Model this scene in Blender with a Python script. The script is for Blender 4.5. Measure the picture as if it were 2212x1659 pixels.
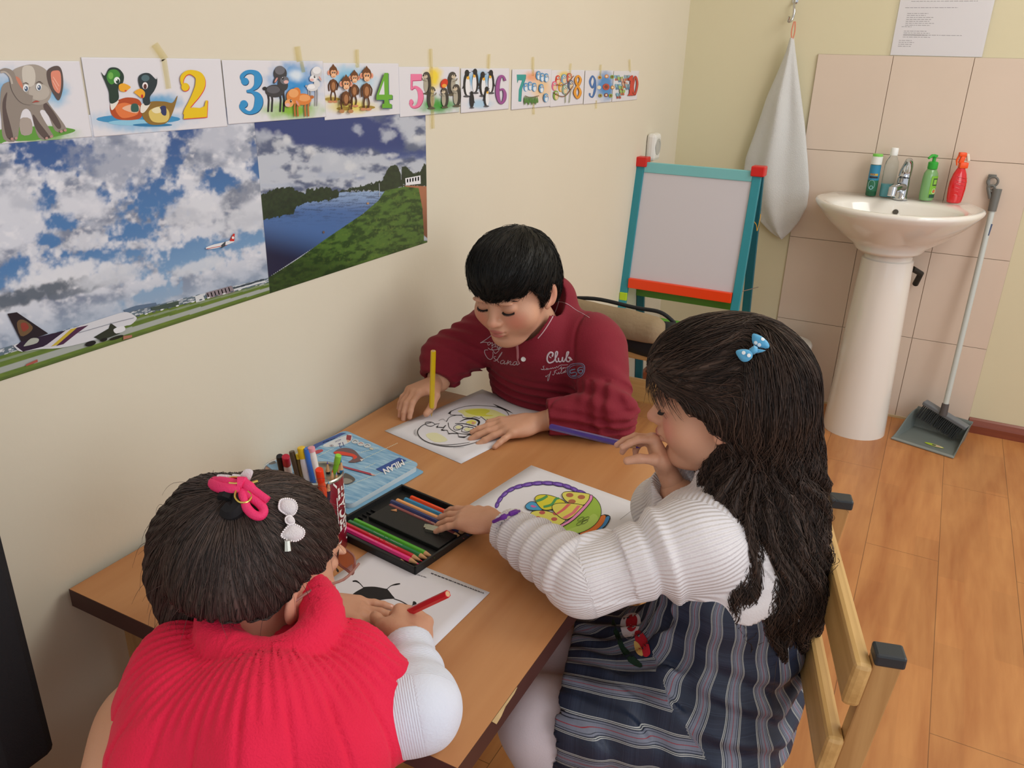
import bpy, bmesh, math, random
import numpy as np
from mathutils import Vector, Matrix, noise as mnoise
from mathutils.geometry import tessellate_polygon
from mathutils.bvhtree import BVHTree

for _o in list(bpy.data.objects):
    bpy.data.objects.remove(_o)
SC = bpy.context.scene
COL = SC.collection
rnd = random.Random(7)

# ------------------------------------------------------------------ camera
CF, CYAW, CPITCH, CROLL = 1742.0, 0.4715, 0.3867, 0.0269
CPOS = np.array([0.9831, -3.3489, 1.3059])
_cy, _sy = math.cos(CYAW), math.sin(CYAW)
FW = np.array([-_sy * math.cos(CPITCH), _cy * math.cos(CPITCH), -math.sin(CPITCH)])
_r = np.array([_cy, _sy, 0.0]); _u = np.cross(_r, FW)
RT = math.cos(CROLL) * _r + math.sin(CROLL) * _u
UP = -math.sin(CROLL) * _r + math.cos(CROLL) * _u
cam_d = bpy.data.cameras.new('camera'); cam = bpy.data.objects.new('camera', cam_d); COL.objects.link(cam)
cam_d.sensor_fit = 'HORIZONTAL'; cam_d.sensor_width = 36.0; cam_d.lens = CF / 2212 * 36.0
cam_d.clip_start = 0.02
cam.matrix_world = Matrix(((RT[0], UP[0], -FW[0], CPOS[0]), (RT[1], UP[1], -FW[1], CPOS[1]), (RT[2], UP[2], -FW[2], CPOS[2]), (0, 0, 0, 1)))
SC.camera = cam

def at(px, py, z=None, x=None, y=None, d=None):
    """point of the place seen at a photo pixel, on a plane x/y/z = const or at depth d"""
    D = FW + RT * (px - 1106) / CF + UP * (829.5 - py) / CF
    if z is not None: t = (z - CPOS[2]) / D[2]
    elif x is not None: t = (x - CPOS[0]) / D[0]
    elif y is not None: t = (y - CPOS[1]) / D[1]
    else: t = d
    return CPOS + D * t

# ------------------------------------------------------------------ view, world, lights
SC.view_settings.view_transform = 'Standard'
SC.view_settings.look = 'None'
SC.view_settings.gamma = 1.0
SC.view_settings.exposure = 0.52
SC.view_settings.use_curve_mapping = False
wd = bpy.data.worlds.new('world'); SC.world = wd; wd.use_nodes = True
wd.node_tree.nodes['Background'].inputs[0].default_value = (0.95, 0.965, 1.0, 1)
wd.node_tree.nodes['Background'].inputs[1].default_value = 0.55

def area(name, loc, target, sx, sy, power, col):
    l = bpy.data.lights.new(name, 'AREA'); l.shape = 'RECTANGLE'; l.size = sx; l.size_y = sy
    l.energy = power; l.color = col
    o = bpy.data.objects.new(name, l); COL.objects.link(o); o.location = loc
    o.rotation_euler = (Vector(target) - Vector(loc)).to_track_quat('-Z', 'Y').to_euler()
    return o
area('ceiling_lamp_light', (2.1, -1.3, 2.55), (0.6, -1.7, 0.3), 1.7, 1.3, 29, (1.0, 0.985, 0.94))
area('window_daylight', (3.4, -3.3, 1.7), (0.3, -1.6, 0.7), 1.6, 1.4, 15, (0.93, 0.95, 1.0))

# ------------------------------------------------------------------ materials
def lin(c):
    if isinstance(c, str):
        c = [int(c[i:i + 2], 16) / 255 for i in (0, 2, 4)]
    return tuple(v / 12.92 if v <= 0.04045 else ((v + 0.055) / 1.055) ** 2.4 for v in c)

_MC = {}
def mat(c, rough=0.6, metal=0.0, bump=0.0, bscale=200.0, var=0.0, vscale=8.0, key='', coat=0.0, trans=0.0, ior=1.45, spec=0.5, sheen=0.0, sss=0.0):
    k = (str(c), rough, metal, bump, bscale, var, vscale, key, coat, trans, spec, sheen, sss)
    if k in _MC: return _MC[k]
    m = bpy.data.materials.new('m_' + (key or str(c))); m.use_nodes = True
    nt = m.node_tree; b = nt.nodes['Principled BSDF']
    L = lin(c) + (1,)
    b.inputs['Base Color'].default_value = L
    b.inputs['Roughness'].default_value = rough; b.inputs['Metallic'].default_value = metal
    b.inputs['Coat Weight'].default_value = coat; b.inputs['Transmission Weight'].default_value = trans
    b.inputs['IOR'].default_value = ior; b.inputs['Specular IOR Level'].default_value = spec
    b.inputs['Sheen Weight'].default_value = sheen
    if sss:
        b.inputs['Subsurface Weight'].default_value = sss; b.inputs['Subsurface Radius'].default_value = (1, .35, .2); b.inputs['Subsurface Scale'].default_value = 0.006
    if var or bump:
        tc = nt.nodes.new('ShaderNodeTexCoord')
    if var:
        n = nt.nodes.new('ShaderNodeTexNoise'); n.inputs['Scale'].default_value = vscale; n.inputs['Detail'].default_value = 6
        nt.links.new(tc.outputs['Object'], n.inputs['Vector'])
        mx = nt.nodes.new('ShaderNodeMix'); mx.data_type = 'RGBA'
        mx.inputs[6].default_value = tuple(v * (1 - var) for v in L[:3]) + (1,)
        mx.inputs[7].default_value = tuple(min(1, v * (1 + var)) for v in L[:3]) + (1,)
        nt.links.new(n.outputs['Fac'], mx.inputs[0]); nt.links.new(mx.outputs[2], b.inputs['Base Color'])
    if bump:
        n = nt.nodes.new('ShaderNodeTexNoise'); n.inputs['Scale'].default_value = bscale; n.inputs['Detail'].default_value = 3
        nt.links.new(tc.outputs['Object'], n.inputs['Vector'])
        bp = nt.nodes.new('ShaderNodeBump'); bp.inputs['Strength'].default_value = bump; bp.inputs['Distance'].default_value = 0.002
        nt.links.new(n.outputs['Fac'], bp.inputs['Height']); nt.links.new(bp.outputs[0], b.inputs['Normal'])
    _MC[k] = m
    return m

def node_mat(name, rough=0.6):
    m = bpy.data.materials.new(name); m.use_nodes = True
    nt = m.node_tree; return m, nt, nt.nodes['Principled BSDF'], nt.nodes, nt.links

def vcol_mat(name='m_print', rough=0.5, attr='col', spec=0.5, bump=0.0, bscale=300.0, sss=0.0, sheen=0.0):
    k = ('vc', name)
    if k in _MC: return _MC[k]
    m, nt, b, N, Lk = node_mat(name)
    a = N.new('ShaderNodeAttribute'); a.attribute_name = attr
    Lk.new(a.outputs['Color'], b.inputs['Base Color']); b.inputs['Roughness'].default_value = rough
    b.inputs['Specular IOR Level'].default_value = spec; b.inputs['Sheen Weight'].default_value = sheen
    if sss:
        b.inputs['Subsurface Weight'].default_value = sss; b.inputs['Subsurface Radius'].default_value = (1, .35, .2); b.inputs['Subsurface Scale'].default_value = 0.006
    if bump:
        tc = N.new('ShaderNodeTexCoord'); n = N.new('ShaderNodeTexNoise'); n.inputs['Scale'].default_value = bscale
        Lk.new(tc.outputs['Object'], n.inputs['Vector']); bp = N.new('ShaderNodeBump'); bp.inputs['Strength'].default_value = bump
        bp.inputs['Distance'].default_value = 0.002
        Lk.new(n.outputs['Fac'], bp.inputs['Height']); Lk.new(bp.outputs[0], b.inputs['Normal'])
    _MC[k] = m
    return m

def wood_mat(name, c1, c2, axis='Y', scale=14.0, rough=0.35, planks=False, coat=0.0, stretch=0.06):
    """grain stretched along an axis; planks=True adds the laminate's seams and strips"""
    m, nt, b, N, Lk = node_mat(name)
    tc = N.new('ShaderNodeTexCoord'); mp = N.new('ShaderNodeMapping')
    s = {'X': (stretch, 1, 1), 'Y': (1, stretch, 1), 'Z': (1, 1, stretch)}[axis]
    mp.inputs['Scale'].default_value = s
    Lk.new(tc.outputs['Object'], mp.inputs['Vector'])
    n = N.new('ShaderNodeTexNoise'); n.inputs['Scale'].default_value = scale; n.inputs['Detail'].default_value = 8; n.inputs['Distortion'].default_value = 1.6
    n2 = N.new('ShaderNodeTexNoise'); n2.inputs['Scale'].default_value = scale * 7; n2.inputs['Detail'].default_value = 4
    Lk.new(mp.outputs[0], n.inputs['Vector']); Lk.new(mp.outputs[0], n2.inputs['Vector'])
    add = N.new('ShaderNodeMath'); add.operation = 'MULTIPLY_ADD'; add.inputs[1].default_value = 0.35
    Lk.new(n2.outputs['Fac'], add.inputs[0]); Lk.new(n.outputs['Fac'], add.inputs[2])
    cr = N.new('ShaderNodeValToRGB'); cr.color_ramp.elements[0].position = 0.45; cr.color_ramp.elements[1].position = 0.85
    cr.color_ramp.elements[0].color = lin(c1) + (1,); cr.color_ramp.elements[1].color = lin(c2) + (1,)
    Lk.new(add.outputs[0], cr.inputs[0])
    out = cr.outputs[0]
    if planks:
        sp = N.new('ShaderNodeSeparateXYZ'); Lk.new(tc.outputs['Object'], sp.inputs[0])
        cb = N.new('ShaderNodeCombineXYZ'); Lk.new(sp.outputs['Y'], cb.inputs['X']); Lk.new(sp.outputs['X'], cb.inputs['Y'])
        def brick(w, h, mort, off, shx, shy):
            mp2 = N.new('ShaderNodeMapping'); mp2.inputs['Location'].default_value = (shx, shy, 0); Lk.new(cb.outputs[0], mp2.inputs['Vector'])
            t = N.new('ShaderNodeTexBrick'); t.offset = off; t.inputs['Scale'].default_value = 1.0
            t.inputs['Brick Width'].default_value = w; t.inputs['Row Height'].default_value = h; t.inputs['Mortar Size'].default_value = mort
            t.inputs['Color1'].default_value = (0.83, 0.83, 0.83, 1); t.inputs['Color2'].default_value = (1.1, 1.1, 1.1, 1); t.inputs['Mortar'].default_value = (0.42, 0.42, 0.42, 1)
            Lk.new(mp2.outputs[0], t.inputs['Vector']); return t
        t1 = brick(1.24, 0.194, 0.0009, 0.42, 0.53 + 1.24, -0.998 + 0.194 * 6)
        t1.inputs['Color1'].default_value = (1, 1, 1, 1); t1.inputs['Color2'].default_value = (0.97, .97, .97, 1)
        t2 = brick(0.31, 0.0647, 0.0, 0.37, 0.2, -0.998 + 0.194 * 6)
        mu = N.new('ShaderNodeMix'); mu.data_type = 'RGBA'; mu.blend_type = 'MULTIPLY'; mu.inputs[0].default_value = 1
        mu2 = N.new('ShaderNodeMix'); mu2.data_type = 'RGBA'; mu2.blend_type = 'MULTIPLY'; mu2.inputs[0].default_value = 0.55
        Lk.new(out, mu2.inputs[6]); Lk.new(t2.outputs['Color'], mu2.inputs[7])
        Lk.new(mu2.outputs[2], mu.inputs[6]); Lk.new(t1.outputs['Color'], mu.inputs[7]); out = mu.outputs[2]
    Lk.new(out, b.inputs['Base Color']); b.inputs['Roughness'].default_value = rough; b.inputs['Coat Weight'].default_value = coat
    b.inputs['Coat Roughness'].default_value = 0.25
    return m

# ------------------------------------------------------------------ object helpers
def tag(o, label=None, cat=None, group=None, kind=None):
    if label: o['label'] = label
    if cat: o['category'] = cat
    if group: o['group'] = group
    if kind: o['kind'] = kind
    return o

def mesh_obj(name, verts, faces, m=None, parent=None, smooth=False, mats=None, midx=None):
    me = bpy.data.meshes.new(name)
    verts = np.asarray(verts, dtype=np.float32)
    if isinstance(faces, np.ndarray):
        nf, k = faces.shape
        me.vertices.add(len(verts)); me.vertices.foreach_set('co', verts.ravel())
        me.loops.add(nf * k); me.loops.foreach_set('vertex_index', faces.astype(np.int32).ravel())
        me.polygons.add(nf); me.polygons.foreach_set('loop_start', np.arange(0, nf * k, k, dtype=np.int32))
        me.polygons.foreach_set('loop_total', np.full(nf, k, dtype=np.int32))
        me.update(calc_edges=True)
    else:
        me.from_pydata([tuple(map(float, v)) for v in verts], [], faces); me.update()
    for q in (mats or ([m] if m else [])): me.materials.append(q)
    if midx is not None: me.polygons.foreach_set('material_index', np.asarray(midx, dtype=np.int32))
    if smooth: me.polygons.foreach_set('use_smooth', np.ones(len(me.polygons), dtype=bool))
    me.validate()
    o = bpy.data.objects.new(name, me); COL.objects.link(o)
    if parent: o.parent = parent
    return o

def empty(name, loc=(0, 0, 0), rz=0.0):
    o = bpy.data.objects.new(name, None); COL.objects.link(o); o.location = loc; o.rotation_euler = (0, 0, rz); o.empty_display_size = 0.05
    return o

class MB:
    """collects shapes, builds one mesh object"""
    def __init__(s): s.v = []; s.f = []; s.sm = []
    def add(s, v, f, sm=False):
        b = len(s.v); s.v += [tuple(p) for p in v]; s.f += [tuple(i + b for i in q) for q in f]; s.sm += [sm] * len(f); return s
    def box(s, c, sz, rot=None, bev=0.0, M=None):
        bm = bmesh.new(); bmesh.ops.create_cube(bm, size=1)
        for v in bm.verts: v.co = Vector((v.co.x * sz[0], v.co.y * sz[1], v.co.z * sz[2]))
        if bev: bmesh.ops.bevel(bm, geom=list(bm.edges), offset=bev, segments=2, affect='EDGES', profile=0.5)
        X = Matrix.Translation(c)
        if rot is not None: X = X @ (rot if isinstance(rot, Matrix) else Matrix.Rotation(rot, 4, 'Z'))
        if M is not None: X = M @ X
        bm.transform(X); bm.verts.index_update()
        s.add([v.co[:] for v in bm.verts], [[v.index for v in f.verts] for f in bm.faces]); bm.free(); return s
    def beam(s, a, b, w, h, bev=0.002, upv=(0, 0, 1), over=0):
        a = Vector(a); b = Vector(b); d = (b - a); L = d.length; d.normalize()
        side = d.cross(Vector(upv)).normalized(); up2 = side.cross(d)
        R = Matrix(((d.x, side.x, up2.x, 0), (d.y, side.y, up2.y, 0), (d.z, side.z, up2.z, 0), (0, 0, 0, 1)))
        return s.box((a + b) / 2, (L + over, w, h), R, bev)
    def tube(s, pts, r, n=10, cap=True, closed=False):
        pts = [Vector(p) for p in pts]; m = len(pts)
        rs = r if hasattr(r, '__len__') else [r] * m
        V = []; F = []; prev = None
        for i, p in enumerate(pts):
            if closed: t = pts[(i + 1) % m] - pts[i - 1]
            else: t = pts[min(i + 1, m - 1)] - pts[max(i - 1, 0)]
            t.normalize()
            if prev is None:
                a = Vector((0, 0, 1)) if abs(t.z) < 0.9 else Vector((1, 0, 0)); nn = t.cross(a).normalized()
            else:
                nn = (prev - t * prev.dot(t))
                nn = nn.normalized() if nn.length > 1e-6 else t.orthogonal().normalized()
            prev = nn; bb = t.cross(nn)
            for k in range(n):
                a = 2 * math.pi * k / n; V.append((p + (nn * math.cos(a) + bb * math.sin(a)) * rs[i])[:])
        for i in range(m if closed else m - 1):
            j = (i + 1) % m
            for k in range(n):
                k2 = (k + 1) % n; F.append((i * n + k, i * n + k2, j * n + k2, j * n + k))
        if cap and not closed:
            F.append(tuple(range(n - 1, -1, -1))); F.append(tuple((m - 1) * n + k for k in range(n)))
        return s.add(V, F, True)
    def lathe(s, prof, o=(0, 0, 0), n=32, M=None, sx=1.0, sy=1.0):
        V = []; F = []
        for (r, z) in prof:
            for k in range(n):
                a = 2 * math.pi * k / n; p = Vector((r * math.cos(a) * sx, r * math.sin(a) * sy, z))
                if M is not None: p = M @ p
                V.append((p + Vector(o))[:])
        for i in range(len(prof) - 1):
            for k in range(n):
                k2 = (k + 1) % n; F.append((i * n + k, i * n + k2, (i + 1) * n + k2, (i + 1) * n + k))
        if prof[0][0] > 1e-5: F.append(tuple(range(n - 1, -1, -1)))
        if prof[-1][0] > 1e-5: F.append(tuple((len(prof) - 1) * n + k for k in range(n)))
        return s.add(V, F, True)
    def prism(s, poly, h0, h1, M=None):
        n = len(poly); V = [(x, y, h0) for x, y in poly] + [(x, y, h1) for x, y in poly]
        if M is not None: V = [(M @ Vector(p))[:] for p in V]
        F = [tuple(range(n - 1, -1, -1)), tuple(range(n, 2 * n))] + [(i, (i + 1) % n, n + (i + 1) % n, n + i) for i in range(n)]
        return s.add(V, F)
    def build(s, name, m, parent=None, angle=None):
        o = mesh_obj(name, s.v, s.f, m, parent)
        for p, sm in zip(o.data.polygons, s.sm): p.use_smooth = sm
        if any(s.sm):
            md = None
            try: o.data.set_sharp_from_angle(angle=math.radians(angle or 40))
            except Exception: pass
        return o

def cat(pts, n=6, closed=False):
    """smooth line through 2D/3D points"""
    P = [np.array(p, float) for p in pts]; m = len(P); out = []
    for i in range(m if closed else m - 1):
        if closed: a, b, c, d = P[i - 1], P[i], P[(i + 1) % m], P[(i + 2) % m]
        else: a, b, c, d = P[max(i - 1, 0)], P[i], P[i + 1], P[min(i + 2, m - 1)]
        for k in range(n):
            t = k / n
            out.append(0.5 * ((2 * b) + (c - a) * t + (2 * a - 5 * b + 4 * c - d) * t * t + (3 * b - a - 3 * c + d) * t ** 3))
    if not closed: out.append(P[-1])
    return out

_TX = {}
def text_tris(s, shear=0.0, bold=0.0):
    """outline of some lettering as flat triangles, cap height about 0.7"""
    k = (s, shear, bold)
    if k not in _TX:
        cu = bpy.data.curves.new('t', 'FONT'); cu.body = s; cu.fill_mode = 'FRONT'; cu.shear = shear; cu.offset = bold; cu.resolution_u = 3
        o = bpy.data.objects.new('t', cu); COL.objects.link(o)
        dg = bpy.context.evaluated_depsgraph_get(); me = o.evaluated_get(dg).to_mesh()
        V = [v.co[:2] for v in me.vertices]; F = [tuple(p.vertices) for p in me.polygons]
        o.to_mesh_clear(); bpy.data.objects.remove(o); bpy.data.curves.remove(cu); _TX[k] = (V, F)
    return _TX[k]

class Art:
    """flat artwork: coloured shapes stacked in hair-thin layers; mp(u, v, h) gives the 3D point"""
    def __init__(s, mp, eps=0.00012, base=0.0002, rough=0.5):
        s.mp = mp; s.eps = eps; s.h = base; s.V = []; s.F = []; s.MI = []; s.mats = []; s.rough = rough
    def _m(s, c):
        m = c if not isinstance(c, (str, tuple)) else mat(c, s.rough, key='ink')
        if m not in s.mats: s.mats.append(m)
        return s.mats.index(m)
    def tris(s, V, F, c, lift=True):
        if lift: s.h += s.eps
        b = len(s.V); s.V += [tuple(s.mp(p[0], p[1], s.h)) for p in V]; s.F += [tuple(i + b for i in f) for f in F]; s.MI += [s._m(c)] * len(F); return s
    def poly(s, pts, c, smooth=0, lift=True):
        if smooth: pts = cat(pts, smooth, True)
        pts = [tuple(map(float, p)) for p in pts]
        F = tessellate_polygon([[Vector((x, y, 0)) for x, y in pts]])
        return s.tris(pts, F, c, lift)
    def ell(s, x, y, rx, ry, c, ang=0.0, n=20, lift=True, a0=0, a1=360):
        ca, sa = math.cos(ang), math.sin(ang); P = []
        full = abs(a1 - a0) >= 360
        for k in range(n + (0 if full else 1)):
            a = math.radians(a0 + (a1 - a0) * k / n); u, v = rx * math.cos(a), ry * math.sin(a); P.append((x + u * ca - v * sa, y + u * sa + v * ca))
        return s.poly(P, c, 0, lift)
    def stroke(s, pts, w, c, smooth=0, closed=False, taper=False, lift=True):
        if smooth: pts = cat(pts, smooth, closed)
        P = [np.array(p, float) for p in pts]; m = len(P); V = []; F = []
        ws = w if hasattr(w, '__len__') else [w] * m
        for i in range(m):
            t = (P[(i + 1) % m] - P[i - 1]) if closed else (P[min(i + 1, m - 1)] - P[max(i - 1, 0)])
            L = math.hypot(*t) or 1; n = np.array([-t[1], t[0]]) / L
            k = ws[int(i * len(ws) / m)] / 2
            if taper: k *= max(0.12, math.sin(math.pi * min(max(i / (m - 1), 0), 1)) ** 0.6)
            V += [P[i] + n * k, P[i] - n * k]
        for i in range(m if closed else m - 1):
            j = (i + 1) % m; F.append((2 * i, 2 * i + 1, 2 * j + 1, 2 * j))
        return s.tris(V, F, c, lift)
    def vs(s, pts, c, k=6, closed=False, lift=True):
        P = cat(pts, k, closed); return s.stroke([p[:2] for p in P], [max(.1, p[2]) for p in P], c, closed=closed, lift=lift)
    def text(s, t, x, y, size, c, ang=0.0, sx=1.0, shear=0.0, bold=0.0, flip=True, lift=True, fn=None):
        V, F = text_tris(t, shear, bold); ca, sa = math.cos(ang), math.sin(ang); k = -1 if flip else 1
        if fn: P = [fn(a, b) for a, b in V]
        else: P = [(x + (a * sx * ca - b * k * sa) * size, y + (a * sx * sa + b * k * ca) * size) for a, b in V]
        return s.tris(P, F, c, lift)
    def obj(s, name, parent=None):
        return mesh_obj(name, s.V, s.F, None, parent, mats=s.mats, midx=s.MI)

# numpy noise
def _hash(ix, iy, iz, seed):
    h = (ix * 374761393 + iy * 668265263 + iz * 2147483647 + seed * 974634777) & 0xFFFFFFFF
    h = ((h ^ (h >> 13)) * 1274126177) & 0xFFFFFFFF
    return ((h ^ (h >> 16)) & 0xFFFF) / 65535.0
def vnoise(x, y, z=0.0, seed=0):
    x = np.asarray(x, float); y = np.asarray(y, float) + 0 * x; z = np.asarray(z, float) + 0 * x
    ix, iy, iz = [np.floor(a).astype(np.int64) for a in (x, y, z)]
    fx, fy, fz = x - ix, y - iy, z - iz
    fx, fy, fz = [f * f * (3 - 2 * f) for f in (fx, fy, fz)]
    r = 0
    for dx in (0, 1):
        for dy in (0, 1):
            for dz in (0, 1):
                w = (fx if dx else 1 - fx) * (fy if dy else 1 - fy) * (fz if dz else 1 - fz)
                r = r + w * _hash(ix + dx, iy + dy, iz + dz, seed)
    return r
def fbm(x, y, z=0.0, oct=4, seed=0):
    r = 0; a = 0.5; s = 0
    for o in range(oct):
        r = r + a * vnoise(np.asarray(x) * 2 ** o, np.asarray(y) * 2 ** o, np.asarray(z) * 2 ** o, seed + o); s += a; a *= 0.5
    return r / s
def sstep(a, b, x):
    t = np.clip((x - a) / (b - a), 0, 1); return t * t * (3 - 2 * t)

def join_art(name, V, Q, m, art, parent=None):
    me = bpy.data.meshes.new(name); nv0 = len(V); VV = np.vstack([V, np.array(art.V)]).astype(np.float32)
    me.vertices.add(len(VV)); me.vertices.foreach_set('co', VV.ravel())
    fl = [f for f in art.F if len(set(f)) == len(f)]; mi = [i for f, i in zip(art.F, art.MI) if len(set(f)) == len(f)]
    ls = np.concatenate([Q.astype(np.int32).ravel(), np.array([i + nv0 for f in fl for i in f], np.int32)])
    tot = np.concatenate([np.full(len(Q), Q.shape[1]), np.array([len(f) for f in fl])]).astype(np.int32)
    st = np.concatenate([[0], np.cumsum(tot)[:-1]]).astype(np.int32)
    me.loops.add(len(ls)); me.loops.foreach_set('vertex_index', ls)
    me.polygons.add(len(tot)); me.polygons.foreach_set('loop_start', st); me.polygons.foreach_set('loop_total', tot)
    me.update(calc_edges=True)
    me.materials.append(m)
    for q in art.mats: me.materials.append(q)
    me.polygons.foreach_set('material_index', np.concatenate([np.zeros(len(Q)), np.array(mi) + 1]).astype(np.int32))
    o = bpy.data.objects.new(name, me); COL.objects.link(o)
    if parent: o.parent = parent
    return o

def grid_print(name, corner, du, dv, nu, nv, colfn, thick=0.0003, parent=None, m=None, bend=None, art=None):
    """a printed sheet: fine grid coloured point by point; colfn(points Nx3) -> linear rgb"""
    c = np.array(corner, float); du = np.array(du, float); dv = np.array(dv, float)
    nrm = np.cross(du, dv); nrm /= np.linalg.norm(nrm)
    a, b = np.meshgrid(np.linspace(0, 1, nu), np.linspace(0, 1, nv), indexing='ij')
    P = c + a.reshape(-1, 1) * du + b.reshape(-1, 1) * dv
    colr = colfn(P)
    if bend is not None: P = P + nrm * bend(a.reshape(-1, 1), b.reshape(-1, 1))
    idx = np.arange(nu * nv).reshape(nu, nv)
    q = np.stack([idx[:-1, :-1], idx[1:, :-1], idx[1:, 1:], idx[:-1, 1:]], -1).reshape(-1, 4)
    # back sheet (coarse rim): same border, offset by the thickness
    P2 = P - nrm * thick
    n = len(P); V = np.vstack([P, P2])
    rim = np.concatenate([idx[:, 0], idx[-1, 1:], idx[-2::-1, -1], idx[0, -2:0:-1]])
    rq = np.stack([rim, rim + n, np.roll(rim, -1) + n, np.roll(rim, -1)], -1)
    Q = np.vstack([q, q[:, ::-1] + n, rq])
    pm_ = m or vcol_mat('m_print_glossy', 0.35)
    if art is None or not art.V: o = mesh_obj(name, V, Q, pm_, parent)
    else:
        o = join_art(name, V, Q, pm_, art, parent)
    at_ = o.data.color_attributes.new('col', 'FLOAT_COLOR', 'POINT')
    cc = np.ones((len(o.data.vertices), 4), np.float32); cc[:n, :3] = colr; cc[n:2 * n, :3] = 0.75
    at_.data.foreach_set('color', cc.ravel())
    return o

def topix(P):
    d = np.asarray(P, float) - CPOS; z = d @ FW
    return 1106 + CF * (d @ RT) / z, 829.5 - CF * (d @ UP) / z

# ================================================================== the room
M_WALL, _nt, _b, _N, _L = node_mat('cream_wall_paint')
_tc = _N.new('ShaderNodeTexCoord'); _n = _N.new('ShaderNodeTexNoise'); _n.inputs['Scale'].default_value = 2.5; _n.inputs['Detail'].default_value = 3
_L.new(_tc.outputs['Object'], _n.inputs['Vector'])
_mx = _N.new('ShaderNodeMix'); _mx.data_type = 'RGBA'; _mx.inputs[6].default_value = lin('d7cfbb') + (1,); _mx.inputs[7].default_value = lin('ddd6c3') + (1,)
_L.new(_n.outputs['Fac'], _mx.inputs[0]); _L.new(_mx.outputs[2], _b.inputs['Base Color']); _b.inputs['Roughness'].default_value = 0.75
_n2 = _N.new('ShaderNodeTexNoise'); _n2.inputs['Scale'].default_value = 60; _L.new(_tc.outputs['Object'], _n2.inputs['Vector'])
_bp = _N.new('ShaderNodeBump'); _bp.inputs['Strength'].default_value = 0.12; _bp.inputs['Distance'].default_value = 0.003; _L.new(_n2.outputs['Fac'], _bp.inputs['Height']); _L.new(_bp.outputs[0], _b.inputs['Normal'])
M_FLOOR = wood_mat('beech_laminate', 'a96838', 'c68a52', 'Y', 9.0, 0.38, planks=True, stretch=0.12)

def struct(mb, name, m): return tag(mb.build(name, m), kind='structure')
struct(MB().box((-0.05, -2.25, 1.35), (0.1, 4.7, 2.9)), 'wall_left', M_WALL)
struct(MB().box((2.0, 0.05, 1.35), (4.0, 0.1, 2.9)), 'wall_back', mat('dbd4b4', .75, bump=.12, bscale=60, var=.02, vscale=2.5, key='cream_back'))
struct(MB().box((2.0, -2.25, -0.05), (4.2, 4.7, 0.1)), 'floor', M_FLOOR)
struct(MB().box((2.0, -2.25, 2.75), (4.2, 4.7, 0.1)), 'ceiling', mat('ece9df', 0.8))
tl = MB(); X0, TW, TH = 0.499, 0.2543, 0.3348
for i in range(3):
    for j in range(4):
        w = TW - 0.002
        tl.box((X0 + (i + .5) * TW, -0.004, (j + .5) * TH), (w, 0.008, TH - 0.002), bev=0.0006)
M_TILE = mat('dccbba', 0.32, var=0.05, vscale=5.0, key='tile')
tiling = struct(tl, 'wall_tiling', M_TILE)
struct(MB().box((X0 + 1.5 * TW, -0.002, 2 * TH), (3 * TW, 0.0045, 4 * TH)), 'wall_grout', mat('a89a86', 0.8))
M_SKIRT = wood_mat('red_brown_skirting', '6d3424', '8d4a33', 'X', 12, 0.3)
sk = MB(); sk.prism([(0, 0), (-0.016, 0), (-0.016, 0.03), (-0.010, 0.052), (-0.004, 0.058), (0, 0.058)], 1.264, 3.9, Matrix(((0, 0, 1, 0), (1, 0, 0, 0), (0, 1, 0, 0), (0, 0, 0, 1))))
sk.prism([(0, 0), (-0.016, 0), (-0.016, 0.03), (-0.010, 0.052), (-0.004, 0.058), (0, 0.058)], 0.016, 0.497, Matrix(((0, 0, 1, 0), (1, 0, 0, 0), (0, 1, 0, 0), (0, 0, 0, 1))))
struct(sk, 'baseboard_back', M_SKIRT)
sk = MB(); sk.box((0.008, -2.3, 0.029), (0.016, 4.56, 0.058), bev=0.004); struct(sk, 'baseboard_left', M_SKIRT)
struct(MB().box((0.88, -0.006, 0.004), (0.76, 0.012, 0.008)), 'trim_1', mat('c8b48c', 0.6))

# ================================================================== wood furniture
M_PINE = wood_mat('pine_wood', 'a57a49', 'c89f68', 'Z', 16, 0.45)
M_PINE_Y = wood_mat('pine_slat_wood', 'b0884f', 'd8b274', 'Y', 16, 0.4)
M_DWOOD = wood_mat('brown_slat_wood', '77543a', '94694a', 'X', 16, 0.45)
M_CAPS = mat('2b3136', 0.45, key='plastic')
M_TOP = wood_mat('beech_table_top', 'b37848', 'c68f5e', 'Y', 7, 0.33, stretch=0.08)
M_EDGE = mat('4a2822', 0.5, var=0.1, vscale=30, key='edge')

TZ = 0.598; TX0, TX1, TY0, TY1 = 0.0135, 0.649, -2.797, -1.915
tb = empty('school_table', (0.331, -2.356, 0)); tag(tb, 'beech-topped wooden table with dark brown edges pushed against the left wall', 'table')
def child(o, par):
    o.parent = par; o.matrix_parent_inverse = par.matrix_world.inverted() if par.type != 'EMPTY' else Matrix.Translation(-Vector(par.location)) if par.rotation_euler.z == 0 else (Matrix.Translation(par.location) @ Matrix.Rotation(par.rotation_euler.z, 4, 'Z')).inverted()
    return o
child(MB().box(((TX0 + TX1) / 2, (TY0 + TY1) / 2, TZ - 0.0135), (TX1 - TX0 - 0.001, TY1 - TY0 - 0.001, 0.027)).build('table_top', M_TOP), tb)
eb = MB(); T = 0.0012
for c, s in (((TX0 + .0003, (TY0 + TY1) / 2), (T, TY1 - TY0)), ((TX1 - .0003, (TY0 + TY1) / 2), (T, TY1 - TY0)), (((TX0 + TX1) / 2, TY0 + .0003), (TX1 - TX0, T)), (((TX0 + TX1) / 2, TY1 - .0003), (TX1 - TX0, T))):
    eb.box((c[0], c[1], TZ - 0.0143), (s[0], s[1], 0.0278))
child(eb.build('edge_band', M_EDGE), tb)
ch = MB()
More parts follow.
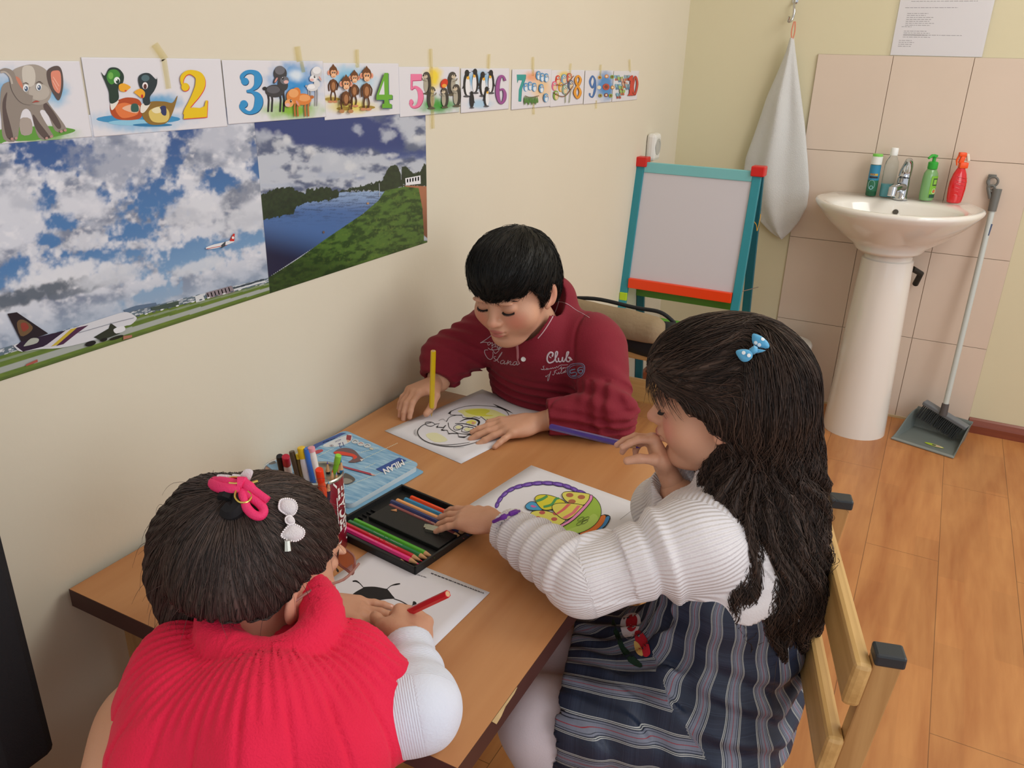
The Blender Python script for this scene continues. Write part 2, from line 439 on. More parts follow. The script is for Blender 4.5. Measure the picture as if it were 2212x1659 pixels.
ch.prism([(-2.722, TZ + .0003), (-2.695, TZ + .0003), (-2.660, TZ + .0003), (-2.668, TZ - .003), (-2.69, TZ - .004), (-2.700, TZ - .010), (-2.712, TZ - .012)], TX1 + .0002, TX1 + .0012, Matrix(((0, 0, 1, 0), (1, 0, 0, 0), (0, 1, 0, 0), (0, 0, 0, 1))))
child(ch.build('edge_chip', mat('c6ac7c', 0.8, var=.2, vscale=80, key='chip')), tb)
for lx in (0.075, 0.585):
    for ly in (-2.735, -1.975):
        child(MB().box((lx, ly, 0.285), (0.042, 0.042, 0.57), bev=0.003).build('leg', M_PINE), tb)
for a, b in (((0.097, -2.735), (0.563, -2.735)), ((0.097, -1.975), (0.563, -1.975)), ((0.075, -2.713), (0.075, -1.997)), ((0.585, -2.713), (0.585, -1.997))):
    child(MB().beam((a[0], a[1], 0.545), (b[0], b[1], 0.545), 0.02, 0.05).build('apron_rail', M_PINE), tb)

def make_chair(label, loc, fdir, group=None, seat=0.36, top=0.70, w=0.35, depth=0.32):
    """kid's wooden chair; loc = middle of the back at floor level, fdir = way it faces"""
    rz = math.atan2(fdir[1], fdir[0])
    t = empty('childs_chair', (loc[0], loc[1], 0), rz); tag(t, label, 'chair', group)
    # local: +x = front, y = across
    tilt = 0.10
    for s in (-1, 1):
        a = (0.0, s * (w / 2 - 0.012), 0.0); k = (-0.012, s * (w / 2 - 0.012), seat); e = (-0.012 - tilt * (top - seat), s * (w / 2 - 0.012), top)
        p = MB().beam(a, k, 0.034, 0.024, upv=(0, 1, 0)).beam(k, e, 0.030, 0.022, upv=(0, 1, 0), over=0.01).build('leg', M_PINE, t)
        cp = MB().box((e[0] - 0.001, e[1], e[2] + 0.001), (0.033, 0.026, 0.016), bev=0.003).build('plastic_cap', M_CAPS, p)
        MB().beam((depth, s * (w / 2 - 0.012), 0), (depth - .005, s * (w / 2 - 0.012), seat - 0.014), 0.022, 0.045, upv=(1, 0, 0)).build('leg', M_PINE, t)
        MB().beam((0.01, s * (w / 2 - 0.012), seat - 0.04), (depth - 0.01, s * (w / 2 - 0.012), seat - 0.04), 0.02, 0.045).build('side_rail', M_PINE, t)
    sl = MB()
    n = 3; gap = 0.012; sw = (depth - gap * (n - 1)) / n
    for i in range(n):
        sl.box((0.005 + sw / 2 + i * (sw + gap), 0, seat - 0.009), (sw, w + 0.01, 0.018), bev=0.003)
    sl.build('seat', M_PINE_Y, t)
    for z, hh in ((top - 0.035, 0.060), (top - 0.145, 0.060)):
        x = -0.012 - tilt * (z - seat) + 0.025
        R_ = Matrix.Rotation(-math.atan(tilt), 4, 'Y')
        MB().box((x, 0, z), (0.02, w + 0.012, hh), R_, bev=0.006).build('backrest_slat', M_PINE_Y, t)
    return t
g2c = make_chair('pine chair with black plastic caps under the girl in the plaid dress', (0.946, -2.353), (-0.965, -0.262), 'pine chairs around the table', seat=0.365, top=0.695, w=0.372)
boyc = make_chair('pine chair carrying the backpack behind the boy in red', (0.345, -1.50), (0.0, -1.0), 'pine chairs around the table', seat=0.36, top=0.665, w=0.34)
g1c = make_chair('pine chair under the girl in the pink poncho', (0.40, -3.13), (0.05, 1.0), 'pine chairs around the table', seat=0.33, top=0.50, w=0.33, depth=0.30)

# black padded chair by the wall, front left
P0 = at(127, 1622, d=1.0)
bc = empty('padded_chair', (P0[0] - .2, P0[1] - .1, 0)); tag(bc, 'black padded chair with a wooden seat beside the left wall', 'chair')
pdl = MB().box((P0[0] - 0.065, P0[1] - 0.035, P0[2] + 0.235), (0.13, 0.07, 0.47), bev=0.012)
child(pdl.build('backrest', mat('18181b', 0.85, bump=.3, bscale=400, key='black_fabric')), bc)
child(MB().box((P0[0] - 0.06, P0[1] - 0.20, P0[2] - 0.055), (0.14, 0.34, 0.02), bev=0.006).build('seat', M_FLOOR), bc)
for dx in (-.11, -.01):
    for dy in (-.34, -.05):
        child(MB().box((P0[0] + dx, P0[1] + dy, (P0[2] - .065) / 2), (0.03, 0.03, P0[2] - .065), bev=.003).build('leg', M_PINE), bc)

# ================================================================== washbasin
BX, BZ = 0.868, 0.858
wb = empty('washbasin', (BX, 0, 0)); tag(wb, 'white ceramic pedestal washbasin on the tiled wall', 'sink')
M_CER = mat('e9e6df', 0.12, coat=0.6, key='ceramic')
BW = 0.945
def closed_outline(pts, n):
    P = np.array(cat(pts, 8, True)); d = np.r_[0, np.cumsum(np.linalg.norm(np.roll(P, -1, 0) - P, axis=1))]
    t = np.linspace(0, d[-1], n, endpoint=False); P = np.vstack([P, P[:1]])
    return np.stack([np.interp(t, d, P[:, 0]), np.interp(t, d, P[:, 1])], 1)
half = [(0.0, -0.455), (0.10, -0.44), (0.19, -0.385), (0.255, -0.295), (0.288, -0.19), (0.288, -0.125), (0.256, -0.045), (0.246, -0.014), (0.225, -0.0095), (0.12, -0.0095), (0.04, -0.0095)]
NO = 72
outl = closed_outline(half + [(-x, y) for x, y in half[::-1][:-1]], NO)
ang = np.radians(-90 + 360 * np.arange(NO) / NO)
def ell_ring(cy, rx, ry): return np.stack([rx * np.cos(ang), cy + ry * np.sin(ang)], 1)
def scl(s, c=(0, -0.18)): return (outl - c) * s + c
inner = ell_ring(-0.262, 0.232, 0.150)
rings = [(ell_ring(-0.22, .085, .075), .690), (ell_ring(-.22, .102, .09), .688), (ell_ring(-0.215, .118, .105), .70), (scl(.46, (0, -.16)) * .5 + ell_ring(-0.21, .135, .12) * .5, .712), (scl(.66), .745), (scl(.84), .787), (scl(.955), .822), (scl(1.0), .838), (scl(1.004), .846), (scl(.99), .853), (scl(.965), .855),
         (inner * .6 + scl(.96) * .4, .853), (inner * 1.0, .850), (ell_ring(-.262, .222, .142), .840), (ell_ring(-.262, .20, .128), .805), (ell_ring(-.262, .155, .10), .765), (ell_ring(-.262, .08, .055), .745), (ell_ring(-.262, .01, .01), .742)]
V = []; F = []
for rg, z in rings:
    zz = z - .853 + BZ
    for p in rg: V.append((BX + p[0] * BW, min(p[1], -0.0085), zz))
for i in range(len(rings) - 1):
    for k in range(NO):
        F.append((i * NO + k, i * NO + (k + 1) % NO, (i + 1) * NO + (k + 1) % NO, (i + 1) * NO + k))
basin = child(mesh_obj('basin', V, F, M_CER, smooth=True), wb)
pd = MB(); prof = [(0.113, 0.0), (0.111, 0.06), (0.106, 0.16), (0.101, 0.30), (0.095, 0.45), (0.089, 0.60), (0.086, 0.668), (0.080, 0.672), (0.080, .690)]
pd.lathe(prof, (BX + .005, -0.205, 0), 40, sy=1.0)
pedestal = child(pd.build('pedestal', M_CER), wb)
of = MB(); of.lathe([(0.0, 0.001), (0.0085, 0.001), (0.0095, 0), (0.0095, -0.001)], n=20, M=Matrix.Translation((BX - .003, -0.1335, BZ - 0.036)) @ Matrix.Rotation(math.radians(68), 4, 'X'))
child(of.build('overflow_hole', mat('4a463f', 0.4)), wb)
child(MB().tube([(BX + .09, -0.10, .62), (BX + .12, -0.07, .60), (BX + .11, -0.03, .55)], .011, 10).build('waste_pipe', mat('22231f', .5)), wb)
# mixer tap, turned a little to the left
M_CHR = mat('c9ccd0', 0.08, metal=1.0, key='chrome')
TXc, TYc = BX + .0, -0.075
tp = MB(); tp.lathe([(0.026, 0), (0.027, 0.006), (0.022, 0.012), (0.022, 0.055), (0.021, 0.075), (0.012, 0.082), (0, 0.083)], (TXc, TYc, BZ + .001), 24)
tp.tube([(TXc, TYc - .005, BZ + .045), (TXc - .012, TYc - .05, BZ + .050), (TXc - .024, TYc - .10, BZ + .046)], [.019, .016, .0145], 14)
tp.tube([(TXc - .024, TYc - .095, BZ + .052), (TXc - .025, TYc - .103, BZ + .024)], [.015, .014], 16)
tap = child(tp.build('tap', M_CHR), wb)
lv = MB(); lv.tube([(TXc, TYc, BZ + .080), (TXc + .002, TYc + .003, BZ + .10), (TXc + .006, TYc - .012, BZ + .125), (TXc + .006, TYc - .03, BZ + .138), (TXc + .004, TYc - .045, BZ + .142)], [.021, .021, .017, .013, .006], 14)
lev = lv.build('lever', M_CHR); lev.parent = tap; lev.matrix_parent_inverse = (tap.matrix_parent_inverse).copy()
lev.matrix_parent_inverse = Matrix.Identity(4)

# ------------------------------------------------------------------ bottles on the rim
def rest(px, py, y=-.055): p = at(px, py, y=y); return (p[0], y, BZ + .003)
def place(parts, name, label, cat_, loc, rz=0.0, group=None):
    """first part becomes the thing when it is alone; otherwise an Empty holds them"""
    t = empty(name, loc, rz); tag(t, label, cat_, group)
    for nm, mb, m in parts:
        o = mb.build(nm, m, t) if isinstance(mb, MB) else mb
        o.parent = t
    return t
def cyl_art(r, z0, z1, a0, a1, ry=None):
    """maps (u 0..1, v 0..1) on to a cylinder side; u runs to the viewer's right"""
    def mp(u, v, h):
        a = a0 + (a1 - a0) * u; return ((r + h) * math.cos(a), ((ry or r) + h) * math.sin(a), z0 + (z1 - z0) * v)
    return mp
# tube of cream
b1 = rest(1882, 413)
body = MB().lathe([(0.017, 0), (0.0185, .004), (0.0185, .105), (0.017, .112)], n=28)
t = place([('body', body, mat('1d5a3c', .35))], 'toiletry_bottle', 'slim bottle with a green base, blue picture label and white cap on the washbasin', 'bottle', (b1[0], b1[1] - .004, b1[2]), group='bottles on the washbasin')
MB().lathe([(0.0183, .112), (0.0185, .118), (0.0185, .138), (0.016, .140)], n=28).build('cap', mat('e8ebe6', .4), t)
MB().lathe([(0.0165, .1402), (0.0175, .143), (0.017, .148), (0, .149)], n=28).build('cap_top', mat('7fd35a', .4), t)
A = Art(cyl_art(.0186, .018, .110, math.radians(195), math.radians(345)))
A.poly([(0, 0), (1, 0), (1, 1), (0, 1)], '2c7aa6') if False else None
def cyl_rect(A, u0, v0, u1, v1, c, n=10):
    A.h += A.eps; V = []; F = []
    for i in range(n + 1):
        u = u0 + (u1 - u0) * i / n; V += [(u, v0), (u, v1)]
    for i in range(n): F.append((2 * i, 2 * i + 2, 2 * i + 3, 2 * i + 1))
    A.tris(V, F, c, False)
cyl_rect(A, 0, .42, 1, 1, '2f86ad'); cyl_rect(A, 0, 0, 1, .42, '2e6f52'); cyl_rect(A, .22, .60, .8, .68, 'c9a23a'); cyl_rect(A, .2, .5, .82, .57, '2a2d3c')
A.ell(.45, .25, .24, .18, 'bfe3e6'); A.ell(.47, .14, .13, .08, '8fc9d8'); A.text('IDEA', .25, .61, .12, '3a4d8a', sx=1.3, flip=False)
A.obj('print', t)
# clear bottle with blue liquid
b2 = rest(1914, 420)
M_CLR = mat('f2f6f4', 0.08, trans=0.92, ior=1.2, key='clear_plastic')
pr_ = [(0.020, 0.0), (0.0235, .003), (0.0245, .02), (0.0245, .105), (0.022, .125), (0.015, .138), (0.0115, .144), (0.011, .149)]
t = place([('body', MB().lathe(pr_, n=32, sx=1.0, sy=.75), M_CLR)], 'liquid_bottle', 'clear bottle with a little blue liquid and a white cap beside the tap', 'bottle', b2, math.radians(27), group='bottles on the washbasin')
MB().lathe([(0.0195, .001), (0.0225, .003), (0.0236, .02), (0.0236, .047), (0, .047)], n=32, sx=1, sy=.74).build('liquid', mat('39a9b9', .2, key='liq'), t)
MB().lathe([(0.0125, .147), (0.013, .149), (0.013, .17), (0.011, .173), (0, .1735)], n=28).build('cap', mat('eef0ee', .4), t)
# green pump bottle
b3 = rest(2000, 428)
g = MB().lathe([(0.020, 0.0), (0.0245, .003), (0.026, .02), (0.026, .08), (0.024, .095), (0.017, .108), (0.0135, .112)], n=32, sx=1.0, sy=.72)
t = place([('body', g, mat('76a668', .22, coat=.5, key='green_gel'))], 'pump_bottle', 'green pump soap bottle on the washbasin right of the tap', 'bottle', b3, math.radians(27), group='bottles on the washbasin')
hd = MB().lathe([(0.0155, .110), (0.0165, .112), (0.0165, .132), (0.013, .135), (0.006, .136), (0.006, .150), (0.010, .151), (0.010, .158), (0, .16)], n=24)
hd.tube([(0, 0, .155), (-.016, -.012, .156), (-.03, -.02, .148)], [.006, .0055, .004], 10)
hd.build('pump_head', mat('35a83c', .35), t)
A = Art(lambda u, v, h: (0.004 + u * .042 - .018, -(.72 * math.sqrt(max(0, .026 ** 2 - (0.004 + u * .042 - .018) ** 2))) - h - .0004, .012 + v * .075))
def pos_rect(A, u0, v0, u1, v1, c, n=8): cyl_rect(A, u0, v0, u1, v1, c, n)
pos_rect(A, .25, 0, .95, 1, '79b733'); pos_rect(A, .42, .55, .86, .9, '3d5b30'); pos_rect(A, .5, .62, .78, .84, '8bc04c'); pos_rect(A, .3, 0, .95, .16, '1f4f38'); A.ell(.66, .3, .2, .13, 'd9dfca'); A.ell(.66, .3, .12, .07, 'd8684c')
A.obj('print', t)
# red trigger bottle
b4 = rest(2060, 436)
t = place([('body', MB().lathe([(0.019, 0), (0.024, .003), (0.0265, .018), (0.029, .05), (0.028, .075), (0.022, .10), (0.014, .118), (0.012, .122)], n=36, sx=1.0, sy=.62), mat('d3131a', .15, coat=.6, key='red_gel'))], 'trigger_bottle', 'red soap bottle with an orange trigger top at the right end of the washbasin', 'bottle', b4, math.radians(20), group='bottles on the washbasin')
tr = MB().box((.004, 0, .130), (.028, .022, .020), bev=.003).box((-.004, 0, .150), (.016, .014, .03), Matrix.Rotation(.2, 4, 'Y'), bev=.003).box((-.006, 0, .166), (.024, .017, .014), bev=.003)
tr.tube([(-.016, 0, .162), (-.021, 0, .145), (-.017, 0, .128)], [.004, .0035, .002], 8)
tr.build('trigger_head', mat('f2571d', .35), t)
MB().box((.014, 0, .156), (.010, .012, .026), Matrix.Rotation(-.3, 4, 'Y'), bev=.003).build('lock_tab', mat('e3dccb', .4), t)
rg = MB()
for k in range(6):
    zz = .028 + k * .0125; rr = .0262 + (.0032 if 1 < k < 5 else .0015)
    rg.tube([(rr * math.cos(a) * 1.0, rr * math.sin(a) * .62, zz + .004 * math.sin(a * 2)) for a in np.linspace(math.radians(235), math.radians(330), 12)], .0007, 5)
rg.build('moulded_ribs', mat('d3131a', .15, coat=.6, key='red_gel'), t)

# ------------------------------------------------------------------ towel on its hook
hk = at(1716, 8, y=-0.012)
h0 = MB().lathe([(0.011, 0), (0.011, .004), (.006, .006), (0, .006)], n=18, M=Matrix.Translation((hk[0], -.0, hk[2] + .01)) @ Matrix.Rotation(math.radians(90), 4, 'X'))
h0.tube(cat([(hk[0], -.004, hk[2] + .012), (hk[0] + .001, -.02, hk[2] - .004), (hk[0] + .006, -.026, hk[2] - .03), (hk[0] + .002, -.032, hk[2] - .055), (hk[0] - .006, -.045, hk[2] - .060), (hk[0] - .004, -.052, hk[2] - .045)], 5), [.004] * 8 + [.005] * 12 + [.0045] * 6, 10)
hook = h0.build('wall_hook', M_CHR); tag(hook, 'chrome hook on the back wall holding the white towel', 'hook')
tw0 = at(1711, 82, y=-0.045)
lp = MB().tube(cat([(tw0[0] + .002, -.040, tw0[2] + .055), (tw0[0] + .006, -.042, tw0[2] + .02), (tw0[0] + .001, -.045, tw0[2] - .005), (tw0[0] - .005, -.045, tw0[2] + .02), (tw0[0] - .002, -.041, tw0[2] + .055)], 4), .0022, 8)
M_TERRY = mat('d3d5d4', 0.95, bump=1.0, bscale=420, sheen=.3, key='terry')
Lo = [(1706, 82), (1698, 110), (1682, 150), (1656, 210), (1633, 280), (1610, 345), (1602, 395), (1612, 440), (1640, 480), (1664, 502), (1688, 516)]
Ro = [(1715, 82), (1718, 110), (1723, 150), (1731, 210), (1739, 270), (1746, 350), (1749, 400), (1744, 440), (1723, 480), (1706, 502), (1692, 516)]
NT = 64; V = []; F = []; rows = []
def interp_px(L, y): return np.interp(y, [p[1] for p in L], [p[0] for p in L])
ys = np.linspace(82, 516, 60)
for i, yy in enumerate(ys):
    a = at(interp_px(Lo, yy), yy, y=-.04); b = at(interp_px(Ro, yy), yy, y=-.04); zc = (a[2] + b[2]) / 2
    c = (a[0] + b[0]) / 2; w = (b[0] - a[0]) / 2; prog = i / 59
    dth = .012 + .022 * math.sin(math.pi * min(1, prog * 1.05)) ** .7
    for k in range(NT):
        th = 2 * math.pi * k / NT; x = c + w * math.cos(th)
        fold = .45 * math.cos((x - c) / w * 4.2 + 0.9) + .12 * math.cos((x - c) / w * 8.5 + 2 * prog)
        y = -.036 - dth * math.sin(th) * (-1) * (-1) * (1 + fold * min(1, prog * 3) * (1 if math.sin(th) > 0 else .2)) if math.sin(th) > 0 else -.036 - dth * .8 * math.sin(th) * 1
        y = min(y, -.006)
        if math.sin(th) > 0: y = -.036 - dth * math.sin(th) * (1 + fold * min(1, prog * 3))
        else: y = min(-.036 - dth * .9 * math.sin(th), -.004)
        V.append((x, y, zc + (.004 * math.cos(th) if prog > .9 else 0)))
for i in range(59):
    for k in range(NT): F.append((i * NT + k, (i + 1) * NT + k, (i + 1) * NT + (k + 1) % NT, i * NT + (k + 1) % NT))
F.append(tuple(range(NT))); F.append(tuple(59 * NT + k for k in range(NT - 1, -1, -1)))
towel = mesh_obj('hand_towel', V, F, M_TERRY, smooth=True); tag(towel, 'white terry towel hanging by its corner from the wall hook', 'towel')
lpo = lp.build('hanging_loop', mat('d98a6e', .7), towel)

# ------------------------------------------------------------------ notice in a plastic sleeve
nt_l, nt_b = 0.741, 1.3405; nt_w, nt_h = 0.287, 0.207
A = Art(lambda u, v, h: (u, -0.0012 - h, v))
A.h = 0; A.poly([(nt_l, nt_b), (nt_l + nt_w, nt_b), (nt_l + nt_w, nt_b + nt_h), (nt_l, nt_b + nt_h)], 'f1f0f3')
rr = random.Random(3)
def grey_lines(v0, n, u0, u1, dv=.0062, jit=.35):
    v = v0
    for _ in range(n):
        u = nt_l + u0; e = nt_l + u1 - rr.random() * jit * (u1 - u0)
        while u < e:
            w = rr.uniform(.004, .014); A.stroke([(u, v), (min(u + w, e), v)], .0016, 'a09ca2', lift=False); u += w + .0022
        v -= dv
A.h += A.eps
grey_lines(nt_b + .198, 1, .02, .26); grey_lines(nt_b + .178, 2, .035, .24, .006, .05); grey_lines(nt_b + .152, 1, .02, .20, jit=.1); grey_lines(nt_b + .134, 7, .03, .12); grey_lines(nt_b + .112 - .02, 1, .02, .06); grey_lines(nt_b + .078, 4, .03, .12); grey_lines(nt_b + .066, 1, .03, .22, jit=.05); grey_lines(nt_b + .048, 4, .02, .08)
note = A.obj('notice_sheet'); tag(note, 'printed notice in a clear plastic sleeve on the wall above the tiles', 'notice')
sl_ = MB().box((nt_l + nt_w / 2, -.0042, nt_b + nt_h / 2), (nt_w + .012, .0012, nt_h + .010))
slo = sl_.build('plastic_sleeve', mat('ffffff', .12, trans=1.0, ior=1.1, key='sleeve'), note)

# ------------------------------------------------------------------ waste bin
bn = empty('waste_bin', (0.572, -0.135, 0)); tag(bn, 'white plastic waste bin standing left of the washbasin pedestal', 'bin')
MB().lathe([(0.070, 0), (0.072, .004), (0.086, .262), (0.089, .266)], n=40).build('bucket', mat('d3cfca', .4), bn)
MB().lathe([(0.093, .255), (0.094, .275), (0.090, .283), (0.06, .289), (0, .291)], n=40).build('lid', mat('dcdbd8', .4), bn)

# ------------------------------------------------------------------ dustpan and broom
pa, pb_ = at(1925, 946, z=.004), at(2060, 989, z=.004); pa[2] = pb_[2] = 0
ux = Vector(pb_ - pa); W_ = ux.length; ux.normalize(); uy = Vector((-ux.y, ux.x, 0))
Mp = Matrix(((ux.x, uy.x, 0, pa[0]), (ux.y, uy.y, 0, pa[1]), (0, 0, 1, 0), (0, 0, 0, 1)))
dpn = empty('dustpan', (0, 0, 0)); tag(dpn, 'grey plastic dustpan with a yellow-green sticker on the floor by the tiled wall', 'dustpan')
M_GREY = mat('6d7572', .4, key='grey_plastic')
D_ = .205
def pan_shell(u, v):
    # u across 0..1, v back 0..1
    x = W_ * (.5 + (u - .5) * (1 - .10 * v)); side = abs(u - .5) * 2
    y = D_ * v; z = .003 + .012 * sstep(0, .15, v) * (1 - sstep(.15, .3, v)) * 0
    z += max(float(sstep(.90, 1.0, side)) * .07 * float(sstep(-.05, .8, v)), float(sstep(.86, 1.0, v)) * .075)
    return x, y, z
nu, nv = 40, 30; V = []; 
us = np.concatenate([np.linspace(0, .05, 8), np.linspace(.06, .94, 24), np.linspace(.95, 1, 8)]); vs = np.concatenate([np.linspace(0, .85, 20), np.linspace(.86, 1, 10)])
for u in us:
    for v in vs:
        x, y, z = pan_shell(u, v); V.append((Mp @ Vector((x, y, float(z))))[:])
F = [(i * nv + j, (i + 1) * nv + j, (i + 1) * nv + j + 1, i * nv + j + 1) for i in range(nu - 1) for j in range(nv - 1)]
pan = mesh_obj('pan', V, F, M_GREY, dpn, smooth=True)
sd = pan.modifiers.new('s', 'SOLIDIFY'); sd.thickness = .0025; sd.offset = 1
MB().box((0, 0, 0), (W_, .016, .006), None, .002, M=Mp @ Matrix.Translation((W_ / 2, .004, .004))).build('lip', mat('8a918e', .4), dpn)
A = Art(lambda u, v, h: (Mp @ Vector((u, v, .0068 + h)))[:])
A.ell(W_ * .62, .050, .034, .0105, 'aebb49', n=28); A.ell(W_ * .62, .050, .030, .0075, 'd9cfae', n=28); A.poly([(W_ * .62 - .03, .045), (W_ * .62, .043), (W_ * .62 - .004, .057), (W_ * .62 - .03, .055)], '9dbb2c'); A.ell(W_ * .62, .050, .008, .006, '4a4f3c'); A.ell(W_ * .62 + .014, .050, .008, .006, 'cfa79a')
A.obj('sticker', dpn)
pb0 = at(2041, 880, y=-.125); pt0 = at(2143, 455, y=-.030); 
brm = empty('broom', (0, 0, 0)); tag(brm, 'long white-handled broom with a grey grip standing in the dustpan', 'broom')
MB().tube([pb0, pt0], .0098, 16).build('handle', mat('c5cdc9', .3, key='pole'), brm)
dirp = (Vector(pt0) - Vector(pb0)).normalized(); q = Vector(pt0)
M_GRIP = mat('6b6c68', .45)
gr = MB().tube([q - dirp * .002, q + dirp * .075], [.0135, .0155], 16)
c0 = q + dirp * .085; sx_ = Vector((1, 0, 0)); 
gr.tube([q + dirp * .04 + Vector((-.014, 0, 0)), q + dirp * .075 + Vector((-.028, -.002, 0)), q + dirp * .115 + Vector((-.034, -.002, 0))], [.006, .006, .004], 8)
for cc, r_ in ((q + dirp * .075 + Vector((-.018, -.004, 0)), .010), (q + dirp * .098 + Vector((-.019, -.004, 0)), .016)):
    gr.tube([cc + Vector((math.cos(a) * r_, 0, math.sin(a) * r_)) for a in np.linspace(0, 2 * math.pi, 20, endpoint=False)], .004, 8, closed=True)
gr.box(q + dirp * .118 + Vector((-.024, -.003, 0)), (.026, .008, .008), bev=.002)
gr.build('hanging_grip', M_GRIP, brm)
MB().tube([q - dirp * .045 + Vector((.008, -.004, 0)), q - dirp * .085 + Vector((.006, -.006, 0))], [.004, .003], 8).build('handle_label', mat('4b5a78', .5), brm)
# brush head, lying tilted across the pan
ha, hb = at(1997, 868, y=-.085), at(2090, 925, y=-.150)
hv = Vector(hb) - Vector(ha); hl = hv.length; hv.normalize()
MB().beam(ha, hb, .034, .016, .004).build('brush_head', mat('70757a', .4), brm)
MB().tube([Vector(pb0) - dirp * .03, Vector(pb0) + dirp * .015], [.014, .0125], 16).build('socket', mat('55504f', .5), brm)
br_ = MB(); dn = Vector((-0.35, -.25, -.9)).normalized()
for i in range(24):
    for j in range(3):
        c = Vector(ha) + hv * (hl * (i + .5) / 26) + Vector((0, -.012 + .008 * j, -.006)); e = c + dn * .055 + Vector((rnd.uniform(-.004, .004), rnd.uniform(-.004, .004), 0))
        br_.tube([c, e], [.0012, .0017], 5)
br_.build('bristles', mat('2e3234', .6), brm)

# ------------------------------------------------------------------ socket on the left wall
so = empty('wall_socket', (0, -0.352, 1.005)); tag(so, 'white wall socket on the left wall above the easel', 'socket')
MB().box((.0175, 0, 0), (.035, .075, .098), bev=.012).build('housing', mat('e6e5e0', .35), so)
Rx = Matrix.Translation((.0352, 0, .002)) @ Matrix.Rotation(math.radians(90), 4, 'Y')
MB().lathe([(.029, 0), (.029, .0012), (.021, .0012), (.019, -.012), (0, -.012)], n=28, M=Rx).build('socket_face', mat('b9b9b4', .4), so)

# ------------------------------------------------------------------ easel
ey = -.462; eTL = at(1384, 345, y=ey); eTR = at(1636, 368, y=ey); ex0, ex1 = eTL[0] + .004, eTR[0] + .003; ezt = (eTL[2] + eTR[2]) / 2
M_TEAL = mat('2e8b98', .35, var=.04, vscale=20, key='teal'); M_TEAL2 = mat('7cc3c8', .35, var=.04, vscale=20, key='teal_light')
es = empty('childrens_easel', ((ex0 + ex1) / 2, ey, 0)); tag(es, 'teal-framed childrens whiteboard easel with red corners standing by the corner', 'easel')
foot_f, foot_b = ey - .165, ey + .20
def fpt(x, z, f): return (x, ey + (f - ey) * (ezt - z) / ezt, z)
def part(mb, name, m): return child(mb.build(name, m), es)
pw = .030
for x in (ex0, ex1):
    part(MB().beam(fpt(x, 0, foot_f), fpt(x, ezt - .01, foot_f), pw, .016, upv=(0, 1, 0)), 'leg', M_TEAL)
    part(MB().beam(fpt(x + .004, 0, foot_b), (x + .004, ey + .016, ezt - .01), pw, .016, upv=(0, 1, 0)), 'leg', mat('1d6472', .4, key='teal_dark'))
    part(MB().box((x + .002, ey + .004, ezt - .004), (.046, .048, .034), bev=.004), 'corner_cap', mat('cf2420', .35, key='red_plastic'))
zb = ezt - .052
part(MB().beam(fpt(ex0 + .015, ezt - .022, foot_f), fpt(ex1 - .015, ezt - .022, foot_f), .016, .036), 'top_rail', M_TEAL2)
# board + tray
zo = at(1465, 622, y=ey - .06)[2]
bl, bh = fpt(0, zo, foot_f), fpt(0, ezt - .040, foot_f)
q_ = MB().beam(((ex0 + ex1) / 2, bl[1] + .002, bl[2]), ((ex0 + ex1) / 2, bh[1] + .002, bh[2]), ex1 - ex0 - pw + .002, .006, upv=(0, 1, 0), bev=.0005)
part(q_, 'whiteboard', mat('cdcbd2', .25, key='whiteboard'))
part(MB().beam((ex0 + .016, bl[1] - .006, zo - .002), (ex1 - .016, bl[1] - .006, zo - .002), .018, .036, bev=.002), 'tray_rail', mat('ee4415', .35, key='orange'))
zg = zo - .02
part(MB().beam((ex0 + .03, fpt(0, zg, foot_f)[1] + .06, zg - .020), (ex1 - .01, fpt(0, zg, foot_f)[1] + .06, zg - .020), .02, .045), 'rear_rail', mat('4a7a24', .45, key='green'))
part(MB().box(((ex0 + ex1) / 2, ey - .02, zo - .175), (ex1 - ex0 - pw, .22, .01), bev=.003), 'shelf', mat('5fc02e', .4, key='bright_green'))
part(MB().beam(fpt(ex0 - .012, zo - .055, foot_f - .01), fpt(ex0 + .016, zo - .055, foot_f - .01), .012, .030), 'shelf_clip', mat('b7d92a', .4))
part(MB().tube(cat([(ex1 + .012, ey - .02, ezt - .17), (ex1 + .020, ey - .005, ezt - .185), (ex1 + .024, ey, ezt - .205), (ex1 + .026, ey + .012, ezt - .165), (ex1 + .024, ey + .02, ezt - .15)], 5), .0014, 6), 'cord', mat('cf9b2d', .6))
part(MB().tube([(ex1 - .01, fpt(0, zo + .01, foot_f)[1] + .012, zo + .012), (ex1 + .05, ey + .03, zo + .022)], .0018, 6), 'stay_rod', M_CHR)

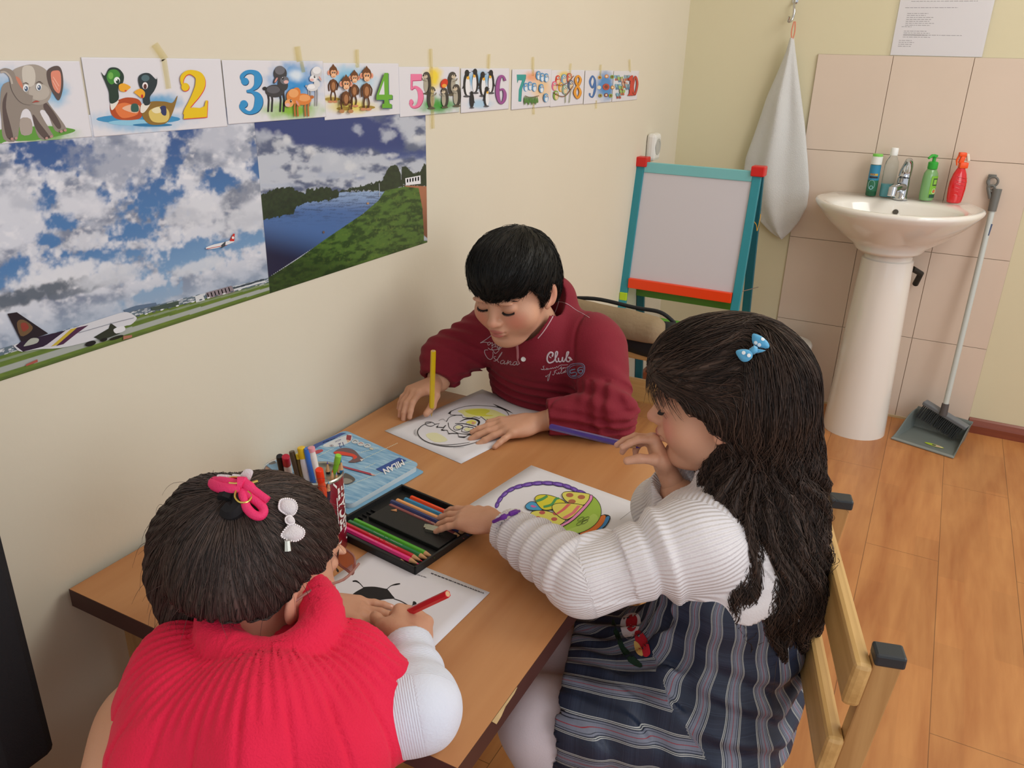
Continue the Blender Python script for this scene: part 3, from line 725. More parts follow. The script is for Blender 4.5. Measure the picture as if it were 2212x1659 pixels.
# ================================================================== people: smooth implicit bodies meshed on a grid
class SDF:
    def __init__(s, lo, hi, h):
        s.lo = np.array(lo, float); s.h = h; s.n = np.ceil((np.array(hi, float) - s.lo) / h).astype(int) + 1
        s.d = np.full(s.n, 0.2, np.float32)
        s.ax = [s.lo[i] + h * np.arange(s.n[i]) for i in range(3)]
    def blk(s, lo, hi):
        a = np.clip(np.floor((np.array(lo) - s.lo) / s.h).astype(int), 0, s.n - 1); b = np.clip(np.ceil((np.array(hi) - s.lo) / s.h).astype(int) + 1, 1, s.n)
        if np.any(b <= a): return None
        sl = tuple(slice(a[i], b[i]) for i in range(3)); X, Y, Z = np.meshgrid(*[s.ax[i][a[i]:b[i]] for i in range(3)], indexing='ij')
        return sl, np.stack([X, Y, Z], -1)
    def comb(s, lo, hi, fn, k=0.008, mode='add'):
        m = k + 3 * s.h; r = s.blk(np.array(lo) - m, np.array(hi) + m)
        if r is None: return s
        sl, P = r; d = fn(P).astype(np.float32); c = s.d[sl]
        if mode == 'add': hh = np.maximum(k - np.abs(c - d), 0) / k; s.d[sl] = np.minimum(c, d) - hh * hh * k * .25
        elif mode == 'sub': d = -d; hh = np.maximum(k - np.abs(c - d), 0) / k; s.d[sl] = np.maximum(c, d) + hh * hh * k * .25
        return s
    def cap(s, a, b, r1, r2=None, k=0.008, mode='add', sq=None):
        a = np.array(a, float); b = np.array(b, float); r2 = r1 if r2 is None else r2; R = max(r1, r2); ab = b - a; L = ab @ ab + 1e-12
        def fn(P):
            q = P - a; t = np.clip((q @ ab) / L, 0, 1); w = q - t[..., None] * ab
            if sq is not None:
                nrm, f = sq; nrm = np.array(nrm, float); nrm = nrm / np.linalg.norm(nrm); c = w @ nrm; w = w + (c * (1 / f - 1))[..., None] * nrm
                return (np.linalg.norm(w, axis=-1) - (r1 + (r2 - r1) * t)) * min(1, f * 1.0)
            return np.linalg.norm(w, axis=-1) - (r1 + (r2 - r1) * t)
        return s.comb(np.minimum(a, b) - R, np.maximum(a, b) + R, fn, k, mode)
    def chain(s, pts, rs, k=0.008, mode='add'):
        for i in range(len(pts) - 1): s.cap(pts[i], pts[i + 1], rs[i], rs[i + 1], k, mode)
        return s
    def ell(s, c, r, M=None, k=0.008, mode='add'):
        c = np.array(c, float); r = np.array(r, float); M = np.eye(3) if M is None else M; R = r.max()
        def fn(P):
            q = ((P - c) @ M); k0 = np.linalg.norm(q / r, axis=-1); k1 = np.linalg.norm(q / (r * r), axis=-1) + 1e-9
            return k0 * (k0 - 1) / k1
        return s.comb(c - R, c + R, fn, k, mode)
    def mod(s, fn, lo=None, hi=None):
        r = s.blk(lo if lo is not None else s.lo, hi if hi is not None else s.lo + s.h * s.n); sl, P = r; s.d[sl] = fn(P, s.d[sl]); return s
    def mesh(s):
        d = s.d; n = np.array(d.shape); ins = d < 0
        c = ins[:-1, :-1, :-1].astype(np.int8)
        for i, j, k in ((1, 0, 0), (0, 1, 0), (0, 0, 1), (1, 1, 0), (1, 0, 1), (0, 1, 1), (1, 1, 1)): c = c + ins[i:n[0] - 1 + i, j:n[1] - 1 + j, k:n[2] - 1 + k]
        act = np.argwhere((c > 0) & (c < 8)); acc = np.zeros((len(act), 3)); cnt = np.zeros(len(act))
        I, J, K = act.T
        for ax in range(3):
            o1, o2 = [(a, b) for a in (0, 1) for b in (0, 1)], None
            for a, b in o1:
                off = [0, 0, 0]; q = [i for i in range(3) if i != ax]; off[q[0]] = a; off[q[1]] = b; e = list(off); e[ax] = 1
                d0 = d[I + off[0], J + off[1], K + off[2]]; d1 = d[I + e[0], J + e[1], K + e[2]]; m = (d0 < 0) != (d1 < 0)
                t = np.where(m, d0 / np.where(m, d0 - d1, 1), 0); p = np.zeros((len(act), 3)); p[:] = off; p[:, ax] += t
                acc += p * m[:, None]; cnt += m
        V = s.lo + s.h * (act + acc / cnt[:, None])
        idx = np.full(n, -1, np.int32); idx[I, J, K] = np.arange(len(act))
        Q = []
        for ax in range(3):
            q = [i for i in range(3) if i != ax]; sl0 = [slice(None)] * 3; sl1 = [slice(None)] * 3; sl0[ax] = slice(0, -1); sl1[ax] = slice(1, None)
            a_ = ins[tuple(sl0)]; b_ = ins[tuple(sl1)]; e = np.argwhere(a_ != b_); e = e[(e[:, q[0]] > 0) & (e[:, q[1]] > 0)]
            flip = a_[tuple(e.T)]
            def g(u, v): f = e.copy(); f[:, q[0]] -= u; f[:, q[1]] -= v; return idx[tuple(f.T)]
            quad = np.stack([g(0, 0), g(1, 0), g(1, 1), g(0, 1)], 1)
            if ax == 1: flip = ~flip
            quad[flip] = quad[flip][:, ::-1]; Q.append(quad)
        Q = np.vstack(Q)[:, ::-1]; Q = Q[(Q >= 0).all(1)]
        return V, Q

def vert_normals(V, Q):
    a = V[Q[:, 2]] - V[Q[:, 0]]; b = V[Q[:, 3]] - V[Q[:, 1]]; fn = np.cross(a, b); N_ = np.zeros_like(V)
    for i in range(4): np.add.at(N_, Q[:, i], fn)
    return N_ / (np.linalg.norm(N_, axis=1)[:, None] + 1e-12)

def organic(name, parts, m, parent=None, col=None, flow=None, crease=None):
    """parts: list of (V, Q); one mesh, coloured by col(V, N) if given"""
    VV = []; QQ = []; b = 0
    for V, Q in parts: VV.append(V); QQ.append(Q + b); b += len(V)
    V = np.vstack(VV); Q = np.vstack(QQ); o = mesh_obj(name, V, Q, m, parent, smooth=True)
    N_ = vert_normals(V, Q)
    if col is not None:
        c = np.ones((len(V), 4), np.float32); c[:, :3] = col(V, N_); a = o.data.color_attributes.new('col', 'FLOAT_COLOR', 'POINT'); a.data.foreach_set('color', c.ravel())
    if flow is not None:
        f = flow(V, N_).astype(np.float32); a = o.data.attributes.new('flow', 'FLOAT_VECTOR', 'POINT'); a.data.foreach_set('vector', f.ravel())
    return o, V, Q, N_

def strands_mesh(S, r0, r1, fl=None):
    """S (K, M, 3) strand points -> thin three-sided tubes; returns V, tri/quad faces, flow"""
    K, M, _ = S.shape; T = np.gradient(S, axis=1); T /= np.linalg.norm(T, axis=2, keepdims=True) + 1e-9
    ref = np.tile(np.array([0.31, .52, .79]), (K, M, 1)); A_ = np.cross(T, ref); A_ /= np.linalg.norm(A_, axis=2, keepdims=True) + 1e-9; B_ = np.cross(T, A_)
    rr_ = np.linspace(0, 1, M)[None, :]; R = (r0 + (r1 - r0) * rr_ ** 1.5) * np.ones((K, 1)); V = np.zeros((K, M, 3, 3))
    for j in range(3):
        a = 2 * math.pi * j / 3; V[:, :, j] = S + (A_ * math.cos(a) + B_ * math.sin(a)) * R[..., None]
    base = (np.arange(K) * M * 3)[:, None, None] + (np.arange(M - 1) * 3)[None, :, None]; j = np.arange(3)[None, None, :]; j2 = (j + 1) % 3
    Q = np.stack([base + j, base + j2, base + 3 + j2, base + 3 + j], -1).reshape(-1, 4)
    F_ = np.zeros((K, M, 3, 3)); F_[..., 0] = np.random.RandomState(1).rand(K)[:, None, None] * 40; F_[..., 1] = rr_[..., None] * .4
    return V.reshape(-1, 3), Q, F_.reshape(-1, 3)

def hair_mat(name, c1, c2, rough=.45, su=1.0, sv=2.0, spec=.5):
    m, nt, b, N, Lk = node_mat(name, rough); a = N.new('ShaderNodeAttribute'); a.attribute_name = 'flow'
    mp = N.new('ShaderNodeMapping'); mp.inputs['Scale'].default_value = (su, sv, 1); Lk.new(a.outputs['Vector'], mp.inputs[0])
    n = N.new('ShaderNodeTexNoise'); n.inputs['Scale'].default_value = 1.0; n.inputs['Detail'].default_value = 6; Lk.new(mp.outputs[0], n.inputs['Vector'])
    cr = N.new('ShaderNodeValToRGB'); cr.color_ramp.elements[0].position = .38; cr.color_ramp.elements[1].position = .72
    cr.color_ramp.elements[0].color = lin(c1) + (1,); cr.color_ramp.elements[1].color = lin(c2) + (1,); Lk.new(n.outputs['Fac'], cr.inputs[0]); Lk.new(cr.outputs[0], b.inputs['Base Color'])
    bp = N.new('ShaderNodeBump'); bp.inputs['Strength'].default_value = .9; bp.inputs['Distance'].default_value = .003; Lk.new(n.outputs['Fac'], bp.inputs['Height']); Lk.new(bp.outputs[0], b.inputs['Normal'])
    b.inputs['Roughness'].default_value = rough; b.inputs['Specular IOR Level'].default_value = spec
    return m

def grow(V, Q, N_, roots, dirfn, steps, step, lift=.0012, wob=0.0, seed=0, free=None):
    """hairs that creep over a surface along dirfn(p, n)"""
    bv = BVHTree.FromPolygons([Vector(v) for v in V], [tuple(q) for q in Q.tolist()]); rs = np.random.RandomState(seed); out = []
    for ri, r in enumerate(roots):
        p = V[r].copy(); n = N_[r]; li = lift * rs.uniform(.2, 1.6); pts = [p + n * li * .3]; w = rs.uniform(-1, 1, 3) * wob
        for k in range(steps):
            t = dirfn(p, n, k, ri) + w; t = t - n * (t @ n); t /= np.linalg.norm(t) + 1e-9; q = p + t * step
            if free is not None and free(q, k): d = pts[-1] - pts[-2] if len(pts) > 1 else t * step; pts.append(pts[-1] + d * .98 + np.array([0, 0, -.0004 * k])); p = pts[-1]; continue
            loc, nn, _, dd = bv.find_nearest(Vector(q)); p = np.array(loc); n = np.array(nn); pts.append(p + n * li * (.4 + .6 * min(1, k / 3)))
        out.append(pts)
    return np.array(out)

SKIN = vcol_mat('m_skin', .48, spec=.4, bump=.12, bscale=420, sss=.12)
def frame(F, U):
    F = np.array(F, float); F /= np.linalg.norm(F); U = np.array(U, float); U = U - F * (U @ F); U /= np.linalg.norm(U); return np.stack([np.cross(F, U) , F, U], 1)
class Head:
    def __init__(s, o, F, U, sc): s.o = np.array(o); s.M = frame(F, U) ; s.M[:, 0] = np.cross(s.M[:, 1], s.M[:, 2]) * -1 ; s.s = sc
    # local x = the child's own left, y = face, z = crown
    def w(s, p): return s.o + s.s * (s.M @ np.array(p, float))
    def l(s, P): return (P - s.o) @ s.M / s.s
def head_sdf(H, neck_to, h=.0019, chub=1.0, neck_r=(.042, .05), brow=1.0):
    o = H.o; S = SDF(o - .145, o + .145, h); k_ = H.s; M = H.M
    E = lambda c, r, k=.01, mode='add', R=None: S.ell(H.w(c), np.array(r) * k_, M if R is None else M @ R, k * k_, mode)
    E((0, -.012, .020), (.073, .088, .078)); E((0, .022, -.030), (.058, .064, .068), .03); E((0, .02, -.062), (.050 * chub, .052, .036), .02)
    for x in (-1, 1): E((x * .034 * chub, .048, -.036), (.027 * chub, .027, .027), .022)
    E((0, .062, -.086), (.019, .017, .014), .022); E((0, .045, -.092), (.030 * chub, .030, .014), .02)
    E((0, .070, .024), (.042, .018, .022), .02)
    for x in (-1, 1): E((x * .029, .094, -.003), (.015, .012, .010), .012, 'sub'); E((x * .028, .086, .012), (.018, .008, .005), .008)
    for x in (-1, 1): E((x * .029, .0745, -.004), (.0150, .0125, .0112), .004)
    S.cap(H.w((0, .080, .006)), H.w((0, .098, -.030)), .0065 * k_, .0085 * k_, .012 * k_); E((0, .099, -.033), (.0098, .0095, .0085), .006)
    for x in (-1, 1): E((x * .0095, .0905, -.036), (.0065, .008, .006), .005); E((x * .0055, .0955, -.0425), (.0026, .004, .0018), .002, 'sub')
    E((0, .083, -.056), (.019, .010, .012), .012)
    E((0, .0900, -.0545), (.0165, .0068, .0040), .004); E((0, .0880, -.0645), (.0135, .0072, .0050), .004); E((0, .0965, -.0592), (.0165, .0070, .0013), .0022, 'sub')
    for x in (-1, 1): E((x * .0165, .0865, -.0590), (.0030, .004, .0025), .003, 'sub')
    E((0, .082, -.074), (.016, .008, .004), .008, 'sub')
    for x in (-1, 1):
        t = x * .35; R = np.array([[math.cos(t), -math.sin(t), 0], [math.sin(t), math.cos(t), 0], [0, 0, 1]])
        E((x * .076, -.010, -.010), (.0065, .0185, .029), .004, R=R); E((x * .081, -.004, -.006), (.0060, .0105, .019), .004, 'sub', R=R); E((x * .074, .004, -.030), (.005, .007, .010), .006, R=R); E((x * .077, -.001, -.012), (.003, .005, .007), .003, R=R)
    if neck_to is not None: S.cap(H.w((0, -.022, -.045)), neck_to, neck_r[0] * k_, neck_r[1] * k_, .02)
    return S
def skin_col(H, base='d8a78a', blush='d98872', lip='b7625c'):
    def fn(V, N_):
        c = np.tile(lc(base), (len(V), 1)); L = H.l(V); c = mixc(c, 'cb9478', fbm(V[:, 0] * 60, V[:, 1] * 60, V[:, 2] * 60, 3, 2) * .5)
        for x in (-1, 1): c = mixc(c, blush, (1 - sstep(.4, 1.25, np.linalg.norm((L - (x * .038, .066, -.034)) / (.026, .03, .024), axis=1))) * .75)
        c = mixc(c, blush, (1 - sstep(.4, 1.2, np.linalg.norm((L - (0, .104, -.034)) / .014, axis=1))) * .35)
        for z, r in ((-.0545, .0046), (-.0650, .0056)): c = mixc(c, lip, (1 - sstep(.7, 1.15, np.linalg.norm((L - (0, .092, z)) / (.0175, .012, r), axis=1))) * .9)
        for x in (-1, 1):
            c = mixc(c, '8a5a4a', (1 - sstep(.5, 1.3, np.linalg.norm((L - (x * .029, .086, .002)) / (.016, .014, .008), axis=1))) * .22)
            c = mixc(c, 'cf8b78', (1 - sstep(.5, 1.2, np.linalg.norm((L - (x * .079, -.008, -.010)) / (.012, .022, .03), axis=1))) * .5)
        return c
    return fn
def face_hair(H, parent, col='1b1412', lidz=-.0125, brow_w=.0022, lash=True):
    """eyebrows and lowered lashes as fine hairs"""
    rs = np.random.RandomState(4); br = []; ls = []
    for x in (-1, 1):
        for k in range(70):
            t = rs.rand(); u = .014 + .030 * t; z = .0165 + .0055 * math.sin(math.pi * min(1, t * 1.15)) - .004 * t; y = .0905 - .016 * t ** 1.7
            p = np.array([x * u, y, z + rs.uniform(-1, 1) * .0018 * (1 - .6 * t)]); d = np.array([x * .006, -.001 - .003 * t, .0016 - .003 * t]); br.append([H.w(p), H.w(p + d * .5 + [0, .0006, 0]), H.w(p + d)])
        for k in range(60):
            t = k / 59 * 2 - 1; a = t * 1.15; p = np.array([x * .029 + .0145 * math.sin(a), .0745 + .0122 * math.cos(a) * .93, lidz + .0022 * t * t]); d = np.array([.0022 * math.sin(a) + rs.uniform(-1, 1) * .0008, .0052 * math.cos(a), -.0042]); ls.append([H.w(p), H.w(p + d * .4), H.w(p + d * .8)])
    V, Q, _ = strands_mesh(np.array(br), .00055 * H.s, .0002); mesh_obj('eyebrows', V, Q, mat(col, .6, key='brow'), parent)
    V, Q, _ = strands_mesh(np.array(ls), .00055 * H.s, .00015)
    b = len(V); mb = MB()
    for x in (-1, 1):
        mb.tube([H.w((x * .029 + .0147 * math.sin(a), .0745 + .0124 * math.cos(a) * .94, lidz + .0022 * (a / 1.15) ** 2)) for a in np.linspace(-1.2, 1.2, 16)], .00055 * H.s, 5)
    mesh_obj('eyelashes', np.vstack([V, np.array(mb.v)]), [tuple(q) for q in Q.tolist()] + [tuple(i + b for i in f) for f in mb.f], mat(col, .6, key='brow'), parent)

def hand(S, W, d, n, side, fingers, thumb, sc=1.0, wrist_from=None, palm_w=.031, k=.0025):
    """W wrist, d finger direction, n back-of-hand normal, side +1 if the thumb lies along cross(d, n) ; fingers = 4 x (spread deg, bend1, bend2, bend3)"""
    d = np.array(d, float); d /= np.linalg.norm(d); n = np.array(n, float); n = n - d * (n @ d); n /= np.linalg.norm(n); sd = np.cross(d, n) * side
    W = np.array(W, float); tips = []; nails = []
    L = .062 * sc; kn = []
    offs = (.0215, .0075, -.0068, -.0205); fl = ((.029, .018, .014), (.032, .021, .015), (.030, .019, .015), (.023, .014, .013)); rad = (.0073, .0075, .0072, .0064); kl = (1.0, 1.04, .99, .90)
    for i in range(4):
        base = W + d * (.018 * sc) + sd * offs[i] * .62 * sc; K_ = W + d * L * kl[i] + sd * offs[i] * sc + n * .001 * sc; kn.append(K_)
        S.cap(base, K_, .0125 * sc, .0098 * sc, .010 * sc)
    S.ell(W + d * L * .45 - n * .003 * sc, np.array((palm_w, L * .52, .0115 * sc)) * (1, 1, 1), np.stack([sd, d, n], 1), .010 * sc)
    for i in range(4):
        spr, b1, b2, b3 = fingers[i]; p = kn[i]; a = 0; dd = d * math.cos(math.radians(spr)) + sd * math.sin(math.radians(spr)); r = rad[i] * sc
        for j, bb in enumerate((b1, b2, b3)):
            a += math.radians(bb); q = p + (dd * math.cos(a) - n * math.sin(a)) * fl[i][j] * sc
            S.cap(p, q, r, r * (.93 if j < 2 else .84), k * sc if j else .006 * sc); p = q; r *= .93 if j < 2 else 1
        dirt = dd * math.cos(a) - n * math.sin(a); nn = n * math.cos(a) + dd * math.sin(a); tips.append(p); nails.append((p - dirt * .003 * sc + nn * r * .80, dirt, nn, r))
    tb, t1, t2 = thumb; p = W + d * .016 * sc + sd * .017 * sc - n * .003 * sc; q = p + np.array(tb) @ np.stack([d, sd, n]) * .030 * sc
    S.cap(p, q, .0125 * sc, .0100 * sc, .012 * sc); r = .0092 * sc
    for j, (v, l) in enumerate(((t1, .027), (t2, .022))):
        v = np.array(v, float) / np.linalg.norm(v); dv = v @ np.stack([d, sd, n]); q2 = q + dv * l * sc; S.cap(q, q2, r, r * .88, .005 * sc); q = q2; r *= .9
    tips.append(q); nv = np.cross(dv, np.cross(n, dv)); nv /= np.linalg.norm(nv) + 1e-9; nails.append((q - dv * .003 * sc + nv * r * .8, dv, nv, r))
    if wrist_from is not None: S.cap(W, wrist_from, .0185 * sc, .023 * sc, .012 * sc, sq=None)
    return tips, nails
def nail_mesh(nails, parent, name='fingernail'):
    for (c, d, n, r) in nails:
        V = []; F = []; s_ = np.cross(d, n); b = 0; m_ = 9
        for i in range(m_):
            for j in range(m_):
                u = (i / (m_ - 1) - .5) * 2; v = (j / (m_ - 1) - .5) * 2; rad_ = .98
                uu = u * math.sqrt(max(0, 1 - v * v * .5)); vv = v * math.sqrt(max(0, 1 - u * u * .5)); p = c + s_ * uu * r * .66 + d * vv * r * .85 - n * (uu * uu * r * .30 + max(0, vv) ** 2 * r * .12 - .0004); V.append(p)
        F += [(b + i * m_ + j, b + (i + 1) * m_ + j, b + (i + 1) * m_ + j + 1, b + i * m_ + j + 1) for i in range(m_ - 1) for j in range(m_ - 1)]
        mesh_obj(name, V, F, mat('dba594', .25, coat=.4, key='nail'), parent, smooth=True)
def dseg(P, a, b):
    a = np.array(a); b = np.array(b); ab = b - a; q = P - a; t = np.clip((q @ ab) / (ab @ ab), 0, 1); w = q - t[..., None] * ab; return np.linalg.norm(w, axis=-1), t

# ================================================================== things taped to the left wall
def crop(ox, oy, s): return lambda x, y: (ox + x / s, oy + y / s)
C1, C2, C3 = crop(0, 80, 3.95), crop(440, 80, 3.95), crop(840, 80, 3.95)
def wallmap(cr):
    def mp(u, v, h):
        p = at(*cr(u, v), x=0.0016); return (0.0016 + h, p[1], p[2])
    return mp
def inpoly(px, py, pts):
    r = np.zeros(px.shape, bool); n = len(pts); j = n - 1
    for i in range(n):
        xi, yi = pts[i]; xj, yj = pts[j]
        r ^= ((yi > py) != (yj > py)) & (px < (xj - xi) * (py - yi) / ((yj - yi) or 1e-9) + xi); j = i
    return r
def lc(c): return np.array(lin(c))
def mixc(base, c, w): w = np.clip(w, 0, 1)[:, None]; return base * (1 - w) + lc(c) * w
def blobw(px, py, cx, cy, rx, ry, ang=0, soft=.5, nz=0.0, seed=0):
    ca, sa = math.cos(ang), math.sin(ang); x = (px - cx) * ca + (py - cy) * sa; y = -(px - cx) * sa + (py - cy) * ca
    d = np.sqrt((x / rx) ** 2 + (y / ry) ** 2)
    if nz: d = d + nz * (fbm(px / 14, py / 14, seed, 4, seed) - .5)
    return 1 - sstep(1 - soft, 1 + soft * .3, d)

def num(A, k, col, sh):
    for dx, dy, c in ((5, 6, sh), (0, 0, col)):
        def S(pts): return [(a + dx, b + dy, w) for a, b, w in pts]
        def Pp(pts): return [(a + dx, b + dy) for a, b in pts]
        if k == '2':
            A.ell(1572 + dx, 425 + dy, 34, 34, c); A.vs(S([(1545, 405, 16), (1545, 350, 34), (1575, 310, 34), (1625, 300, 40), (1690, 335, 72), (1700, 405, 84), (1670, 480, 70), (1620, 560, 44), (1580, 620, 30), (1566, 660, 26)]), c)
            A.poly(Pp([(1557, 697), (1562, 650), (1590, 605), (1640, 600), (1700, 605), (1735, 590), (1748, 540), (1764, 540), (1757, 682)]), c)
        if k == '3':
            A.ell(345 + dx, 378 + dy, 32, 32, c); A.ell(336 + dx, 570 + dy, 32, 32, c)
            A.vs(S([(318, 370, 14), (320, 335, 34), (355, 302, 32), (405, 296, 34), (448, 320, 56), (458, 370, 66), (440, 420, 44), (400, 450, 22), (360, 462, 20)]), c)
            A.vs(S([(360, 462, 20), (410, 470, 26), (455, 505, 60), (462, 560, 72), (440, 615, 56), (395, 644, 30), (350, 635, 32), (318, 600, 40), (310, 570, 20)]), c)
        if k == '4':
            A.poly(Pp([(1520, 305), (1552, 305), (1555, 490), (1587, 492), (1587, 530), (1555, 530), (1560, 565), (1582, 572), (1582, 605), (1500, 605), (1500, 572), (1518, 565), (1518, 535), (1450, 535), (1450, 500)]), c)
            if not dx: A.poly([(1515, 370), (1520, 490), (1472, 490)], 'dddce2')
        if k == '5':
            A.poly(Pp([(1762, 315), (1856, 315), (1851, 368), (1776, 372), (1774, 440), (1760, 450)]), c)
            A.vs(S([(1765, 446, 12), (1800, 425, 20), (1838, 460, 40), (1846, 520, 44), (1828, 575, 32), (1795, 596, 18), (1768, 588, 20), (1758, 560, 24)]), c); A.ell(1766 + dx, 552 + dy, 16, 22, c)
        dx, dy = dx * .5, dy * .5
        def S(pts): return [(a + dx, b + dy, w) for a, b, w in pts]
        def Pp(pts): return [(a + dx, b + dy) for a, b in pts]
        if k == '6':
            A.vs(S([(982, 370, 22), (968, 336, 16), (940, 340, 24), (922, 400, 30), (918, 480, 32), (932, 545, 24), (955, 562, 16), (976, 530, 26), (980, 480, 26), (965, 445, 16), (938, 450, 14)]), c)
        if k == '7': A.poly(Pp([(1088, 320), (1166, 320), (1164, 350), (1132, 440), (1124, 548), (1102, 548), (1106, 450), (1134, 368), (1100, 365), (1092, 392)]), c)
        if k == '8':
            A.vs(S([(1605, 330, 14), (1626, 362, 18), (1604, 412, 18), (1583, 365, 18)]), c, closed=True); A.vs(S([(1600, 420, 14), (1624, 470, 20), (1600, 518, 16), (1576, 470, 20)]), c, closed=True)
        if k == '9':
            A.vs(S([(1735, 332, 12), (1755, 375, 16), (1732, 430, 14), (1712, 380, 17)]), c, closed=True); A.vs(S([(1756, 380, 16), (1754, 450, 18), (1735, 508, 12), (1712, 500, 12), (1710, 478, 14)]), c)
        if k == '10':
            A.poly(Pp([(2040, 348), (2062, 326), (2074, 326), (2070, 480), (2082, 497), (2030, 499), (2044, 480), (2052, 372), (2040, 368)]), c); A.vs(S([(2096, 334, 10), (2112, 400, 14), (2090, 492, 10), (2074, 420, 14)]), c, closed=True)

def art1(A):      # young elephant
    G, D, P_ = '8f857c', '5a4c49', 'c9c3b8'
    A.poly([(0, 905), (60, 890), (300, 880), (560, 830), (640, 800), (600, 780), (400, 760), (0, 790)], '5f9a3c', 4)
    A.poly([(30, 400), (0, 560), (10, 700), (30, 870), (140, 880), (170, 700), (200, 620), (260, 640), (330, 860), (450, 855), (430, 800), (340, 640), (400, 640), (470, 800), (560, 800), (555, 760), (500, 680), (400, 540), (380, 440), (200, 380)], G, 4)
    A.poly([(60, 470), (50, 600), (90, 760), (110, 860), (60, 860), (30, 740), (20, 560)], D, 4); A.poly([(170, 700), (260, 700), (270, 820), (180, 830)], 'a89d94', 3)
    A.poly([(390, 560), (470, 660), (520, 760), (490, 780), (420, 680), (370, 600)], D, 4); A.poly([(280, 660), (340, 740), (420, 850), (370, 860), (300, 770)], D, 4)
    A.poly([(100, 300), (180, 250), (300, 235), (400, 290), (440, 400), (420, 530), (330, 580), (200, 540), (110, 440)], 'a39a90', 5)
    A.poly([(190, 260), (270, 250), (300, 330), (280, 420), (200, 400)], P_, 4); A.ell(330, 470, 90, 70, 'b5ada3')
    A.poly([(395, 300), (440, 255), (500, 250), (530, 310), (535, 430), (500, 540), (450, 480), (410, 400)], D, 5); A.poly([(430, 310), (470, 285), (510, 300), (518, 400), (500, 480), (450, 430)], 'dd8a72', 5); A.stroke([(450, 340), (500, 420)], 6, 'efb9a5', 0); A.stroke([(445, 370), (490, 450)], 6, 'efb9a5', 0)
    A.poly([(110, 340), (160, 350), (195, 430), (185, 480), (130, 420)], 'c97f66', 4)
    A.vs([(0, 295, 30), (40, 285, 40), (90, 310, 50), (110, 380, 60), (140, 450, 80), (200, 520, 90), (270, 540, 80)], G); A.vs([(0, 300, 12), (40, 300, 14), (80, 340, 16), (100, 400, 16)], 'b7aea4')
    for x, y in ((215, 435), (325, 425)): A.ell(x, y, 24, 32, 'e9eef0'); A.ell(x + 3, y + 6, 15, 22, '4a5d78'); A.ell(x - 2, y, 5, 7, 'ffffff')
    A.vs([(190, 400, 3), (215, 390, 8), (240, 405, 3)], D); A.vs([(300, 395, 3), (330, 380, 8), (360, 400, 3)], D); A.vs([(270, 560, 3), (300, 548, 14), (330, 552, 3)], 'a5483c')
    for x, y in ((95, 868), (130, 862), (390, 862), (430, 848), (515, 805), (548, 795)): A.ell(x, y, 13, 11, 'b98d86')
def art2(A):
    A.ell(1180, 700, 360, 40, '3d8fc0'); A.ell(1180, 730, 260, 26, '8cc4de'); A.ell(1300, 750, 170, 14, '2b78a8')
    A.poly([(940, 570), (950, 660), (1020, 705), (1180, 700), (1215, 640), (1190, 540), (1090, 515), (1000, 540)], 'b14a22', 5); A.poly([(980, 600), (1060, 560), (1160, 600), (1170, 660), (1040, 690)], 'dd7740', 5); A.poly([(1040, 610), (1120, 575), (1190, 590), (1160, 650)], 'e4b79b', 4); A.poly([(1120, 575), (1170, 572), (1180, 632), (1120, 635)], '2f5b52', 3)
    A.poly([(1215, 590), (1215, 680), (1280, 745), (1400, 740), (1450, 690), (1490, 590), (1512, 500), (1470, 560), (1400, 550), (1290, 550)], '8b6b30', 5); A.poly([(1270, 630), (1380, 590), (1440, 640), (1420, 720), (1300, 720)], 'd8c06a', 5); A.poly([(1360, 600), (1410, 590), (1415, 665), (1380, 660)], '2d3562', 3); A.poly([(1290, 620), (1350, 595), (1370, 640), (1320, 650)], 'e6dcb4', 3)
    A.poly([(1200, 580), (1240, 560), (1280, 565), (1230, 640), (1195, 640)], 'e4ded4', 3); A.poly([(938, 560), (975, 545), (1010, 545), (970, 610), (945, 620)], 'e4ded4', 3)
    A.poly([(858, 300), (890, 330), (930, 265), (1000, 265), (1050, 320), (1045, 390), (1005, 430), (1010, 520), (975, 560), (935, 560), (925, 470), (900, 400)], '21382f', 5); A.poly([(905, 340), (930, 285), (990, 280), (1020, 330), (960, 400), (925, 390)], '3f8a35', 5); A.ell(940, 330, 22, 30, '6fb050')
    A.poly([(1175, 350), (1210, 312), (1270, 310), (1325, 360), (1335, 345), (1335, 400), (1310, 460), (1275, 510), (1275, 570), (1230, 580), (1215, 520), (1235, 470), (1190, 430)], '26343b', 5); A.ell(1235, 350, 35, 28, '4e6a72')
    A.ell(992, 370, 26, 30, 'e8f0ea'); A.ell(998, 378, 15, 20, '1d3c30'); A.ell(1232, 415, 24, 30, 'f0e6e6'); A.ell(1232, 422, 14, 22, '5b2f2a'); A.ell(990, 366, 5, 7, 'ffffff')
    A.poly([(1008, 410), (1050, 395), (1108, 425), (1085, 450), (1060, 468), (1015, 455)], 'e9a92c', 4); A.poly([(1228, 470), (1190, 440), (1138, 468), (1160, 490), (1200, 520), (1225, 510)], 'e9a92c', 4); A.ell(1205, 505, 10, 16, 'c03030'); A.ell(1065, 458, 9, 7, 'd04535')
    num(A, '2', 'e5c21a', 'd8293a')
def lamb(A, x, y, s, c, d, l, flip=1, leg=1.0):
    f = flip
    for dx in (-62, -30, 45, 75): A.stroke([(x + f * dx * s, y + 20 * s), (x + f * (dx + 8) * s, y + 80 * s), (x + f * (dx + 2) * s, y + 150 * s * leg)], [20 * s, 15 * s, 15 * s], d)
    A.ell(x, y, 88 * s, 58 * s, c); A.ell(x - f * 15 * s, y - 12 * s, 60 * s, 34 * s, l); A.ell(x - f * 92 * s, y - 22 * s, 20 * s, 17 * s, d)
    A.ell(x + f * 70 * s, y - 60 * s, 45 * s, 60 * s, c, -.3 * f)
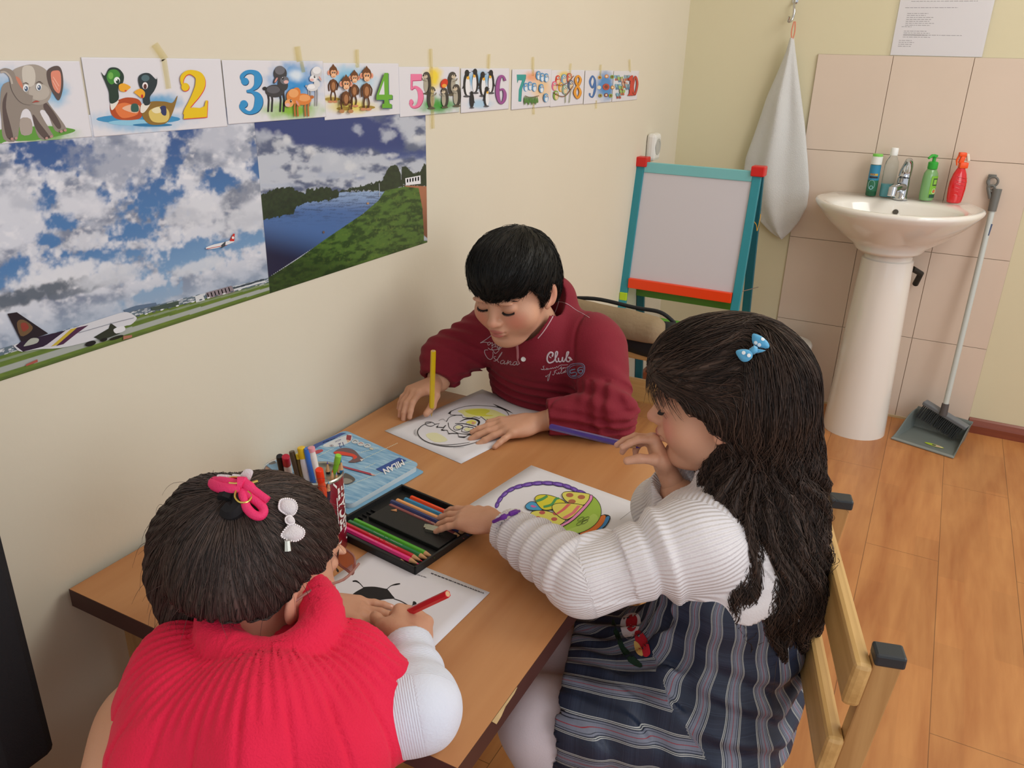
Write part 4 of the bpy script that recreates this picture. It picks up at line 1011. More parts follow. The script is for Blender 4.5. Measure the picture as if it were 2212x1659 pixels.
def head_l(A, x, y, s, c, l, f=1, eye='20242c'):
    A.ell(x - f * 12 * s, y - 30 * s, 60 * s, 66 * s, c); A.ell(x - f * 15 * s, y - 60 * s, 45 * s, 40 * s, l); A.ell(x - f * 52 * s, y + 25 * s, 16 * s, 40 * s, c, .5 * f); A.ell(x - f * 50 * s, y + 28 * s, 8 * s, 26 * s, 'd4938c', .5 * f)
    A.ell(x + f * 25 * s, y + 30 * s, 40 * s, 36 * s, l); A.ell(x + f * 40 * s, y + 45 * s, 22 * s, 16 * s, 'e0b3ae'); A.ell(x + f * 10 * s, y + 10 * s, 9 * s, 15 * s, eye); A.ell(x + f * 8 * s, y + 5 * s, 3 * s, 5 * s, 'ffffff')
def art3(A):
    num(A, '3', '2f8fc9', '173a66')
    lamb(A, 600, 460, .95, '3a3a40', '26262c', '5a5a62', 1, 1.25); head_l(A, 655, 340, .95, '3c3c42', '6a6a72', 1)
    lamb(A, 915, 430, .55, 'd8d8da', 'a9a9ae', 'ececee', 1, 1.9); head_l(A, 940, 330, .78, 'c9c9cc', 'e6e6e8', -1)
    lamb(A, 830, 530, .85, 'd87f3a', 'b96a35', 'e9a165', -1, 1.15); head_l(A, 735, 535, .95, 'd9823e', 'e8a468', -1)
def monkey(A, x, y, s, lx=0, arm=1, legs=1):
    B, Dk, F_ = '6b3f22', '4c2a18', 'e3a77c'
    if legs:
        A.stroke([(x - 12 * s, y + 190 * s), (x - 22 * s, y + 240 * s), (x - 18 * s, y + 290 * s)], 13 * s, Dk, 4); A.stroke([(x + 12 * s, y + 190 * s), (x + 24 * s, y + 240 * s), (x + 16 * s, y + 290 * s)], 13 * s, Dk, 4)
        A.ell(x - 26 * s, y + 296 * s, 26 * s, 12 * s, 'c98963'); A.ell(x + 20 * s, y + 296 * s, 26 * s, 12 * s, 'c98963')
    A.stroke([(x - 20 * s, y + 80 * s), (x - 46 * s, y + 130 * s), (x - (40 if arm > 0 else 60) * s, y + 190 * s)], 13 * s, Dk, 4); A.stroke([(x + 20 * s, y + 80 * s), (x + 46 * s, y + 125 * s), (x + 36 * s, y + 180 * s)], 13 * s, Dk, 4)
    A.ell(x, y + 135 * s, 34 * s, 68 * s, B); A.ell(x + 2 * s, y + 140 * s, 19 * s, 42 * s, 'a9744c')
    for k in (-1, 1): A.ell(x + k * 42 * s, y + 5 * s, 17 * s, 25 * s, 'e8a78b'); A.ell(x + k * 42 * s, y + 6 * s, 9 * s, 15 * s, 'd07f6a')
    A.ell(x, y - 8 * s, 40 * s, 56 * s, B); A.poly([(x - 14 * s, y - 60 * s), (x - 2 * s, y - 84 * s), (x + 14 * s, y - 60 * s)], B)
    A.ell(x - 11 * s, y + 2 * s, 18 * s, 24 * s, F_); A.ell(x + 13 * s, y + 2 * s, 18 * s, 24 * s, F_); A.ell(x + 2 * s, y + 34 * s, 26 * s, 22 * s, 'edbd95')
    for k in (-9, 12): A.ell(x + k * s, y + 2 * s, 7 * s, 10 * s, '2b1a14'); A.ell(x + (k - 2) * s, y - 2 * s, 2.4 * s, 3.4 * s, 'ffffff')
    A.vs([(x - 12 * s, y + 38 * s, 1), (x + 2 * s, y + 46 * s, 4 * s), (x + 16 * s, y + 38 * s, 1)], 'a8362c')
def art4(A):
    for c in ((1095, 530), (1200, 610), (1390, 600)): A.ell(c[0], c[1], 70, 16, 'a58a3d')
    monkey(A, 1100, 300, .85); monkey(A, 1275, 345, .82); monkey(A, 1375, 325, .98); monkey(A, 1195, 395, .95, legs=0)
    for k in (-1, 1): A.stroke([(1195 + k * 20, 560), (1195 + k * 48, 540), (1195 + k * 38, 625)], 13, '4c2a18', 4); A.ell(1195 + k * 38, 632, 22, 16, 'b98458')
    num(A, '4', '68ab35', '2f5570')
def mole(A, x, y, s, f, h=1):
    A.ell(x, y, 34 * s, 95 * s * h, '34322f'); A.ell(x + f * 16 * s, y + 12 * s, 20 * s, 68 * s * h, 'a9a392'); A.ell(x + f * 10 * s, y - 72 * s * h, 30 * s, 32 * s, '46423d'); A.ell(x + f * 20 * s, y - 62 * s * h, 20 * s, 18 * s, 'c9bba2'); A.ell(x + f * 36 * s, y - 70 * s * h, 7 * s, 7 * s, '1b1918'); A.ell(x + f * 18 * s, y - 74 * s * h, 4 * s, 6 * s, '141212')
    A.stroke([(x + f * 10 * s, y - 18 * s), (x + f * 42 * s, y - 30 * s), (x + f * 50 * s, y - 48 * s)], 9 * s, '8a8373'); A.ell(x + f * 6 * s, y + 92 * s * h, 34 * s, 10 * s, '55503f')
def art5(A):
    o = 1583.0
    num(A, '5', 'e87aa2', 'b8406e')
    for a in ((1905, 395, .95, -1), (1930, 520, .95, 1), (2105, 400, 1.0, 1), (2155, 500, .95, -1), (2050, 520, .85, -1)): mole(A, *a)
    A.ell(2040, 395, 28, 42, 'd23a1e', .4); A.ell(2040, 415, 20, 16, 'e9a13a')
def penguin(A, x, y, s, f=1, front=1):
    A.ell(x, y, 26 * s, 88 * s, '1d2026'); 
    if front: A.ell(x + f * 8 * s, y + 10 * s, 17 * s, 70 * s, 'e8e9ec'); A.ell(x + f * 9 * s, y - 52 * s, 10 * s, 16 * s, 'e8b03a')
    A.ell(x + f * 2 * s, y - 84 * s, 17 * s, 26 * s, '15171b'); A.poly([(x + f * 12 * s, y - 92 * s), (x + f * 36 * s, y - 90 * s), (x + f * 12 * s, y - 82 * s)], '2a2c30'); A.poly([(x - f * 14 * s, y - 30 * s), (x - f * 36 * s, y + 34 * s), (x - f * 16 * s, y + 22 * s)], '22262c'); A.ell(x, y + 88 * s, 26 * s, 8 * s, '4a4b52')
def art6(A):
    for a in ((662, 405, 1.15, 1, 1), (735, 385, 1.05, -1, 1), (795, 410, 1.05, 1, 1), (868, 390, 1.0, -1, 1), (702, 540, .72, -1, 0), (825, 515, .85, 1, 1)): penguin(A, *a)
    num(A, '6', '9a4f93', '5d2a66')
def bird(A, x, y, s, c='4f8fc0', c2='dfe7ee'):
    A.ell(x, y, 22 * s, 36 * s, c); A.ell(x + 4 * s, y + 8 * s, 13 * s, 24 * s, c2); A.ell(x, y - 22 * s, 18 * s, 18 * s, c); A.ell(x + 3 * s, y - 20 * s, 9 * s, 9 * s, 'f3efe6'); A.ell(x + 4 * s, y - 20 * s, 4 * s, 5 * s, '22262c'); A.poly([(x + 8 * s, y - 16 * s), (x + 20 * s, y - 12 * s), (x + 8 * s, y - 8 * s)], 'd9922e')
def art7(A):
    num(A, '7', '2c9a95', '1a5f66')
    for a in ((1165, 430), (1200, 420), (1235, 430), (1270, 330), (1300, 345), (1335, 350), (1292, 440), (1330, 520)): bird(A, a[0], a[1], 1.0)
    A.stroke([(1150, 500), (1200, 515), (1270, 500)], 6, '6d4c2a', 4)
    for k in range(8): A.poly([(1148 + k * 15, 505), (1158 + k * 15, 540 + (k % 3) * 10), (1150 + k * 15, 580 - (k % 2) * 18), (1142 + k * 15, 545)], '4b7d35', 3)
def art8(A):
    for a, c in (((1440, 370), 'c9402e'), ((1410, 420), 'd66a8a'), ((1465, 430), 'd9a32e'), ((1490, 360), '7aa5c0'), ((1535, 350), 'c65a4a'), ((1420, 500), '7aa33c'), ((1495, 450), '8bab9a'), ((1545, 410), '5a6a85')): bird(A, a[0], a[1], 1.1, c, 'e4c9a0')
    A.stroke([(1395, 470), (1440, 500), (1500, 500), (1560, 420)], 7, '7a4a2c', 5); A.stroke([(1420, 410), (1500, 400), (1570, 330)], 6, '7a4a2c', 5); A.stroke([(1500, 480), (1498, 560)], 5, '6d7c3a'); A.stroke([(1545, 450), (1530, 560)], 5, '6d7c3a')
    num(A, '8', 'e39a2a', 'b06a1e')
def art9(A):
    num(A, '9', '3f6fae', '24406e')
    for i, (x, y) in enumerate(((1797, 345), (1855, 335), (1902, 340), (1790, 430), (1850, 425), (1905, 430), (1800, 500), (1850, 495), (1888, 500))):
        c = ['c9a13a', 'd98a4a', '7aa33c', 'e0d9c4', 'b5483a', 'c98a3a', 'a3a34a', '8a3a2e', '86a83e'][i]; r = 30 if i == 4 else 17; A.ell(x, y, r, r * .95, c); A.ell(x, y, r * .5, r * .5, 'e9dcc0' if i % 2 else '7a3a28')
def art10(A):
    for k in range(10):
        x = 1945 + (k % 4) * 28 + (k // 4) * 6; y = 345 + (k // 4) * 62 + (k % 3) * 14
        for s in (-1, 1): A.ell(x + s * 9, y, 12, 24, ['7fb0c4', '9ab86a', 'c9a08a', '88a8b8'][k % 4], s * .5); A.ell(x + s * 8, y + 16, 8, 13, ['c45a3a', '5a8ab0', 'b8483a'][k % 3], -s * .5)
        A.stroke([(x, y - 20), (x, y + 26)], 4, '3a3330')
    num(A, '10', 'c93a2e', '8a241e')

def soft(lst):
    def fn(P):
        px, py = topix(P); c = np.tile(lc('dddce2'), (len(P), 1))
        for (cx, cy, rx, ry, col, st) in lst:
            c = mixc(c, col, blobw(px, py, cx, cy, rx, ry, 0, .8, .5, 3) * st)
        return c
    return fn
def H(cr, lst): return [(*cr(x, y), rx / 3.95, ry / 3.95, c, s) for x, y, rx, ry, c, s in lst]
CARDS = [
    (1, -2.866, 1.195, 1.286, C1, art1, H(C1, [(60, 480, 160, 220, '58a5d6', .9), (480, 480, 130, 130, '6fb4dc', .9), (350, 830, 340, 80, '6fae45', 1)]), 'card with a young grey elephant, leftmost in the row of number cards', 0),
    (2, -2.634, 1.1945, 1.2905, C1, art2, H(C1, [(1360, 560, 210, 90, '4f9fd0', .9), (1200, 710, 420, 110, '63aedb', .9)]), 'card with two green-headed ducks and a yellow 2', 0),
    (3, -2.404, 1.1975, 1.289, C2, art3, H(C2, [(780, 380, 260, 200, '2f90d2', 1), (790, 330, 90, 60, 'dfeaf2', .9), (760, 620, 290, 100, '86b83c', 1)]), 'card with a blue 3 and three lambs', .0012),
    (4, -2.1785, 1.192, 1.286, C2, art4, H(C2, [(1230, 340, 210, 110, '7bbfe2', .9), (1380, 380, 120, 90, 'a9d3e8', .6), (1260, 590, 230, 70, 'e3cf4a', .9), (1090, 530, 80, 40, 'd9c24a', .8)]), 'card with four brown monkeys and a green 4', .0006),
    (5, -1.950, 1.186, 1.280, C2, art5, H(C2, [(1960, 340, 90, 110, 'ecd23a', 1), (2000, 580, 190, 90, '3f9a3a', 1), (2130, 400, 60, 60, 'cfe3cf', .5)]), 'card with a pink 5 and five grey moles', .0010),
    (6, -1.7125, 1.183, 1.277, C3, art6, H(C3, [(760, 360, 140, 90, '6fb6de', .9), (770, 570, 130, 50, '9cc8e4', .8)]), 'card with six penguins and a purple 6', .0004),
    (7, -1.469, 1.180, 1.2745, C3, art7, H(C3, [(1230, 340, 90, 60, 'e8996a', .9), (1300, 440, 110, 110, 'edc07a', .8)]), 'card with a teal 7 and little blue birds', .0008),
    (8, -1.2405, 1.178, 1.272, C3, art8, H(C3, [(1500, 330, 70, 50, 'e6c84a', .9)]), 'card with bright parrots on a branch and an orange 8', .0003),
    (9, -1.0065, 1.1765, 1.2705, C3, art9, H(C3, [(1847, 420, 85, 125, '2f6fb8', 1.3), (1847, 420, 100, 140, '5fa5d8', .5)]), 'card with a blue 9 and round creatures on a blue patch', .0007),
    (10, -0.771, 1.1755, 1.2685, C3, art10, H(C3, [(1990, 420, 80, 90, 'cfe0e8', .7)]), 'card with many butterflies and a red 10, last in the row', .0002)]
M_TAPE = mat('e9dfb4', .4, trans=.90, ior=1.02, key='tape')
TAPES = {2: [(1310, 60, 1400, 190, 1, 60), (1390, 190, 1430, 440, 1, 45)], 3: [(790, 80, 810, 210, 2, 50), (825, 210, 845, 300, 2, 30)], 4: [(1300, 105, 1305, 260, 2, 32)], 5: [(1930, 100, 1950, 780, 2, 28)], 6: [(850, 145, 845, 270, 3, 22)], 7: [(1225, 170, 1225, 330, 3, 20), (1228, 560, 1232, 660, 3, 16)], 8: [(1548, 225, 1540, 330, 3, 14)], 9: [(1805, 235, 1800, 330, 3, 14), (1765, 540, 1765, 610, 3, 12)], 10: [(2050, 190, 2055, 300, 3, 12)]}
for (k, y0, z0, z1, cr, art, halo, lab, lift) in CARDS:
    A = Art(wallmap(cr), eps=.00006, base=.00015 + lift, rough=.35); art(A)
    w = .229 if k < 10 else .238
    n_ = 150 if k < 6 else 90
    c = grid_print('number_card', (0.0016 + lift, y0, z0), (0, w, 0), (0, 0, z1 - z0), n_, n_ // 2, soft(halo), art=A, thick=.0006)
    tag(c, lab, 'card', 'number cards in a row on the left wall')
    for (a, b, e, f, ci, wd_) in TAPES.get(k, []):
        T = Art(wallmap({1: C1, 2: C2, 3: C3}[ci]), base=.0022, rough=.3); T.stroke([(a, b), (e, f)], wd_, M_TAPE); T.obj('tape', c)

# ---- big airliner poster and river poster
def sky_airport(P):
    px, py = topix(P); z = P[:, 2]; y = P[:, 1]; n = len(P)
    c = np.tile(lc('4a78ad'), (n, 1)); c = mixc(c, '33558f', 1 - sstep(300, 520, py + .1 * px)); c = mixc(c, '7fa3c6', sstep(560, 760, py + .3 * px))
    cov = fbm(px / 95 + 3, py / 60, 0, 5, 11)
    blue = [(110, 330, 95, 38, .1), (95, 430, 26, 36, .3), (135, 480, 30, 20, 0), (330, 430, 62, 52, -.3), (375, 345, 22, 70, .25), (400, 280, 34, 26, 0), (470, 395, 45, 24, .2), (290, 500, 55, 25, 0), (205, 560, 110, 32, -.1), (400, 555, 120, 34, -.25), (330, 640, 60, 20, -.3), (20, 590, 60, 28, -.4), (520, 520, 60, 22, -.3), (555, 350, 18, 40, 0), (100, 520, 30, 16, 0), (225, 420, 14, 18, 0)]
    bw = np.zeros(n)
    for cx, cy, rx, ry, a in blue: bw = np.maximum(bw, blobw(px, py, cx, cy, rx * 1.15, ry * 1.15, a, .55, 1.5, 5))
    m = (1 - bw) * sstep(.18, .42, cov + .2 * (1 - bw))
    shade = fbm(px / 50 + 9, py / 34, 2, 5, 21); d = fbm(px / 16, py / 12, 2, 4, 31)
    cl = mixc(np.tile(lc('cfd3de'), (n, 1)), '7b859b', sstep(.42, .72, shade)); cl = mixc(cl, 'e8e8ee', sstep(.5, .8, d) * .6)
    c = c * (1 - m[:, None]) + cl * m[:, None]
    for (cx, cy, rx, ry, a, col, st) in [(245, 350, 110, 60, .2, '8a93a8', .7), (470, 300, 70, 40, 0, 'a9afbf', .6), (520, 420, 60, 26, -.5, '6d778c', .8), (150, 590, 130, 34, -.15, 'd9dce4', .95), (60, 640, 150, 20, -.25, '55606e', .95), (180, 625, 80, 10, -.25, '66707f', .9), (430, 575, 70, 18, -.25, 'd3d7df', .8), (240, 600, 90, 22, -.25, 'c9ced8', .8), (540, 470, 90, 34, -.4, 'cdd1da', .8), (190, 520, 60, 22, -.2, 'd6d9e2', .8), (40, 450, 60, 60, 0, 'd0d4de', .7), (180, 440, 60, 40, 0, 'd3d6e0', .7), (420, 460, 80, 40, -.3, 'd5d8e0', .7), (540, 330, 30, 20, 0, '8d95a8', .6)]:
        c = mixc(c, col, blobw(px, py, cx, cy, rx, ry, a, .5, 1.1, 7) * st)
    hz = .9555 - .0027 * (px / 100) - .0009 * (px / 100 - 3) * 0
    hz = np.interp(px, [-400, 0, 298, 430, 577], [.957, .957, .956, .951, .945])
    low = sstep(hz + .05, hz, z); c = mixc(c, '93a6bd', low * .6)
    land = (z < hz); far = (z > hz - .009)
    g = np.tile(lc('6e8434'), (n, 1)); g = mixc(g, '4f6a2c', fbm(px / 30, py / 6, 0, 4, 3)); 
    g = np.where(far[:, None], mixc(np.tile(lc('5d6f7c'), (n, 1)), 'c9cdd2', (vnoise(px / 7, z * 900, 0, 4) > .62).astype(float)), g)
    t = (z - .917) / (hz - .917)
    g = mixc(g, 'a8adaa', ((t > .22) & (t < .42)).astype(float) * .9); g = mixc(g, '8d9a86', ((t > .58) & (t < .66)).astype(float) * .7); g = mixc(g, '45552a', (t < .1).astype(float) * .5)
    c = np.where(land[:, None], g, c)
    return c
A = Art(wallmap(crop(0, 480, 3.687)), eps=.00006, base=.0005, rough=.35)
def hexs(A):
    A.poly([(980, 700), (1080, 665), (1240, 640), (1250, 660), (1000, 720)], '5a6f88'); A.poly([(1200, 680), (1420, 625), (1425, 665), (1210, 705)], '3f5048'); A.poly([(1550, 590), (1610, 570), (1630, 620), (1560, 640)], 'cfd2d4'); A.poly([(1640, 560), (1840, 505), (1870, 555), (1650, 610)], '8a7f86')
    for k in range(7): A.stroke([(1650 + k * 28, 566 - k * 8), (1660 + k * 28, 600 - k * 8)], 8, 'c3c0c6', lift=False)
    A.stroke([(1860, 525), (2100, 455)], 10, '34404a'); A.stroke([(1860, 540), (2110, 468)], 12, 'd3d7da')
    for k in range(14): A.ell(1100 + k * 62, 745 - k * 16, 14, 6, 'd9dcdc' if k % 2 else '55606a', -.3, 8, lift=False)
    # airliner
    A.poly([(120, 970), (300, 930), (520, 860), (800, 770), (960, 720), (1020, 718), (1070, 745), (1085, 770), (1040, 815), (980, 830), (860, 900), (700, 950), (480, 1000), (300, 1010), (170, 1030), (120, 1000)], 'cfd0d6', 3)
    A.poly([(120, 985), (170, 945), (520, 860), (500, 900), (340, 990), (180, 1030)], '2a1c33'); A.poly([(55, 728), (130, 716), (380, 885), (240, 935), (165, 950)], '231a22', 0); A.poly([(130, 800), (180, 775), (255, 830), (230, 880), (160, 905)], '6a5238', 3); A.poly([(160, 810), (200, 800), (225, 840), (180, 870)], '8a3a30', 3)
    A.poly([(340, 995), (520, 860), (600, 840), (440, 985)], 'c9c6cf'); A.poly([(400, 990), (560, 850), (610, 838), (470, 970)], 'c0a93a'); A.poly([(440, 985), (610, 838), (700, 818), (600, 890), (500, 970)], '4b2745')
    A.poly([(185, 980), (240, 925), (300, 925), (290, 960), (200, 985)], 'a9ada4', 3); A.poly([(740, 915), (860, 845), (875, 800), (930, 840), (950, 885), (800, 940)], '2b3228'); A.poly([(900, 850), (975, 825), (990, 860), (920, 885)], 'dcdde0', 3); A.stroke([(620, 880), (900, 800), (1060, 760)], 5, '8b8f9a')
    A.ell(715, 965, 45, 20, '15171a', -.3); A.ell(820, 935, 30, 14, '15171a', -.3); A.ell(920, 918, 60, 12, '1c2018', -.3); A.poly([(975, 905), (1045, 895), (1045, 915), (975, 935)], 'a8705c'); A.poly([(200, 1130), (290, 1090), (295, 1110), (200, 1145)], 'a8564a')
    # small airliner
    A.poly([(1632, 200), (1700, 175), (1780, 158), (1835, 140), (1862, 150), (1820, 172), (1720, 205), (1650, 214)], 'dfe0e2', 2); A.stroke([(1640, 211), (1800, 180)], 5, 'b5483c'); A.poly([(1820, 150), (1852, 88), (1862, 92), (1858, 150)], 'c92a22'); A.ell(1848, 122, 9, 11, 'e8e4e4'); A.poly([(1755, 180), (1790, 150), (1785, 190), (1755, 206)], '3c444e')
hexs(A)
ap = grid_print('airport_poster', (.0012, -3.02, .917), (0, 3.02 - 2.3478, 0), (0, 0, .305), 560, 280, sky_airport, art=A, thick=.0004)
tag(ap, 'large poster of clouds over an airport with a purple-tailed airliner', 'poster')

CR = crop(540, 250, 4.255)
R_ = lambda pts: [CR(*p) for p in pts]
def river(P):
    px, py = topix(P); n = len(P); u = (px - 540) * 4.255; v = (py - 250) * 4.255
    c = np.tile(lc('33427a'), (n, 1)); c = mixc(c, '566a9c', sstep(250, 520, v)); c = mixc(c, '8a97b4', sstep(480, 680, v))
    cov = fbm(u / 260 + 5, v / 190, 0, 5, 41); line = 190 + .17 * u + 130 * np.sin(u / 420 + 1.2) * 0
    m = sstep(.35, .6, cov + .55 * sstep(line - 130, line + 110, v) - .25 + .35 * blobw(u, v, 1480, 130, 260, 200, 0, .8))
    m *= 1 - .8 * blobw(u, v, 800, 240, 330, 110, .3, .5, .5)
    cl = mixc(np.tile(lc('b9bfcb'), (n, 1)), '56617f', sstep(.45, .7, fbm(u / 130, v / 80, 3, 5, 51)))
    c = c * (1 - m[:, None]) + cl * m[:, None]
    for cx, cy, rx, ry, col, st in [(120, 200, 90, 70, 'a9b0bf', .8), (340, 215, 40, 45, 'cfd2d8', .9), (270, 255, 80, 40, 'c3c7cf', .8), (550, 320, 62, 70, 'd3d5d9', .95), (620, 400, 70, 40, 'b3bac8', .7), (760, 400, 60, 50, 'c3c8d2', .8), (930, 470, 60, 55, 'd0d3d9', .85), (1050, 440, 60, 40, 'c3c8d2', .8), (400, 480, 30, 60, 'c9cdd6', .8), (420, 560, 60, 20, '55607f', .7), (590, 500, 60, 40, '6a7592', .7), (1270, 170, 60, 60, 'bcc2ce', .8), (990, 120, 50, 50, 'b9c0d0', .7), (1540, 200, 70, 45, 'cfd2d6', .9), (1500, 290, 110, 45, '5b667f', .9), (1280, 365, 60, 25, 'cfd3d9', .8), (1110, 340, 25, 35, 'c9cdd8', .8), (200, 480, 50, 25, 'b5bccb', .7), (800, 550, 300, 30, 'a3adc2', .6), (1000, 550, 40, 20, 'd3d6da', .7), (300, 640, 200, 20, 'aab4c8', .6)]:
        c = mixc(c, col, blobw(u / 4.255, v / 4.255, cx / 4.255, cy / 4.255, rx / 3.8, ry / 3.8, 0, .75, 1.5, 9) * st)
    nz = 22 * (fbm(u / 18, v / 18, 0, 3, 61) - .5) * 2
    water = inpoly(px, py, R_([(90, 720), (820, 705), (1240, 690), (1180, 790), (950, 970), (150, 1500), (140, 1500)]))
    w = mixc(np.tile(lc('4d6da3'), (n, 1)), '8ea6c9', sstep(900, 690, v)); w = mixc(w, '20233f', sstep(980, 1350, v + .25 * (400 - u))); w = mixc(w, '32405c', sstep(.5, .7, fbm(u / 70, v / 9, 0, 3, 71)) * sstep(1050, 850, v) * .6)
    c = np.where(water[:, None], w, c)
    tr = inpoly(px, py + nz / 4.255, R_([(90, 725), (250, 670), (380, 655), (430, 690), (510, 715), (520, 665), (600, 680), (640, 660), (730, 655), (760, 690), (800, 670), (820, 700), (812, 755), (700, 780), (540, 800), (430, 830), (400, 900), (110, 960)]))
    tr |= inpoly(px, py + nz / 4.255, R_([(820, 690), (1130, 620), (1225, 590), (1230, 690), (1000, 692), (820, 705)]))
    tr |= inpoly(px, py + nz / 4.255, R_([(1225, 690), (1225, 560), (1290, 460), (1350, 450), (1385, 520), (1390, 600), (1395, 465), (1430, 470), (1500, 520), (1560, 520), (1600, 440), (1660, 440), (1660, 660), (1420, 640), (1270, 690)]))
    c = np.where(tr[:, None], mixc(np.tile(lc('1c241f'), (n, 1)), '33452c', fbm(u / 22, v / 22, 0, 4, 81)), c)
    hill = inpoly(px, py, R_([(150, 1500), (450, 1310), (700, 1130), (1040, 900), (1180, 780), (1240, 690), (1420, 650), (1560, 655), (1590, 850), (1600, 1150), (1660, 1150), (1660, 1300), (150, 1800), (140, 1500)]))
    h = mixc(np.tile(lc('50702f'), (n, 1)), '2c4620', sstep(.35, .65, fbm(u / 60 + v / 90, v / 30, 0, 5, 91))); h = mixc(h, '6d8238', sstep(.6, .8, fbm(u / 14, v / 14, 0, 3, 95)) * .5); h = mixc(h, '1d3018', sstep(1150, 1500, v + .3 * (800 - u)) * .7)
    c = np.where(hill[:, None], h, c)
    path = inpoly(px, py, R_([(1420, 640), (1660, 650), (1660, 1150), (1600, 1100), (1585, 850), (1550, 665), (1430, 652)]))
    c = np.where(path[:, None], mixc(np.tile(lc('a86d50'), (n, 1)), '7d4f3a', sstep(700, 1100, v)), c)
    return c
A = Art(wallmap(CR), eps=.00006, base=.0004, rough=.35)
A.poly([(1425, 575), (1565, 548), (1568, 625), (1430, 640)], 'e6e6ea')
for k in range(5): A.poly([(1440 + k * 25, 582 - k * 5), (1452 + k * 25, 580 - k * 5), (1452 + k * 25, 612 - k * 4), (1440 + k * 25, 614 - k * 4)], '4a4f52', lift=False)
A.stroke([(1185, 620), (1190, 745)], 4, 'c9ced6'); A.ell(1082, 805, 12, 10, 'b08a6a'); A.ell(675, 1070, 10, 12, '6a5a5a')
rp = grid_print('river_poster', (.0012, -2.3478, .917), (0, 2.3478 - 1.8555, 0), (0, 0, .300), 420, 260, river, art=A, thick=.0004)
tag(rp, 'poster of a river bend with a green bank under a cloudy sky', 'poster')

# ================================================================== things on the table
def tabmap(z): return lambda cr: (lambda u, v, h: (lambda p: (p[0], p[1], z + h))(at(*cr(u, v), z=z)))
PZ = TZ + .0009
PM = tabmap(PZ)
def paper(name, label, o, a, L, S, art, bend=None):
    e = np.array([math.cos(a), math.sin(a), 0]); n_ = np.array([-math.sin(a), math.cos(a), 0]); o = np.array([o[0], o[1], PZ])
    if S < 0: o = o + n_ * S; S = -S
    p = grid_print(name, o, e * L, n_ * S, 12, 12, lambda P: np.tile(lc('e3e3ea'), (len(P), 1)), thick=.0004, m=vcol_mat('m_paper', .7, spec=.3), art=art)
    return tag(p, label, 'paper', 'colouring sheets on the table')
INK, INK2 = '1c1a1d', '3a3438'
Q3 = crop(820, 800, 5.027)
A = Art(PM(Q3), eps=.00004, base=.00012, rough=.7)
A.poly([(850, 440), (1000, 415), (1200, 420), (1330, 470), (1400, 520), (1180, 540), (1100, 500), (950, 510), (900, 470)], 'e6e59a', 3); A.poly([(930, 440), (1100, 420), (1200, 440), (1150, 480), (1240, 490), (1150, 500), (1000, 480)], 'd9da4a', 3); A.poly([(500, 700), (620, 680), (740, 760), (600, 780)], 'e3e3bb', 3)
A.vs([(760, 455, 8), (860, 410, 4), (1000, 384, 5), (1150, 386, 4), (1280, 402, 6), (1370, 440, 7), (1410, 500, 6), (1430, 560, 5)], INK); A.poly([(740, 470), (780, 435), (770, 478)], INK); A.poly([(1228, 363), (1310, 395), (1400, 435), (1455, 472), (1380, 440), (1290, 405)], INK)
A.stroke([(765, 485), (895, 490), (905, 515), (995, 520), (1030, 508), (1085, 525), (1100, 503), (1140, 535), (1170, 555), (1165, 530), (1200, 580)], 6, INK)
A.vs([(725, 560, 8), (760, 510, 5), (830, 490, 5), (895, 488, 8)], INK); A.vs([(745, 570, 8), (755, 620, 6), (800, 660, 6), (880, 690, 6), (1000, 690, 6), (1050, 670, 5)], INK)
A.vs([(870, 560, 4), (940, 530, 12), (1030, 530, 14), (1080, 560, 22), (1065, 600, 16)], INK); A.poly([(940, 565), (1000, 540), (1050, 560), (1030, 590), (970, 580)], 'e3dd6a', 3); A.poly([(1000, 560), (1040, 570), (1010, 590)], 'd9a08a', 3); A.vs([(820, 580, 5), (900, 580, 7), (1000, 600, 8), (1075, 620, 5)], INK)
A.vs([(805, 620, 5), (850, 590, 5), (905, 610, 6), (880, 640, 6), (820, 650, 5)], INK, closed=True); A.vs([(890, 660, 5), (920, 615, 5), (980, 620, 5), (1020, 630, 5), (960, 672, 6), (910, 672, 5)], INK, closed=True); A.ell(940, 582, 4, 4, INK); A.ell(975, 592, 4, 4, INK); A.ell(895, 600, 5, 5, INK); A.ell(968, 622, 5, 5, INK); A.ell(855, 622, 30, 18, 'e6e6b4'); A.ell(955, 645, 34, 18, 'e6e6b4')
A.vs([(500, 570, 6), (560, 565, 5), (600, 590, 5), (560, 610, 5), (510, 600, 5)], INK, closed=True); A.stroke([(600, 590), (650, 580), (620, 620), (690, 625), (720, 600), (680, 650), (735, 655), (750, 690), (790, 688), (850, 690), (860, 725), (935, 728), (960, 705), (1010, 700)], 7, INK); A.poly([(615, 615), (640, 600), (625, 632)], INK); A.poly([(670, 640), (715, 660), (672, 658)], INK); A.poly([(745, 685), (790, 690), (748, 698)], INK); A.poly([(850, 728), (935, 722), (925, 738)], INK)
A.vs([(560, 572, 4), (470, 600, 6), (415, 660, 9), (430, 720, 9), (500, 775, 8), (620, 815, 7), (750, 832, 7), (880, 826, 6), (1000, 800, 5), (1060, 780, 4)], INK); A.vs([(570, 795, 3), (700, 815, 5), (850, 805, 4), (980, 785, 3)], INK); A.vs([(380, 650, 2), (378, 690, 4), (400, 720, 2)], INK2); A.vs([(395, 640, 2), (390, 680, 3), (410, 715, 2)], INK2); A.stroke([(800, 848), (915, 840)], 2, INK2); A.vs([(640, 550, 2), (690, 535, 3), (720, 560, 2)], INK2)
paper('colouring_sheet', 'sheet with a line drawing of a chick in a cracked egg under the boy’s hand'.replace('’', "'"), (.0899, -2.1567), -.2066, .21, .297, A)

